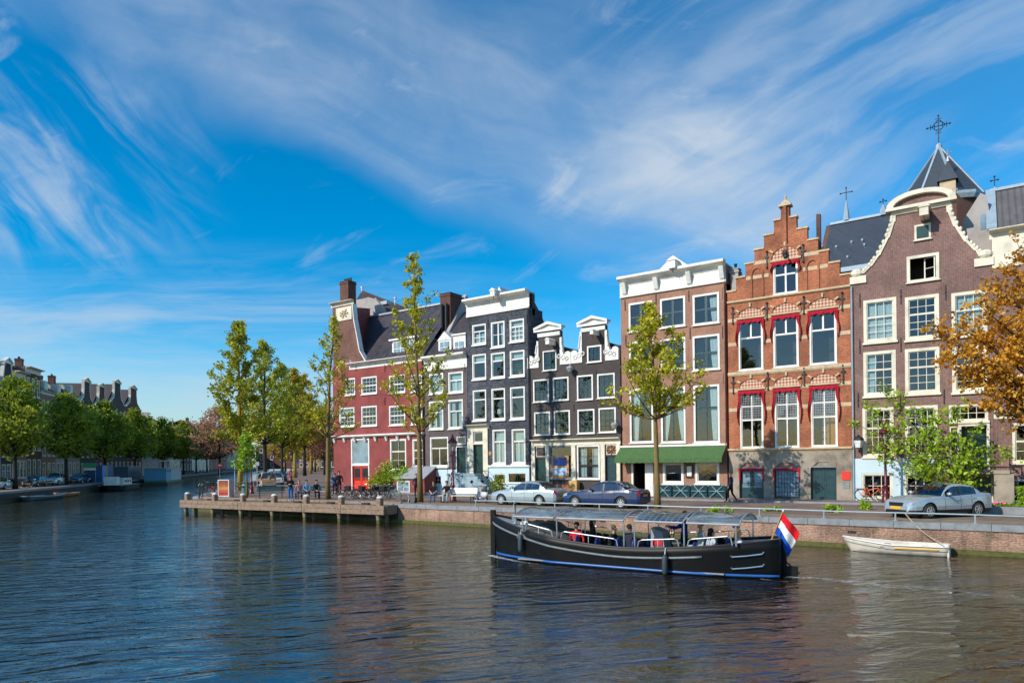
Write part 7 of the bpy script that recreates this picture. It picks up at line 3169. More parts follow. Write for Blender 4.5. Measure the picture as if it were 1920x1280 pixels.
def panel_mat():
 m, nt, b = new_mat('solar_canopy')
 sep = nt.nodes.new('ShaderNodeSeparateXYZ')
 nt.links.new(obj_vec(nt), sep.inputs[0])
 x, y = E(sep.outputs[0]), E(sep.outputs[1])
 t = nt.nodes.new('ShaderNodeTexBrick')
 t.offset = 0
 nt.links.new(comb(x, y, 0.0), t.inputs['Vector'])
 t.inputs['Scale'].default_value = 1
 t.inputs['Brick Width'].default_value = .20
 t.inputs['Row Height'].default_value = .20
 t.inputs['Mortar Size'].default_value = .010
 t.inputs['Color1'].default_value = (.030, .045, .065, 1)
 t.inputs['Color2'].default_value = (.07, .09, .11, 1)
 t.inputs['Mortar'].default_value = (.22, .25, .27, 1)
 nt.links.new(t.outputs[0], b.inputs['Base Color'])
 b.inputs['Roughness'].default_value = .10
 b.inputs['Specular IOR Level'].default_value = .9
 return m


M['solar'] = panel_mat()


def clear_mat():
 m, nt, b = new_mat('clear_canopy')
 out = nt.nodes['Material Output']
 setc(b, (.20, .25, .28), .07, 0, .9)
 tr = nt.nodes.new('ShaderNodeBsdfTransparent')
 tr.inputs[0].default_value = (.75, .82, .86, 1)
 mx = nt.nodes.new('ShaderNodeMixShader')
 n = noise(obj_vec(nt), 1.3, 4, .6, 1.2)
 nt.links.new(n.sstep(.40, .62, .30, .85).s, mx.inputs[0])
 nt.links.new(tr.outputs[0], mx.inputs[1])
 nt.links.new(b.outputs[0], mx.inputs[2])
 nt.links.new(mx.outputs[0], out.inputs[0])
 return m


M['clear_canopy'] = clear_mat()
BX, BY, BL = -16.3, 22.3, 11.05
brot = math.atan2(.5, 11.0)


def tour_boat():
 t = thing('tour_boat', 'long black open tour boat with a curved solar canopy and blue waterline', 'boat', (BX, BY, 0), brot)
 half = lambda q: 1.38 * max(.03, (min(1, q / .30) ** .62) * (1 if q < .70 else 1 - .55 * ((q - .70) / .30) ** 2.0) )
 sheer = lambda q: .77 + .85 * max(0, 1 - q / .62) ** 2 + .45 * max(0, (q - .50) / .50) ** 1.7
 mb = MB()
 mb.smooth = True
 hull(mb, BL, half, sheer, -.4, 40, stem=.25)
 h = mb.build('hull', M['hull_black'], t)
 sd = h.modifiers.new('thick', 'SOLIDIFY')
 sd.thickness = .05
 sd.offset = -1
 # strakes: waterline band, rubbing strake, gunwale
 def strake(zf, r, mat, name, off=.015, t0=.0, t1=1.0):
  for s in (1, -1):
   pts = []
   for i in range(41):
    q = t0 + (t1 - t0) * i / 40
    z1 = sheer(q)
    z = zf(q)
    qq = (z + .4) / (z1 + .4)
    w = half(q) * (.86 + .14 * qq)
    pts.append((BL * q + .25 * (1 - qq) * (1 - q) ** 6, s * (w + off), z))
   o = MB()
   o.smooth = True
   o.tube(pts, r, 6)
   o.build(name, M[mat], t)
 strake(lambda q: .085 + .03 * (1 - q), .05, 'boot_blue', 'waterline_stripe', -.005)
 strake(lambda q: sheer(q) - .30 - .03 * q, .045, 'rub_strake', 'rubbing_strake', .012, .0, .80)
 strake(lambda q: sheer(q) + .01, .035, 'black', 'gunwale', -.03)
 # stem and stern posts
 MB().box(-.10, .10, -.06, .06, -.3, 1.82).build('stem_post', M['hull_black'], t)
 MB().box(BL - .05, BL + .12, -.07, .07, -.3, 1.38).build('stern_post', M['hull_black'], t)
 rd = MB().box(BL + .10, BL + .45, -.03, .03, -.4, .35)
 rd.bar((BL + .02, 0, .55), (BL + .50, 0, .12), .04)
 rd.build('rudder', M['hull_black'], t)
 # decks
 def deck(q0, q1, dz, name, mat):
  vs, fs = [], []
  n = 10
  for i in range(n + 1):
   q = q0 + (q1 - q0) * i / n
   w = half(q) * .97
   z = sheer(q) - dz
   vs += [(BL * q, -w, z), (BL * q, 0, z + .03), (BL * q, w, z)]
  for i in range(n):
   fs += [(i * 3, i * 3 + 1, i * 3 + 4, i * 3 + 3), (i * 3 + 1, i * 3 + 2, i * 3 + 5, i * 3 + 4)]
  MB().add(vs, fs).build(name, M[mat], t)
 deck(.01, .17, .05, 'foredeck', 'deck_grey')
 deck(.86, .995, .06, 'afterdeck', 'deck_grey')
 MB().box(.17 * BL, .86 * BL, -1.2, 1.2, .10, .14).build('floor', M['deck_grey'], t)
 # covered luggage under grey canvas ahead of the seats
 cv = MB()
 cv.smooth = True
 vs, fs = [], []
 for i in range(9):
  x = 1.75 + i * .26
  hgt = .62 * math.sin(math.pi * min(1, .25 + i / 9.5)) + .1 * math.sin(i * 2.2)
  for j in range(7):
   a = math.pi * j / 6
   vs.append((x, 1.05 * math.cos(a), .86 + max(.02, hgt * math.sin(a) ** .7)))
 for i in range(8):
  for j in range(6):
   a = i * 7 + j
   fs.append((a, a + 1, a + 8, a + 7))
 cv.add(vs, fs)
 cv.build('canvas_cover', M['tarp'], t)
 # bow gear
 mb = MB().tube([(1.05, 0, 1.45), (1.05, 0, 2.05)], .02, 6)
 mb.ball((1.05, 0, 2.10), .07, 7)
 mb.build('bow_light', M['black'], t)
 mb = MB()
 for x, y in ((.8, .25), (1.25, -.35), (1.3, .4)):
  mb.lathe([(.09, 0), (.06, .08), (.06, .22), (.10, .26), (.10, .30)], (x, y, 1.34), 8)
 mb.build('bollard', M['steel'], t)
 mb = MB()
 rr = random.Random(4)
 for q in range(3):
  P = [(1.6 + .16 * math.cos(a * .8 + q), -.25 + .14 * math.sin(a * .8), 1.30 + a * .006) for a in range(20)]
  mb.tube(P, .016, 4)
 mb.build('rope_coil', M['white'], t)
 # canopy: four arched panels on steel posts, a hatch left open over the wheel
 spans = [(.155, .31, 0), (.322, .555, 0), (.592, .742, 1), (.754, .905, 0)]
 cw, ze, za = 1.22, 1.70, 1.97
 for a, b, hole in spans:
  x0, x1 = a * BL, b * BL
  n, m_ = 8, 10
  vs, fs = [], []
  for i in range(n + 1):
   x = x0 + (x1 - x0) * i / n
   for j in range(m_ + 1):
    q = -1 + 2 * j / m_
    vs.append((x, cw * q, ze + (za - ze) * (1 - q * q)))
  for i in range(n):
   for j in range(m_):
    if hole and 3 <= i <= 6 and 4 <= j <= 7:
     continue
    k = i * (m_ + 1) + j
    fs.append((k, k + 1, k + m_ + 2, k + m_ + 1))
  mb = MB()
  mb.smooth = True
  mb.add(vs, fs)
  c = mb.build('canopy_panel', M['solar'] if hole else M['clear_canopy'], t)
  so = c.modifiers.new('thick', 'SOLIDIFY')
  so.thickness = .025
  fr = MB()
  for x in (x0, x1):
   fr.tube([(x, cw * (-1 + .2 * j), ze + (za - ze) * (1 - (-1 + .2 * j) ** 2)) for j in range(11)], .028, 5)
  for s in (-1, 1):
   fr.tube([(x0, s * cw, ze), (x1, s * cw, ze)], .032, 5)
  fr.build('canopy_frame', M['zinc'], c)
 for q in (.19, .32, .555, .59, .745, .895):
  for s in (-1, 1):
   MB().tube([(q * BL, s * 1.16, sheer(q) - .05), (q * BL, s * 1.19, ze)], .026, 6).build('canopy_post', M['steel'], t)
 for q0, q1 in ((.20, .305), (.335, .535), (.60, .73), (.755, .885)):
  for s in (-1, 1):
   z = sheer((q0 + q1) / 2) + .02
   x0, x1 = q0 * BL, q1 * BL
   zz0, zz1 = sheer(q0), sheer(q1)
   mb = MB().tube([(x0, s * 1.20, zz0), (x0 + .05, s * 1.20, zz0 + .22), (x0 + .15, s * 1.20, zz0 + .27), (x1 - .15, s * 1.20, zz1 + .27), (x1 - .05, s * 1.20, zz1 + .22), (x1, s * 1.20, zz1)], .022, 6)
   xm = (x0 + x1) / 2
   mb.tube([(xm, s * 1.20, z - .03), (xm, s * 1.20, (zz0 + zz1) / 2 + .27)], .018, 5)
   mb.build('hand_rail', M['steel'], t)
 # seats
 for x in (3.9, 4.7, 5.5, 6.1, 8.2, 8.9, 9.3):
  for y in (-.72, .72):
   mb = MB().box(x - .22, x + .22, y - .24, y + .24, .50, .56)
   mb.smooth = True
   mb.ball((x + .24, y, .82), .26, 8, .22, .95, 1.0)
   mb.smooth = False
   mb.tube([(x, y, .14), (x, y, .5)], .03, 5)
   mb.build('seat', M['seat_blue'], t)
 # wheel stand with a red panel
 mb = MB().add([(6.75, -.35, .14), (7.35, -.35, .14), (7.35, .35, .14), (6.75, .35, .14), (6.80, -.33, 1.42), (7.20, -.33, 1.28), (7.20, .33, 1.28), (6.80, .33, 1.42)], [(0, 3, 2, 1), (4, 5, 6, 7), (0, 1, 5, 4), (1, 2, 6, 5), (2, 3, 7, 6), (3, 0, 4, 7)])
 co = mb.build('wheel_stand', M['deck_grey'], t)
 MB().box(6.86, 7.20, -.375, -.352, .80, 1.0).build('red_panel', M['bike_red'], co)
 w = MB()
 torus(w, (0, 0, 0), .24, .018, 18, 5)
 for k in range(3):
  a = 2 * math.pi * k / 3
  w.tube([(0, 0, 0), (.24 * math.cos(a), 0, .24 * math.sin(a))], .012, 4)
 wo = w.build('steering_wheel', M['black'], t)
 wo.location = (7.42, 0, 1.22)
 wo.rotation_euler = (0, .3, math.pi / 2)
 # fenders and boarding handles
 for q in (.175, .695):
  z = sheer(q)
  y = -(half(q) + .10)
  mb = MB()
  mb.smooth = True
  mb.lathe([(.02, z - .18), (.09, z - .26), (.10, z - .34), (.10, z - .74), (.07, z - .82), (.02, z - .86)], (q * BL, y, 0), 10)
  f = mb.build('fender', M['fender'], t)
  MB().tube([(q * BL, y, z - .2), (q * BL, y + .08, z + .02)], .014, 4).build('fender_rope', M['white'], f)
 for z in (.72, .34):
  x0, x1 = BL - 1.35, BL - .45
  f_ = lambda x: -(half(x / BL) * (.86 + .14 * (z + .4) / 1.6) + .07)
  MB().tube([(x0, f_(x0) + .07, z - .02), (x0 + .05, f_(x0), z - .04), ((x0 + x1) / 2, f_((x0 + x1) / 2), z), (x1, f_(x1), z + .07), (x1 + .03, f_(x1) + .08, z + .12)], .026, 6).build('boarding_handle', M['steel'], t)
 return t, sheer


boat, sheer = tour_boat()


def onboat(x, y, z):
 c, s = math.cos(brot), math.sin(brot)
 return (BX + c * x - s * y, BY + s * x + c * y, z)


GP = 'passengers in the tour boat'
FZ = .14
P_ = lambda lab, x, y, rz, **kw: person(lab, onboat(x, y, FZ), rz + brot, group=GP, **kw)
P_('passenger in a red jacket and dark vest at the near rail of the tour boat', 4.05, -.62, .15, pose='sit', top=(.60, .03, .03), legs=(.03, .05, .10), hair=(.03, .02, .015), h=1.72)
P_('passenger with black hair behind the red jacket in the tour boat', 4.35, .15, 2.2, pose='sit', top=(.012, .012, .014), legs=(.02, .02, .03), hair=(.01, .008, .008), long_hair=True, h=1.78, z_seat=.52)
P_('blond passenger bending forward, centre of the tour boat', 5.35, -.60, 1.4, pose='sit', top=(.03, .03, .035), legs=(.02, .02, .03), hair=(.42, .26, .13), lean=.16, h=1.66)
P_('brown haired passenger in dark top, seen from behind right of the blond one', 6.05, -.45, 2.9, pose='sit', top=(.03, .035, .06), legs=(.02, .02, .03), hair=(.16, .09, .05), h=1.7)
P_('boatman in a blue jacket standing at the wheel of the tour boat', 7.85, .05, -math.pi / 2, pose='stand', top=(.015, .045, .28), legs=(.012, .014, .02), hair=(.02, .015, .012), h=1.80, arms=[((.24, -.22, .26), (.12, -.46, .30)), ((-.24, -.22, .26), (-.12, -.46, .30))])
P_('passenger with dark hair in pale grey sitting behind the boatman', 8.45, -.05, -1.0, pose='sit', top=(.42, .45, .46), legs=(.36, .42, .44), hair=(.02, .015, .012), h=1.76, z_seat=.56)
P_('passenger with long black hair in a pale top near the stern', 8.95, -.55, 2.4, pose='sit', top=(.45, .50, .55), legs=(.02, .02, .025), hair=(.012, .010, .010), long_hair=True, h=1.68)
P_('passenger with long fair hair and light grey top nearest the stern', 9.75, -.30, 2.2, pose='sit', top=(.55, .56, .60), legs=(.05, .06, .09), hair=(.45, .27, .11), long_hair=True, h=1.68)


# tricolour on its raked staff
def flag():
 t = thing('flag', 'red white and blue striped flag hanging from a raked staff at the stern', 'flag', onboat(BL - .38, -.05, 1.02), brot)
 MB().tube([(0, 0, 0), (.42, -.05, 1.05)], .022, 6).build('flag_pole', M['teak'], t)
 MB().ball((.43, -.05, 1.08), .035, 6).build('pole_knob', M['white'], t)
 base, topp = Vector((.15, -.02, .36)), Vector((.41, -.05, 1.02))
 n, m_ = 18, 12
 cols = [(.010, .09, .46), (.75, .75, .74), (.68, .012, .022)]
 mats = [flat_cloth(c) for c in cols]
 mb = MB()
 mb.smooth = True
 vs = []
 for i in range(n + 1):
  u = i / n
  for j in range(m_ + 1):
   v = j / m_
   p = base.lerp(topp, v)
   # hangs: runs out and drops
   x = p.x + .50 * u - .12 * u * u * (1 - v)
   z = p.z - .66 * u ** 1.15 - .10 * u * u * (1 - v)
   y = p.y + .09 * math.sin(u * 7 + v * 2.2) * (.25 + u)
   vs.append((x, y, z))
 mb.v = vs
 for i in range(n):
  for j in range(m_):
   a = i * (m_ + 1) + j
   mb.f.append((a, a + 1, a + m_ + 2, a + m_ + 1))
   mb.m.append(min(2, j * 3 // m_))
   mb.sm.append(True)
 c = mb.build('flag_cloth', mats, t)
 s = c.modifiers.new('thick', 'SOLIDIFY')
 s.thickness = .006


flag()


# white rowing boat on its line
def row_boat(label, loc, rz, Lb, matn, group=None, stripe=True, half=None):
 t = thing('rowing_boat', label, 'rowing boat', loc, rz, group)
 half = half or (lambda q: .64 * max(.06, min(1, q / .42) ** .68) * (1 - .18 * max(0, q - .55)))
 sheer_ = lambda q: .56 - .20 * min(1, q / .5) ** .8 + .02 * q
 mb = MB()
 mb.smooth = True
 hull(mb, Lb, half, sheer_, -.12, 20, stem=.35, m=5, flare=.70)
 h = mb.build('hull', M[matn], t)
 s = h.modifiers.new('thick', 'SOLIDIFY')
 s.thickness = .035
 for zf, r, mt, nm, a, b in ((0, .03, 'white', 'gunwale', 0, 1), (-.17, .018, 'hard_stone', 'strake', .02, 1), (-.115, .028, 'yellow', 'yellow_stripe', .52, .92)):
  if not stripe and nm != 'gunwale':
   continue
  for s_ in (1, -1):
   pts = []
   for i in range(17):
    q = a + (b - a) * i / 16
    z = sheer_(q) + zf
    f = (z + .12) / (sheer_(q) + .12)
    pts.append((Lb * q + .35 * (1 - f) * (1 - q) ** 6, s_ * (half(q) * (.70 + .30 * f) + .008), z))
   o = MB()
   o.smooth = True
   o.tube(pts, r, 5)
   o.build(nm, M[mt], t)
 for q in (.42, .78):
  w = half(q) * .93
  MB().box(Lb * q - .11, Lb * q + .11, -w, w, sheer_(q) - .12, sheer_(q) - .09).build('thwart', M['wood'], t)
 MB().box(.4, Lb - .1, -.35, .35, -.02, .0).build('floor_boards', M['wood_dark'], t)
 MB().box(Lb - .03, Lb + .03, -half(1) * .9, half(1) * .9, -.05, sheer_(1) + .02).build('transom', M[matn], t)
 return t


M['dinghy'] = plain('chalky_white_hull', (.62, .56, .46), .6, var=.35, scale=2.5)
M['dinghy_blue'] = plain('faded_blue_hull', (.13, .20, .24), .6, var=.3)
rbx, rby = -4.7, 30.55
row_boat('small white rowing boat with a yellow stripe moored below the silver saloon', (rbx, rby, 0), math.atan2(-.05, 3.5), 3.65, 'dinghy')
t = thing('mooring_rope', 'slack pale rope from the quay rail down to the white rowing boat', 'rope', (rbx + 3.5, rby, .5))
x0, _ = on_y(1697, 972, QY + .2)
MB().tube([Vector((x0 - rbx - 3.5, QY + .2 - rby, ST + .32 - .5)).lerp(Vector((-.05, .2, -.08)), q / 10) + Vector((0, 0, -.16 * math.sin(math.pi * q / 10))) for q in range(11)], .016, 5).build('rope', M['cream_stone'], t)

# foam at bow, along the side and in the wake
def foam_mat():
 m, nt, b = new_mat('foam')
 setc(b, (.70, .76, .80), .6)
 g = obj_vec(nt)
 at = nt.nodes.new('ShaderNodeAttribute')
 at.attribute_name = 'dens'
 n = noise(g, 3.2, 8, .68, 1.0)
 n2 = noise(g, 14.0, 4, .7)
 a = (n * .60 + n2 * .40 + E(at.outputs['Fac']) * .42).sstep(.66, .92)
 nt.links.new((a * .70).s, b.inputs['Alpha'])
 return m


M['foam'] = foam_mat()


def foam_strip(name, pts, w0, w1, dens):
 """A ribbon of broken foam on the water through pts, in the boat's frame."""
 n = len(pts)
 vs, fs, dn = [], [], []
 m_ = 6
 for i in range(n):
  p = Vector(onboat(*pts[i], .012))
  q = Vector(onboat(*pts[min(i + 1, n - 1)], .012)) - Vector(onboat(*pts[max(i - 1, 0)], .012))
  nn = Vector((-q.y, q.x, 0)).normalized()
  w = w0 + (w1 - w0) * i / (n - 1)
  for j in range(m_ + 1):
   s = -1 + 2 * j / m_
   vs.append(tuple(p + nn * w * s + Vector((0, 0, .02 * (1 - s * s)))))
   dn.append((1 - s * s) * dens * (1 - .75 * i / (n - 1)))
 k = m_ + 1
 for i in range(n - 1):
  for j in range(m_):
   a = i * k + j
   fs.append((a, a + 1, a + k + 1, a + k))
 me = bpy.data.meshes.new(name)
 me.from_pydata(vs, [], fs)
 me.materials.append(M['foam'])
 at = me.attributes.new('dens', 'FLOAT', 'POINT')
 at.data.foreach_set('value', dn)
 o = link(name, me)
 tag(o, 'broken white foam on the water ' + ('at the bow and side' if dens > .9 else 'trailing from the stern') + ' of the tour boat', 'foam', kind='stuff')
 return o


foam_strip('bow_foam', [(.02 + .34 * i, -.30 - .20 * i + .0062 * i * i) for i in range(13)], .22, .42, .98)
foam_strip('bow_foam', [(.02 + .34 * i, .30 + .20 * i - .0062 * i * i) for i in range(11)], .2, .42, .95)
foam_strip('stern_foam', [(BL + .1 + .5 * i, -.1 - .02 * i * i * .3) for i in range(26)], .4, 1.5, .62)
foam_strip('stern_foam', [(BL - .5 + .5 * i, -.9 - .12 * i) for i in range(20)], .15, .7, .5)

# ------------------------------------------------------------------ left bank: boats, cabins, houses
lrz = sa - math.pi


def lbt(name, label, cat, px, inland, z, group=None):
 s, k = s_for_px(px, inland)
 return thing(name, label, cat, (*lb(s, inland), z), lrz, group)


# blue and white houseboat (local x runs towards the viewer along the quay)
t = lbt('houseboat', 'box shaped houseboat painted blue, white and green', 'houseboat', 306, -3.0, 0)
MB().box(-7.5, 7.5, -2.0, 2.2, -.3, .55).build('pontoon', M['wood_dark'], t)
MB().box(2.2, 7.0, -1.8, 1.9, .9, 3.1).build('blue_cabin', M['cabin_blue'] if 'cabin_blue' in M else plain('cabin_blue', (.10, .34, .50), .5, var=.15), t)
MB().box(-7.0, 2.19, -1.8, 1.9, .9, 3.1).build('white_cabin', plain('cabin_white', (.56, .64, .68), .5, var=.15), t)
MB().box(-7.02, 7.02, -1.83, 1.93, .56, .898).build('green_band', plain('cabin_green', (.03, .20, .10), .5), t)
MB().box(-7.15, 7.15, -1.95, 2.05, 3.102, 3.22).build('roof', M['lead'], t)
mb = MB()
for i in range(9):
 mb.box(-6.6 + i * .98, -6.5 + i * .98, 1.905, 1.94, 1.0, 3.0)
mb.build('batten', plain('cabin_batten', (.24, .32, .38), .5), t)
mb = MB().box(2.6, 6.6, 1.905, 1.935, 2.5, 2.85)
mb.build('vent_band', M['cabin_vent'] if 'cabin_vent' in M else plain('cabin_vent', (.03, .10, .17), .5), t)
for x in (-2.6, -1.2):
 MB().tube([(x, 0, 3.2), (x, 0, 4.5)], .08, 6).build('roof_post', M['white'], t)
MB().box(-5.2, -.6, -1.1, 1.1, 4.5, 4.62).build('roof_shelter', M['white'], t)
# barge with white wheelhouse
t = lbt('barge', 'dark hulled barge with low white cabin and small windows', 'barge', 226, -2.4, 0)
mb = MB()
mb.smooth = True
hull(mb, 13, lambda q: 1.9 * max(.1, min(1, q / .2) ** .6) * (1 if q < .8 else 1 - .7 * ((q - .8) / .2) ** 2), lambda q: 1.15 - .35 * min(1, q / .3) + .25 * max(0, q - .7), -.3, 24)
h = mb.build('hull', M['hull_black'], t)
h.location = (-6.5, 0, 0)
MB().box(-5.6, 5.6, -1.6, 1.6, .75, .86).build('deck', M['deck_grey'], t)
c = MB().box(-1.5, 3.6, -1.2, 1.2, .87, 1.85).build('cabin', M['white'], t)
for i in range(4):
 MB().box(-.9 + i * 1.0, -.4 + i * 1.0, 1.203, 1.23, 1.2, 1.6).build('window', M['black'], c)
MB().box(4.2, 5.4, -.9, .9, .87, 2.1).build('wheelhouse', M['white'], t)
# cabins on the quay behind
t = lbt('site_cabin', 'blue portable cabin with a yellow streak on the left bank', 'cabin', 188, 2.4, ST)
MB().box(-3.0, 3.0, -1.1, 1.1, .0, 2.7).build('cabin_body', plain('site_blue', (.02, .09, .24), .5, var=.2), t)
MB().box(.2, 1.1, 1.103, 1.13, .1, 2.6).build('yellow_mark', plain('site_yellow', (.42, .28, .04), .5, var=.4), t)
MB().box(1.2, 3.02, 1.103, 1.125, 0, 2.7).build('bright_panel', plain('site_bright', (.04, .20, .62), .4), t)
t = lbt('site_cabin', 'grey blue low cabin behind the barge, right of the blue portable cabin', 'cabin', 240, 2.4, ST)
MB().box(-4.5, 4.5, -1.1, 1.1, .0, 2.4).build('cabin_body', plain('site_grey', (.07, .12, .17), .5, var=.25), t)
MB().box(-4.6, 4.6, -1.2, 1.2, 2.402, 2.5).build('roof', M['lead'], t)
# small boats
s, k = s_for_px(47, -1.4)
row_boat('faded blue flat boat moored at the left bank quay', (*lb(s, -1.4), 0), lrz + math.pi, 8.5, 'dinghy_blue', 'small boats at the left bank', False, lambda q: 1.1 * max(.5, min(1, q / .2)))
s, k = s_for_px(104, -1.4)
row_boat('small tan rowing boat moored right of the faded blue boat', (*lb(s, -1.4), 0), lrz + math.pi, 6.0, 'teak', 'small boats at the left bank', False, lambda q: .8 * max(.3, min(1, q / .3)))

# houses of the left bank, each in its own frame: x along the facade, y into the block
INL = 11.5
wall_mats = ['br_char', 'br_chim', 'br_brown', 'br_chim', 'grey_stone', 'br_brown', 'br_char', 'br_brown', 'br_chim', 'br_char']


def far_house(pa, pb, ptop, style, mat, label, roofm='tile_brown', trim='cream', winpx=None):
 sA, kA = s_for_px(pa, INL)
 sB, kB = s_for_px(pb, INL)
 w = sB - sA
 mid = (pa + pb) / 2
 sm, km = s_for_px(mid, INL)
 zt = z_at(mid, ptop, km)
 # x axis of the house runs back along the bank: facade faces the canal
 h = House('bank_house', label, 'house', (*lb(sA, INL), ST), Y=0.0, world=False, rz=sa, group='houses on the left bank')
 H_ = zt - ST
 hb = H_ * (.74 if style in ('neck', 'bell', 'step') else .88 if style == 'roof' else 1.0)
 proto = None
 nf = 4
 nb = 3 if w < 9 else 4
 for f in range(nf):
  za = .9 + (hb - 1.2) * f / nf
  zb = za + (hb - 1.2) / nf * .68
  for i in range(nb):
   a = w * (i + .5) / nb - .62
   h.window((a, a + 1.24, za, zb), top=(2, 1), bot=(2, 2), split=.55, fw=.15, mun=.05, rooms=False, frame='cream' if trim == 'cream' else 'white', sill=.1)
   MB().quad((a, .16, za), (a + 1.24, .16, za), (a + 1.24, .16, zb), (a, .16, zb)).build('blind', M['dark'], KIDS[h.root.name][-1])  # dark sheet painted in for the unlit room behind the pane, not a blind
 L, R = [(0, 0), (0, hb)], [(w, 0), (w, hb)]
 if style in ('neck', 'bell'):
  nw = w * (.36 if style == 'neck' else .42)
  c = w / 2
  if style == 'neck':
   L += [(c - w * .46, hb + .001), (c - nw * .62, hb + (H_ - hb) * .25), (c - nw / 2, hb + (H_ - hb) * .55), (c - nw / 2, H_ - 1.0)]
  else:
   L += [(c - w * .47, hb + .001), (c - w * .34, hb + (H_ - hb) * .3), (c - nw / 2, H_ - 1.0)]
  R += [(2 * c - x, z) for x, z in L[2:]]
 h.wall(L, R, M[mat], depth=9, eave=hb)
 if style in ('neck', 'bell'):
  pediment(h, w / 2 - nw / 2 - .35, w / 2 + nw / 2 + .35, H_ - 1.0, H_, trim)
  for sg in (-1, 1):
   P = L[2:] if sg < 0 else R[2:]
   mb = MB()
   for (ax, az), (bx_, bz) in zip(P, P[1:]):
    mb.bar((ax, .15, az), (bx_, .15, bz), .5, .3)
   h.part(mb, 'gable_coping', M[trim])
  roof_gabled(h, .05, w - .05, hb, H_ - 1.3, .43, 10, roofm)
  hoist(h, 0, 0) if False else None
 elif style == 'roof':
  h.cornice(-.05, w + .05, hb - .5, hb + .1, .5, trim)
  mb = MB().add([(0, -.2, hb + .1), (w, -.2, hb + .1), (w, 3.5, H_), (0, 3.5, H_), (w, 9, hb), (0, 9, hb)], [(0, 1, 2, 3), (3, 2, 4, 5)])
  h.part(mb, 'roof', M[roofm])
  chimney(h, w * .25, w * .25 + .9, 2.6, 3.6, H_ - 1.5, H_ + 1.2, pots=2)
  dm = h.part(MB().box(w * .5, w * .5 + 1.7, .6, 2.8, hb + .2, hb + 2.0), 'dormer', M[trim])
  MB().box(w * .5 + .25, w * .5 + 1.45, .55, .59, hb + .5, hb + 1.8).build('window', M['glass_blue'], dm)
 else:
  h.cornice(-.05, w + .05, H_ - .9, H_, .7, trim)
  roof_flat(h, 0, w, H_ - .2, .1, 9, 'lead')
  chimney(h, w * .7, w * .7 + .8, 2, 3, H_ - .5, H_ + 1.6, pots=3)
 d = h.door((w * .12, w * .12 + 1.1, .1, 2.9), 'teal_dark', frame=trim, panels=2, cut=False, y=-.08) if False else None
 return h


HS = [(-75, -36, 640, 'flat', 'br_char', 'dark left bank house beyond the left edge'),
  (-36, 2, 676, 'flat', 'plaster', 'grey left bank house with white cornice at the very left edge'),
  (2, 30, 669, 'bell', 'br_char', 'left bank house with pale curved gable top, leftmost gable'),
  (30, 50, 697, 'flat', 'br_brown', 'brown left bank house with chimneys, left of the dormered one'),
  (50, 78, 690, 'flat', 'br_chim', 'dark brown left bank house with heavy dark cornice'),
  (78, 105, 712, 'roof', 'br_brown', 'left bank house with brown tiled roof and chimney'),
  (105, 128, 719, 'roof', 'plaster', 'pale left bank house with dark dormer in its roof'),
  (128, 150, 719, 'roof', 'grey_stone', 'grey left bank house under a striped tiled roof'),
  (150, 178, 707, 'neck', 'br_char', 'first of the dark pedimented gables, left bank'),
  (178, 206, 717, 'neck', 'br_chim', 'lower dark pedimented gable, second on the left bank'),
  (206, 236, 710, 'neck', 'br_char', 'tall dark pedimented gable, third on the left bank'),
  (236, 266, 721, 'neck', 'br_chim', 'rightmost of the dark pedimented gables on the left bank')]
for i, a_ in enumerate(HS):
 far_house(*a_, trim='white' if i in (1, 2) else 'cream')
for i, (a_, b_, tp, stl, mt, lab, rfm) in enumerate(((266, 298, 772, 'roof', 'plaster', 'white walled house with orange roof right of the dark gables', 'tile_red'), (298, 318, 800, 'flat', 'br_brown', 'brown house hidden behind the elms above the houseboat', 'tile_brown'), (318, 338, 806, 'roof', 'cream', 'cream house behind the elms right of the houseboat', 'tile_red'),
              (338, 360, 810, 'flat', 'br_char', 'dark house behind the lone trunk, far left bank', 'tile_brown'), (360, 392, 792, 'roof', 'cream', 'pale house with an orange roof peeping over the far elms', 'tile_red'), (392, 425, 806, 'flat', 'br_brown', 'brown house behind the copper tree', 'tile_brown'), (425, 470, 812, 'flat', 'plaster', 'grey house at the far end of the left bank row', 'tile_brown'))):
 far_house(a_, b_, tp, stl, mt, lab, rfm)
# red bricked row closing the end of the side street
for i, (pa, pb, tp, Zd, mt, lab) in enumerate(((560, 600, 838, 300, 'br_brown', 'brown house closing the end of the side street'), (600, 640, 820, 260, 'br_char', 'dark house far behind the red corner house'), (480, 560, 835, 330, 'br_chim', 'far house row end seen between the elm trunks'))):
 x, y = at_depth(pa, Zd)
 x2, y2 = at_depth(pb, Zd)
 h = House('distant_house', lab, 'house', (x, y, ST), Y=0.0, world=False, rz=math.atan2(y2 - y, x2 - x), group='distant houses')
 w = math.hypot(x2 - x, y2 - y)
 H_ = z_at((pa + pb) / 2, tp, Zd) - ST
 for f in range(3):
  for k in range(4):
   a_ = w * (k + .5) / 4 - .7
   h.window((a_, a_ + 1.4, 1 + f * (H_ - 1) / 3, 1 + f * (H_ - 1) / 3 + (H_ - 1) / 3 * .62), split=None, top=(2, 3), fw=.15, rooms=False)
 h.wall([(0, 0), (0, H_)], [(w, 0), (w, H_)], M[mt], depth=9)
 h.cornice(0, w, H_ - .6, H_, .5)
 h.part(MB().prism([(0, H_ + .002), (w, H_ + .002), (w * .5, H_ + 2.5)], 0, 8), 'roof', M['tile_red'])

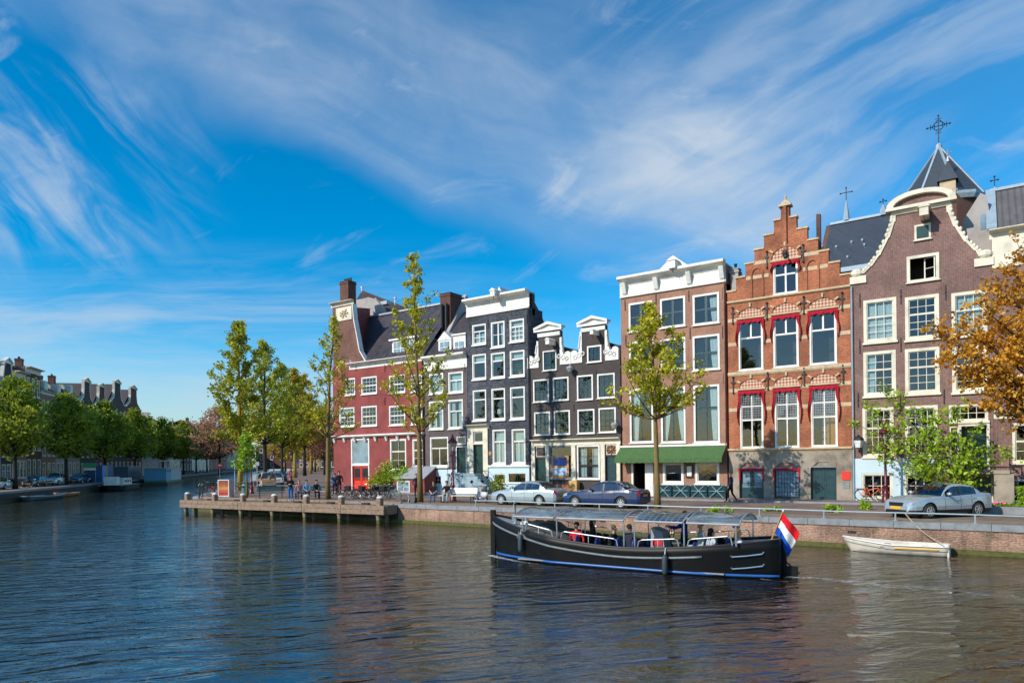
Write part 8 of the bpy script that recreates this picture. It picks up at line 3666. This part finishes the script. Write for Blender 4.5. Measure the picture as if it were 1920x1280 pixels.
# ------------------------------------------------------------------ street furniture
def lamp_post(label, x, y, h_=4.45, group='wine red street lamps', z=ST):
 t = thing('street_lamp', label, 'street lamp', (x, y, z), 0, group)
 k = h_ / 4.45
 mb = MB()
 mb.smooth = True
 mb.lathe([(.24, 0), (.24, .10), (.19, .14), (.19, .42), (.15, .50), (.17, .58), (.12, .66), (.10, .95), (.13, 1.0), (.13, 1.06), (.075, 1.12), (.062, 2.2), (.055, 3.05), (.09, 3.10), (.09, 3.16), (.05, 3.2), (.05, 3.28)], (0, 0, 0), 12)
 mb.tube([(-.32, 0, 2.95), (.32, 0, 2.95)], .022, 5)
 mb.build('post', M['wine'], t)
 f = MB()
 for q in range(6):
  a = math.pi * q / 3
  f.tube([(.14 * math.cos(a), .14 * math.sin(a), 3.28), (.31 * math.cos(a), .31 * math.sin(a), 3.88)], .016, 4)
 f.lathe([(.05, 3.2), (.16, 3.26), (.15, 3.29)], (0, 0, 0), 6)
 f.lathe([(.30, 3.86), (.34, 3.90), (.30, 3.98), (.16, 4.14), (.12, 4.16), (.13, 4.22), (.06, 4.30), (.07, 4.36), (.015, 4.45)], (0, 0, 0), 12)
 lo = f.build('lantern', M['wine'], t)
 MB().lathe([(.13, 3.29), (.29, 3.86)], (0, 0, 0), 6).build('lantern_glass', M['glass_clear'], lo)
 MB().lathe([(.03, 3.3), (.06, 3.45), (.04, 3.6)], (0, 0, 0), 8).build('bulb', M['white'], lo)
 t.scale = (k, k, k)
 return t


k1 = 41.6 / (.567 * (1660 - 960) / FPX + .824)
lamp_post('wine red street lamp in front of the pale blue wall, behind the angled silver saloon', *at_depth(1660, 37.3))
lamp_post('wine red street lamp behind the white bench', *at_depth(849, 45.5))
lamp_post('wine red lamp post near the poster case, its head lost in leaves', *at_depth(471, 60.5))
lamp_post('street lamp standing behind the beige people carrier', *at_depth(513, 90))
lamp_post('street lamp right of the parked side street cars', *at_depth(546, 87))
s, k = s_for_px(251, 1.6)
lamp_post('dark street lamp on the left bank among the bright elms', *lb(s, 1.6), 5.2)
s, k = s_for_px(182, 5.6)
lamp_post('dark street lamp on the left bank near the blue portable cabin', *lb(s, 5.6))
# wall lantern on the bell gable house
x, z = on_y(1610, 828, FY - .45)
t = thing('wall_lantern', 'black wall lantern at the left edge of the bell gable house', 'lantern', (x, FY - .004, z))
MB().tube([(0, 0, -.5), (0, -.3, -.62), (0, -.45, -.42)], .03, 6).build('bracket', M['iron'], t)
f = MB().lathe([(.06, -.40), (.16, -.36), (.24, .10), (.30, .12), (.20, .26), (.08, .34), (.02, .42)], (0, -.45, 0), 6)
f.build('lantern', M['iron'], t)
MB().lathe([(.175, -.33), (.245, .08)], (0, -.45, 0), 6).build('lantern_glass', M['curtain'], t)

# advert case
x, y = on_z(424, 932, ST)
a_ = face_to(x, y, 0, 0)
t = thing('poster_case', 'grey advertising case with an orange and red poster', 'poster case', (x, y, ST), a_ - .62)
MB().box(-.50, .50, -.30, .30, .06, 1.42).build('case', plain('case_grey', (.40, .44, .46), .5, var=.12), t)
MB().box(-.54, .54, -.34, .34, .0, .058).build('base', M['hard_stone'], t)
fr = MB()
for q in ((-.50, -.44, .1, 1.42), (.44, .50, .1, 1.42), (-.44, .44, 1.36, 1.42), (-.44, .44, .1, .16)):
 fr.box(q[0], q[1], -.335, -.302, q[2], q[3])
fr.build('frame', M['white'], t)


def poster_mat():
 m, nt, b = new_mat('orange_poster')
 sep = nt.nodes.new('ShaderNodeSeparateXYZ')
 nt.links.new(obj_vec(nt), sep.inputs[0])
 n = noise(obj_vec(nt), 2.4, 3)
 nt.links.new(ramp(nt, E(sep.outputs[2]) * .62 + n * .30 - .1, [(.05, (.40, .03, .03)), (.25, (.50, .045, .05)), (.38, (.52, .14, .05)), (.50, (.58, .28, .10)), (.66, (.42, .09, .03)), (.9, (.16, .06, .05))]), b.inputs['Base Color'])
 b.inputs['Roughness'].default_value = .25
 return m


MB().box(-.435, .435, -.322, -.303, .165, 1.355).build('poster', poster_mat(), t)
x, y = on_z(460, 929, ST)
t = thing('litter_bin', 'dark green litter bin beside the sapling', 'bin', (x, y, ST))
MB().lathe([(.26, 0), (.28, .05), (.28, .85), (.24, .95), (.20, 1.0)], (0, 0, 0), 12).build('bin_body', M['bench_green'], t)
MB().box(-.16, .16, -.29, -.2, .68, .82).build('opening', M['black'], t)


def sign(label, px, py, Zd, zc, shape, mat, size, group=None, pole_mat='zinc'):
 x, y = at_depth(px, Zd)
 t = thing('road_sign', label, 'sign', (x, y, ST), face_to(x, y, 0, 0), group)
 zc = z_at(px, py, Zd) - ST
 MB().tube([(0, .03, 0), (0, .03, zc + size * .4)], .04, 6).build('pole', M[pole_mat], t)
 if shape == 'square':
  o = MB().box(-size / 2, size / 2, -.03, -.004, zc - size / 2, zc + size / 2).build('sign_plate', M[mat], t)
 else:
  o = MB().lathe([(size / 2, -.03), (size / 2, -.004)], (0, 0, zc), 20, 'y').build('sign_plate', M[mat], t)
  MB().box(-size * .32, size * .32, -.037, -.032, zc - size * .08, zc + size * .08).build('white_bar', M['white'], t)
 return t


M['sign_blue'] = plain('blue_sign', (.012, .10, .42), .4, var=.05)
M['sign_red'] = plain('red_round_sign', (.55, .02, .04), .4, var=.05)
sign('blue square road sign left of the yellow lichened trunk', 440, 867, 62, 0, 'square', 'sign_blue', .42)
sign('red round no entry sign before the far quay', 412, 872, 120, 0, 'round', 'sign_red', .75)
sign('blue square sign among the distant side street trunks, left of the pair', 557, 864, 150, 0, 'square', 'sign_blue', .75)
sign('blue square sign among the distant side street trunks, right of the pair', 571, 866, 150, 0, 'square', 'sign_blue', .75)
sign('white plate sign on the near lamp post', 482, 869, 60, 0, 'square', 'white', .34)
s, k = s_for_px(168, 3.0)
x, y = lb(s, 3.0)
t = thing('sign_board', 'green and white board standing behind the left bank cars', 'sign', (x, y, ST), face_to(x, y, 0, 0))
MB().box(-.9, .9, -.05, 0, 1.9, 3.1).build('board', plain('board_green', (.04, .30, .12), .5), t)
MB().box(-.85, .85, -.06, -.052, 1.95, 2.3).build('white_band', M['white'], t)
MB().tube([(-.8, 0, 0), (-.8, 0, 1.9)], .05, 5).build('leg', M['zinc'], t)
MB().tube([(.8, 0, 0), (.8, 0, 1.9)], .05, 5).build('leg', M['zinc'], t)


M['table_teal'] = plain('matt_teal', (.016, .055, .065), .85, var=.4, spec=.15)
# folded tables and chairs leaning under the shop windows
def folded(px0, px1, label):
 xa, xb = on_y(px0, 920, FY - .3)[0], on_y(px1, 920, FY - .3)[0]
 t = thing('folded_table', label, 'table', ((xa + xb) / 2, FY - .35, ST + .10), 0, 'folded tables below the shop windows')
 w = xb - xa
 mb = MB()
 mb.add([(-w / 2, .06, 0), (w / 2, .06, 0), (w / 2, .16, .78), (-w / 2, .16, .78), (-w / 2, .10, 0), (w / 2, .10, 0), (w / 2, .20, .78), (-w / 2, .20, .78)], [(0, 1, 2, 3), (7, 6, 5, 4), (0, 4, 5, 1), (1, 5, 6, 2), (2, 6, 7, 3), (3, 7, 4, 0)])
 mb.build('table_top', M['table_teal'], t)
 for s in (-1, 1):
  MB().bar((s * w * .42, -.06, 0), (-s * w * .30, .10, .74), .035).build('leg', M['stoop_blue'], t)
 MB().bar((-w * .45, .02, .42), (w * .45, .02, .42), .03).build('stretcher', M['stoop_blue'], t)


for i, (a_, b_, lab) in enumerate(((1229, 1258, 'first folded dark table, right of the elm trunk under the awning'), (1261, 1292, 'second folded dark table, below the left shop window'), (1295, 1325, 'third folded dark table, below the menu case and right window'), (1328, 1360, 'fourth folded dark table, nearest the stepped gable house'))):
 folded(a_, b_, lab)

# lean to against the red house
xa, xb = X(737, 905, FY - 1.5), X(796, 905, FY - 1.5)
t = thing('lean_to', 'low red brick lean to with grey slanting roof and white window', 'shed', ((xa + xb) / 2, FY - 1.5, ST))
w = xb - xa
zf = Z(765, 897, FY - 1.5) - ST
h2 = MB().prism_x([(0, 0), (1.44, 0), (1.44, zf + .85), (0, zf)], -w / 2, w / 2)
h2.build('wall', M['br_red'], t)
rf = MB().add([(-w / 2 - .12, -.15, zf), (w / 2 + .1, -.15, zf), (w / 2 + .1, 1.44, zf + .95), (-w / 2 + .9, 1.44, zf + .95), (-w / 2 - .12, -.15, zf + .08), (w / 2 + .1, -.15, zf + .08), (w / 2 + .1, 1.44, zf + 1.03), (-w / 2 + .9, 1.44, zf + 1.03)], [(0, 3, 2, 1), (4, 5, 6, 7), (0, 1, 5, 4), (1, 2, 6, 5), (2, 3, 7, 6), (3, 0, 4, 7)])
rf.build('roof', M['zinc'], t)
a_, b_, c_, d_ = wr(745, 769, 901, 923, FY - 1.5)
cx_ = t.location.x
wo = MB()
for (p0, p1, q0, q1) in ((a_, b_, d_ - .10, d_), (a_, b_, c_, c_ + .10), (a_, a_ + .10, c_ + .1, d_ - .1), (b_ - .10, b_, c_ + .1, d_ - .1), ((a_ + b_) / 2 - .03, (a_ + b_) / 2 + .03, c_ + .1, d_ - .1)):
 wo.box(p0 - cx_, p1 - cx_, -.05, -.003, q0 - ST, q1 - ST)
wo.box(a_ + .1 - cx_, b_ - .1 - cx_, -.04, -.01, (c_ + d_) / 2 - .02 - ST, (c_ + d_) / 2 + .02 - ST)
wf = wo.build('window', M['white'], t)
MB().box(a_ + .1 - cx_, b_ - .1 - cx_, -.02, -.004, c_ + .1 - ST, d_ - .1 - ST).build('pane', M['glass_blue'], wf)

# flower trough at the right edge, crate, plant pots
xa, ya = on_z(1862, 962, ST)
xb, yb = on_z(1945, 966, ST)
t = thing('flower_trough', 'stone trough with pink flowers at the right edge of the quay', 'planter', ((xa + xb) / 2, (ya + yb) / 2, ST))
MB().box(-1.6, 1.6, -.22, .22, 0, .34).build('trough', M['hard_stone'], t)
rr = random.Random(8)
pts = [(rr.uniform(-1.5, 1.5), rr.uniform(-.18, .18), .36 + abs(rr.gauss(0, .07))) for _ in range(700)] + [(rr.gauss(.3, .12), rr.gauss(0, .1), .4 + rr.uniform(0, .85)) for _ in range(350)]
link('foliage', leaves_mesh('foliage', pts, .09, M['leaf_fresh'], 8, [.5] * len(pts)), t)
fm = MB()
for i in range(40):
 fm.ball((rr.choice((-1.0, -.7, -.4)) + rr.gauss(0, .1), rr.uniform(-.16, .1), .44 + rr.uniform(0, .10)), .045, 5)
fm.build('flowers', plain('pink_petals', (.75, .18, .34), .6, var=.3), t)
x, y = on_z(1076, 940, ST)
t = thing('crate', 'yellow ochre crate standing at the shop front behind the navy saloon', 'crate', (X(1077, 905, FY - .4), FY - .42, ST + .10))
MB().box(-.32, .32, -.22, .22, 0, 1.05).build('crate_body', plain('ochre_wood', (.55, .33, .10), .7, var=.25, scale=4), t)
MB().box(-.34, .34, -.24, .24, .50, .56).build('batten', M['teak'], t)
x0_ = X(885, 910, FY - 2.2)
t = thing('planter', 'grey round tub with a small plant beside the blue front steps', 'planter', (X(905, 920, FY - 2), FY - 2.0, ST + .10))
MB().lathe([(.26, 0), (.34, .05), (.38, .65), (.34, .66), (.3, .6)], (0, 0, 0), 14).build('tub', M['zinc'], t)
t = bush('plant', 'dark leafy plant by the blue front steps railing', (X(934, 905, FY - 1.6), FY - 1.6, ST + .1), (.45, .3, 1.2), 'leaf_left', 84, 20, .12, 'plant')


# things standing in the windows
x, z = on_y(973, 703, FY + .28)
t = thing('potted_plant', 'spiky plant in an orange pot inside an upper window of the black brick house', 'plant', (x, FY + .30, z))
MB().lathe([(.14, -.05), (.19, .26), (.17, .26)], (.18, 0, 0), 10).build('pot', M['teak'], t)
rr = random.Random(3)
pts = [(.1 + rr.gauss(0, .22), rr.gauss(0, .03), .45 + rr.gauss(0, .22)) for _ in range(260)]
link('foliage', leaves_mesh('foliage', pts, .16, M['leaf_left'], 3, [.2] * len(pts)), t)
x, z = on_y(938, 785, FY + .5)
t = thing('table_lamp', 'white shaded table lamp inside the middle window of the black brick house', 'lamp', (x, FY + .5, z))
MB().lathe([(.12, 0), (.02, .04), (.02, .42)], (0, 0, 0), 8).build('lamp_foot', M['teak'], t)
MB().lathe([(.26, .40), (.20, .78)], (0, 0, 0), 12).build('lamp_shade', M['white'], t)
x, z = on_y(1561, 836, FY + .55)
t = thing('bookcase', 'orange bookcase inside the lower right window of the stepped gable house', 'bookcase', (x, FY + .55, z))
MB().box(-.32, .32, 0, .3, 0, 1.75).build('case', plain('orange_panel', (.65, .22, .02), .5), t)
bk = MB()
for i in range(4):
 bk.box(-.55, -.33, .02, .25, .1 + i * .4, .38 + i * .4)
bk.build('books', M['hard_stone'], t)
x, z = on_y(1330, 880, FY + .6)
t = thing('table_lamp', 'small glowing yellow lamp hanging in the right shop window under the awning', 'lamp', (x - .35, FY + .6, z))
MB().lathe([(.16, -.1), (.10, .12), (.03, .18)], (0, 0, 0), 10).build('lamp_shade', M['yellow'], t)
MB().tube([(0, 0, .18), (0, 0, .8)], .01, 4).build('cord', M['black'], t)
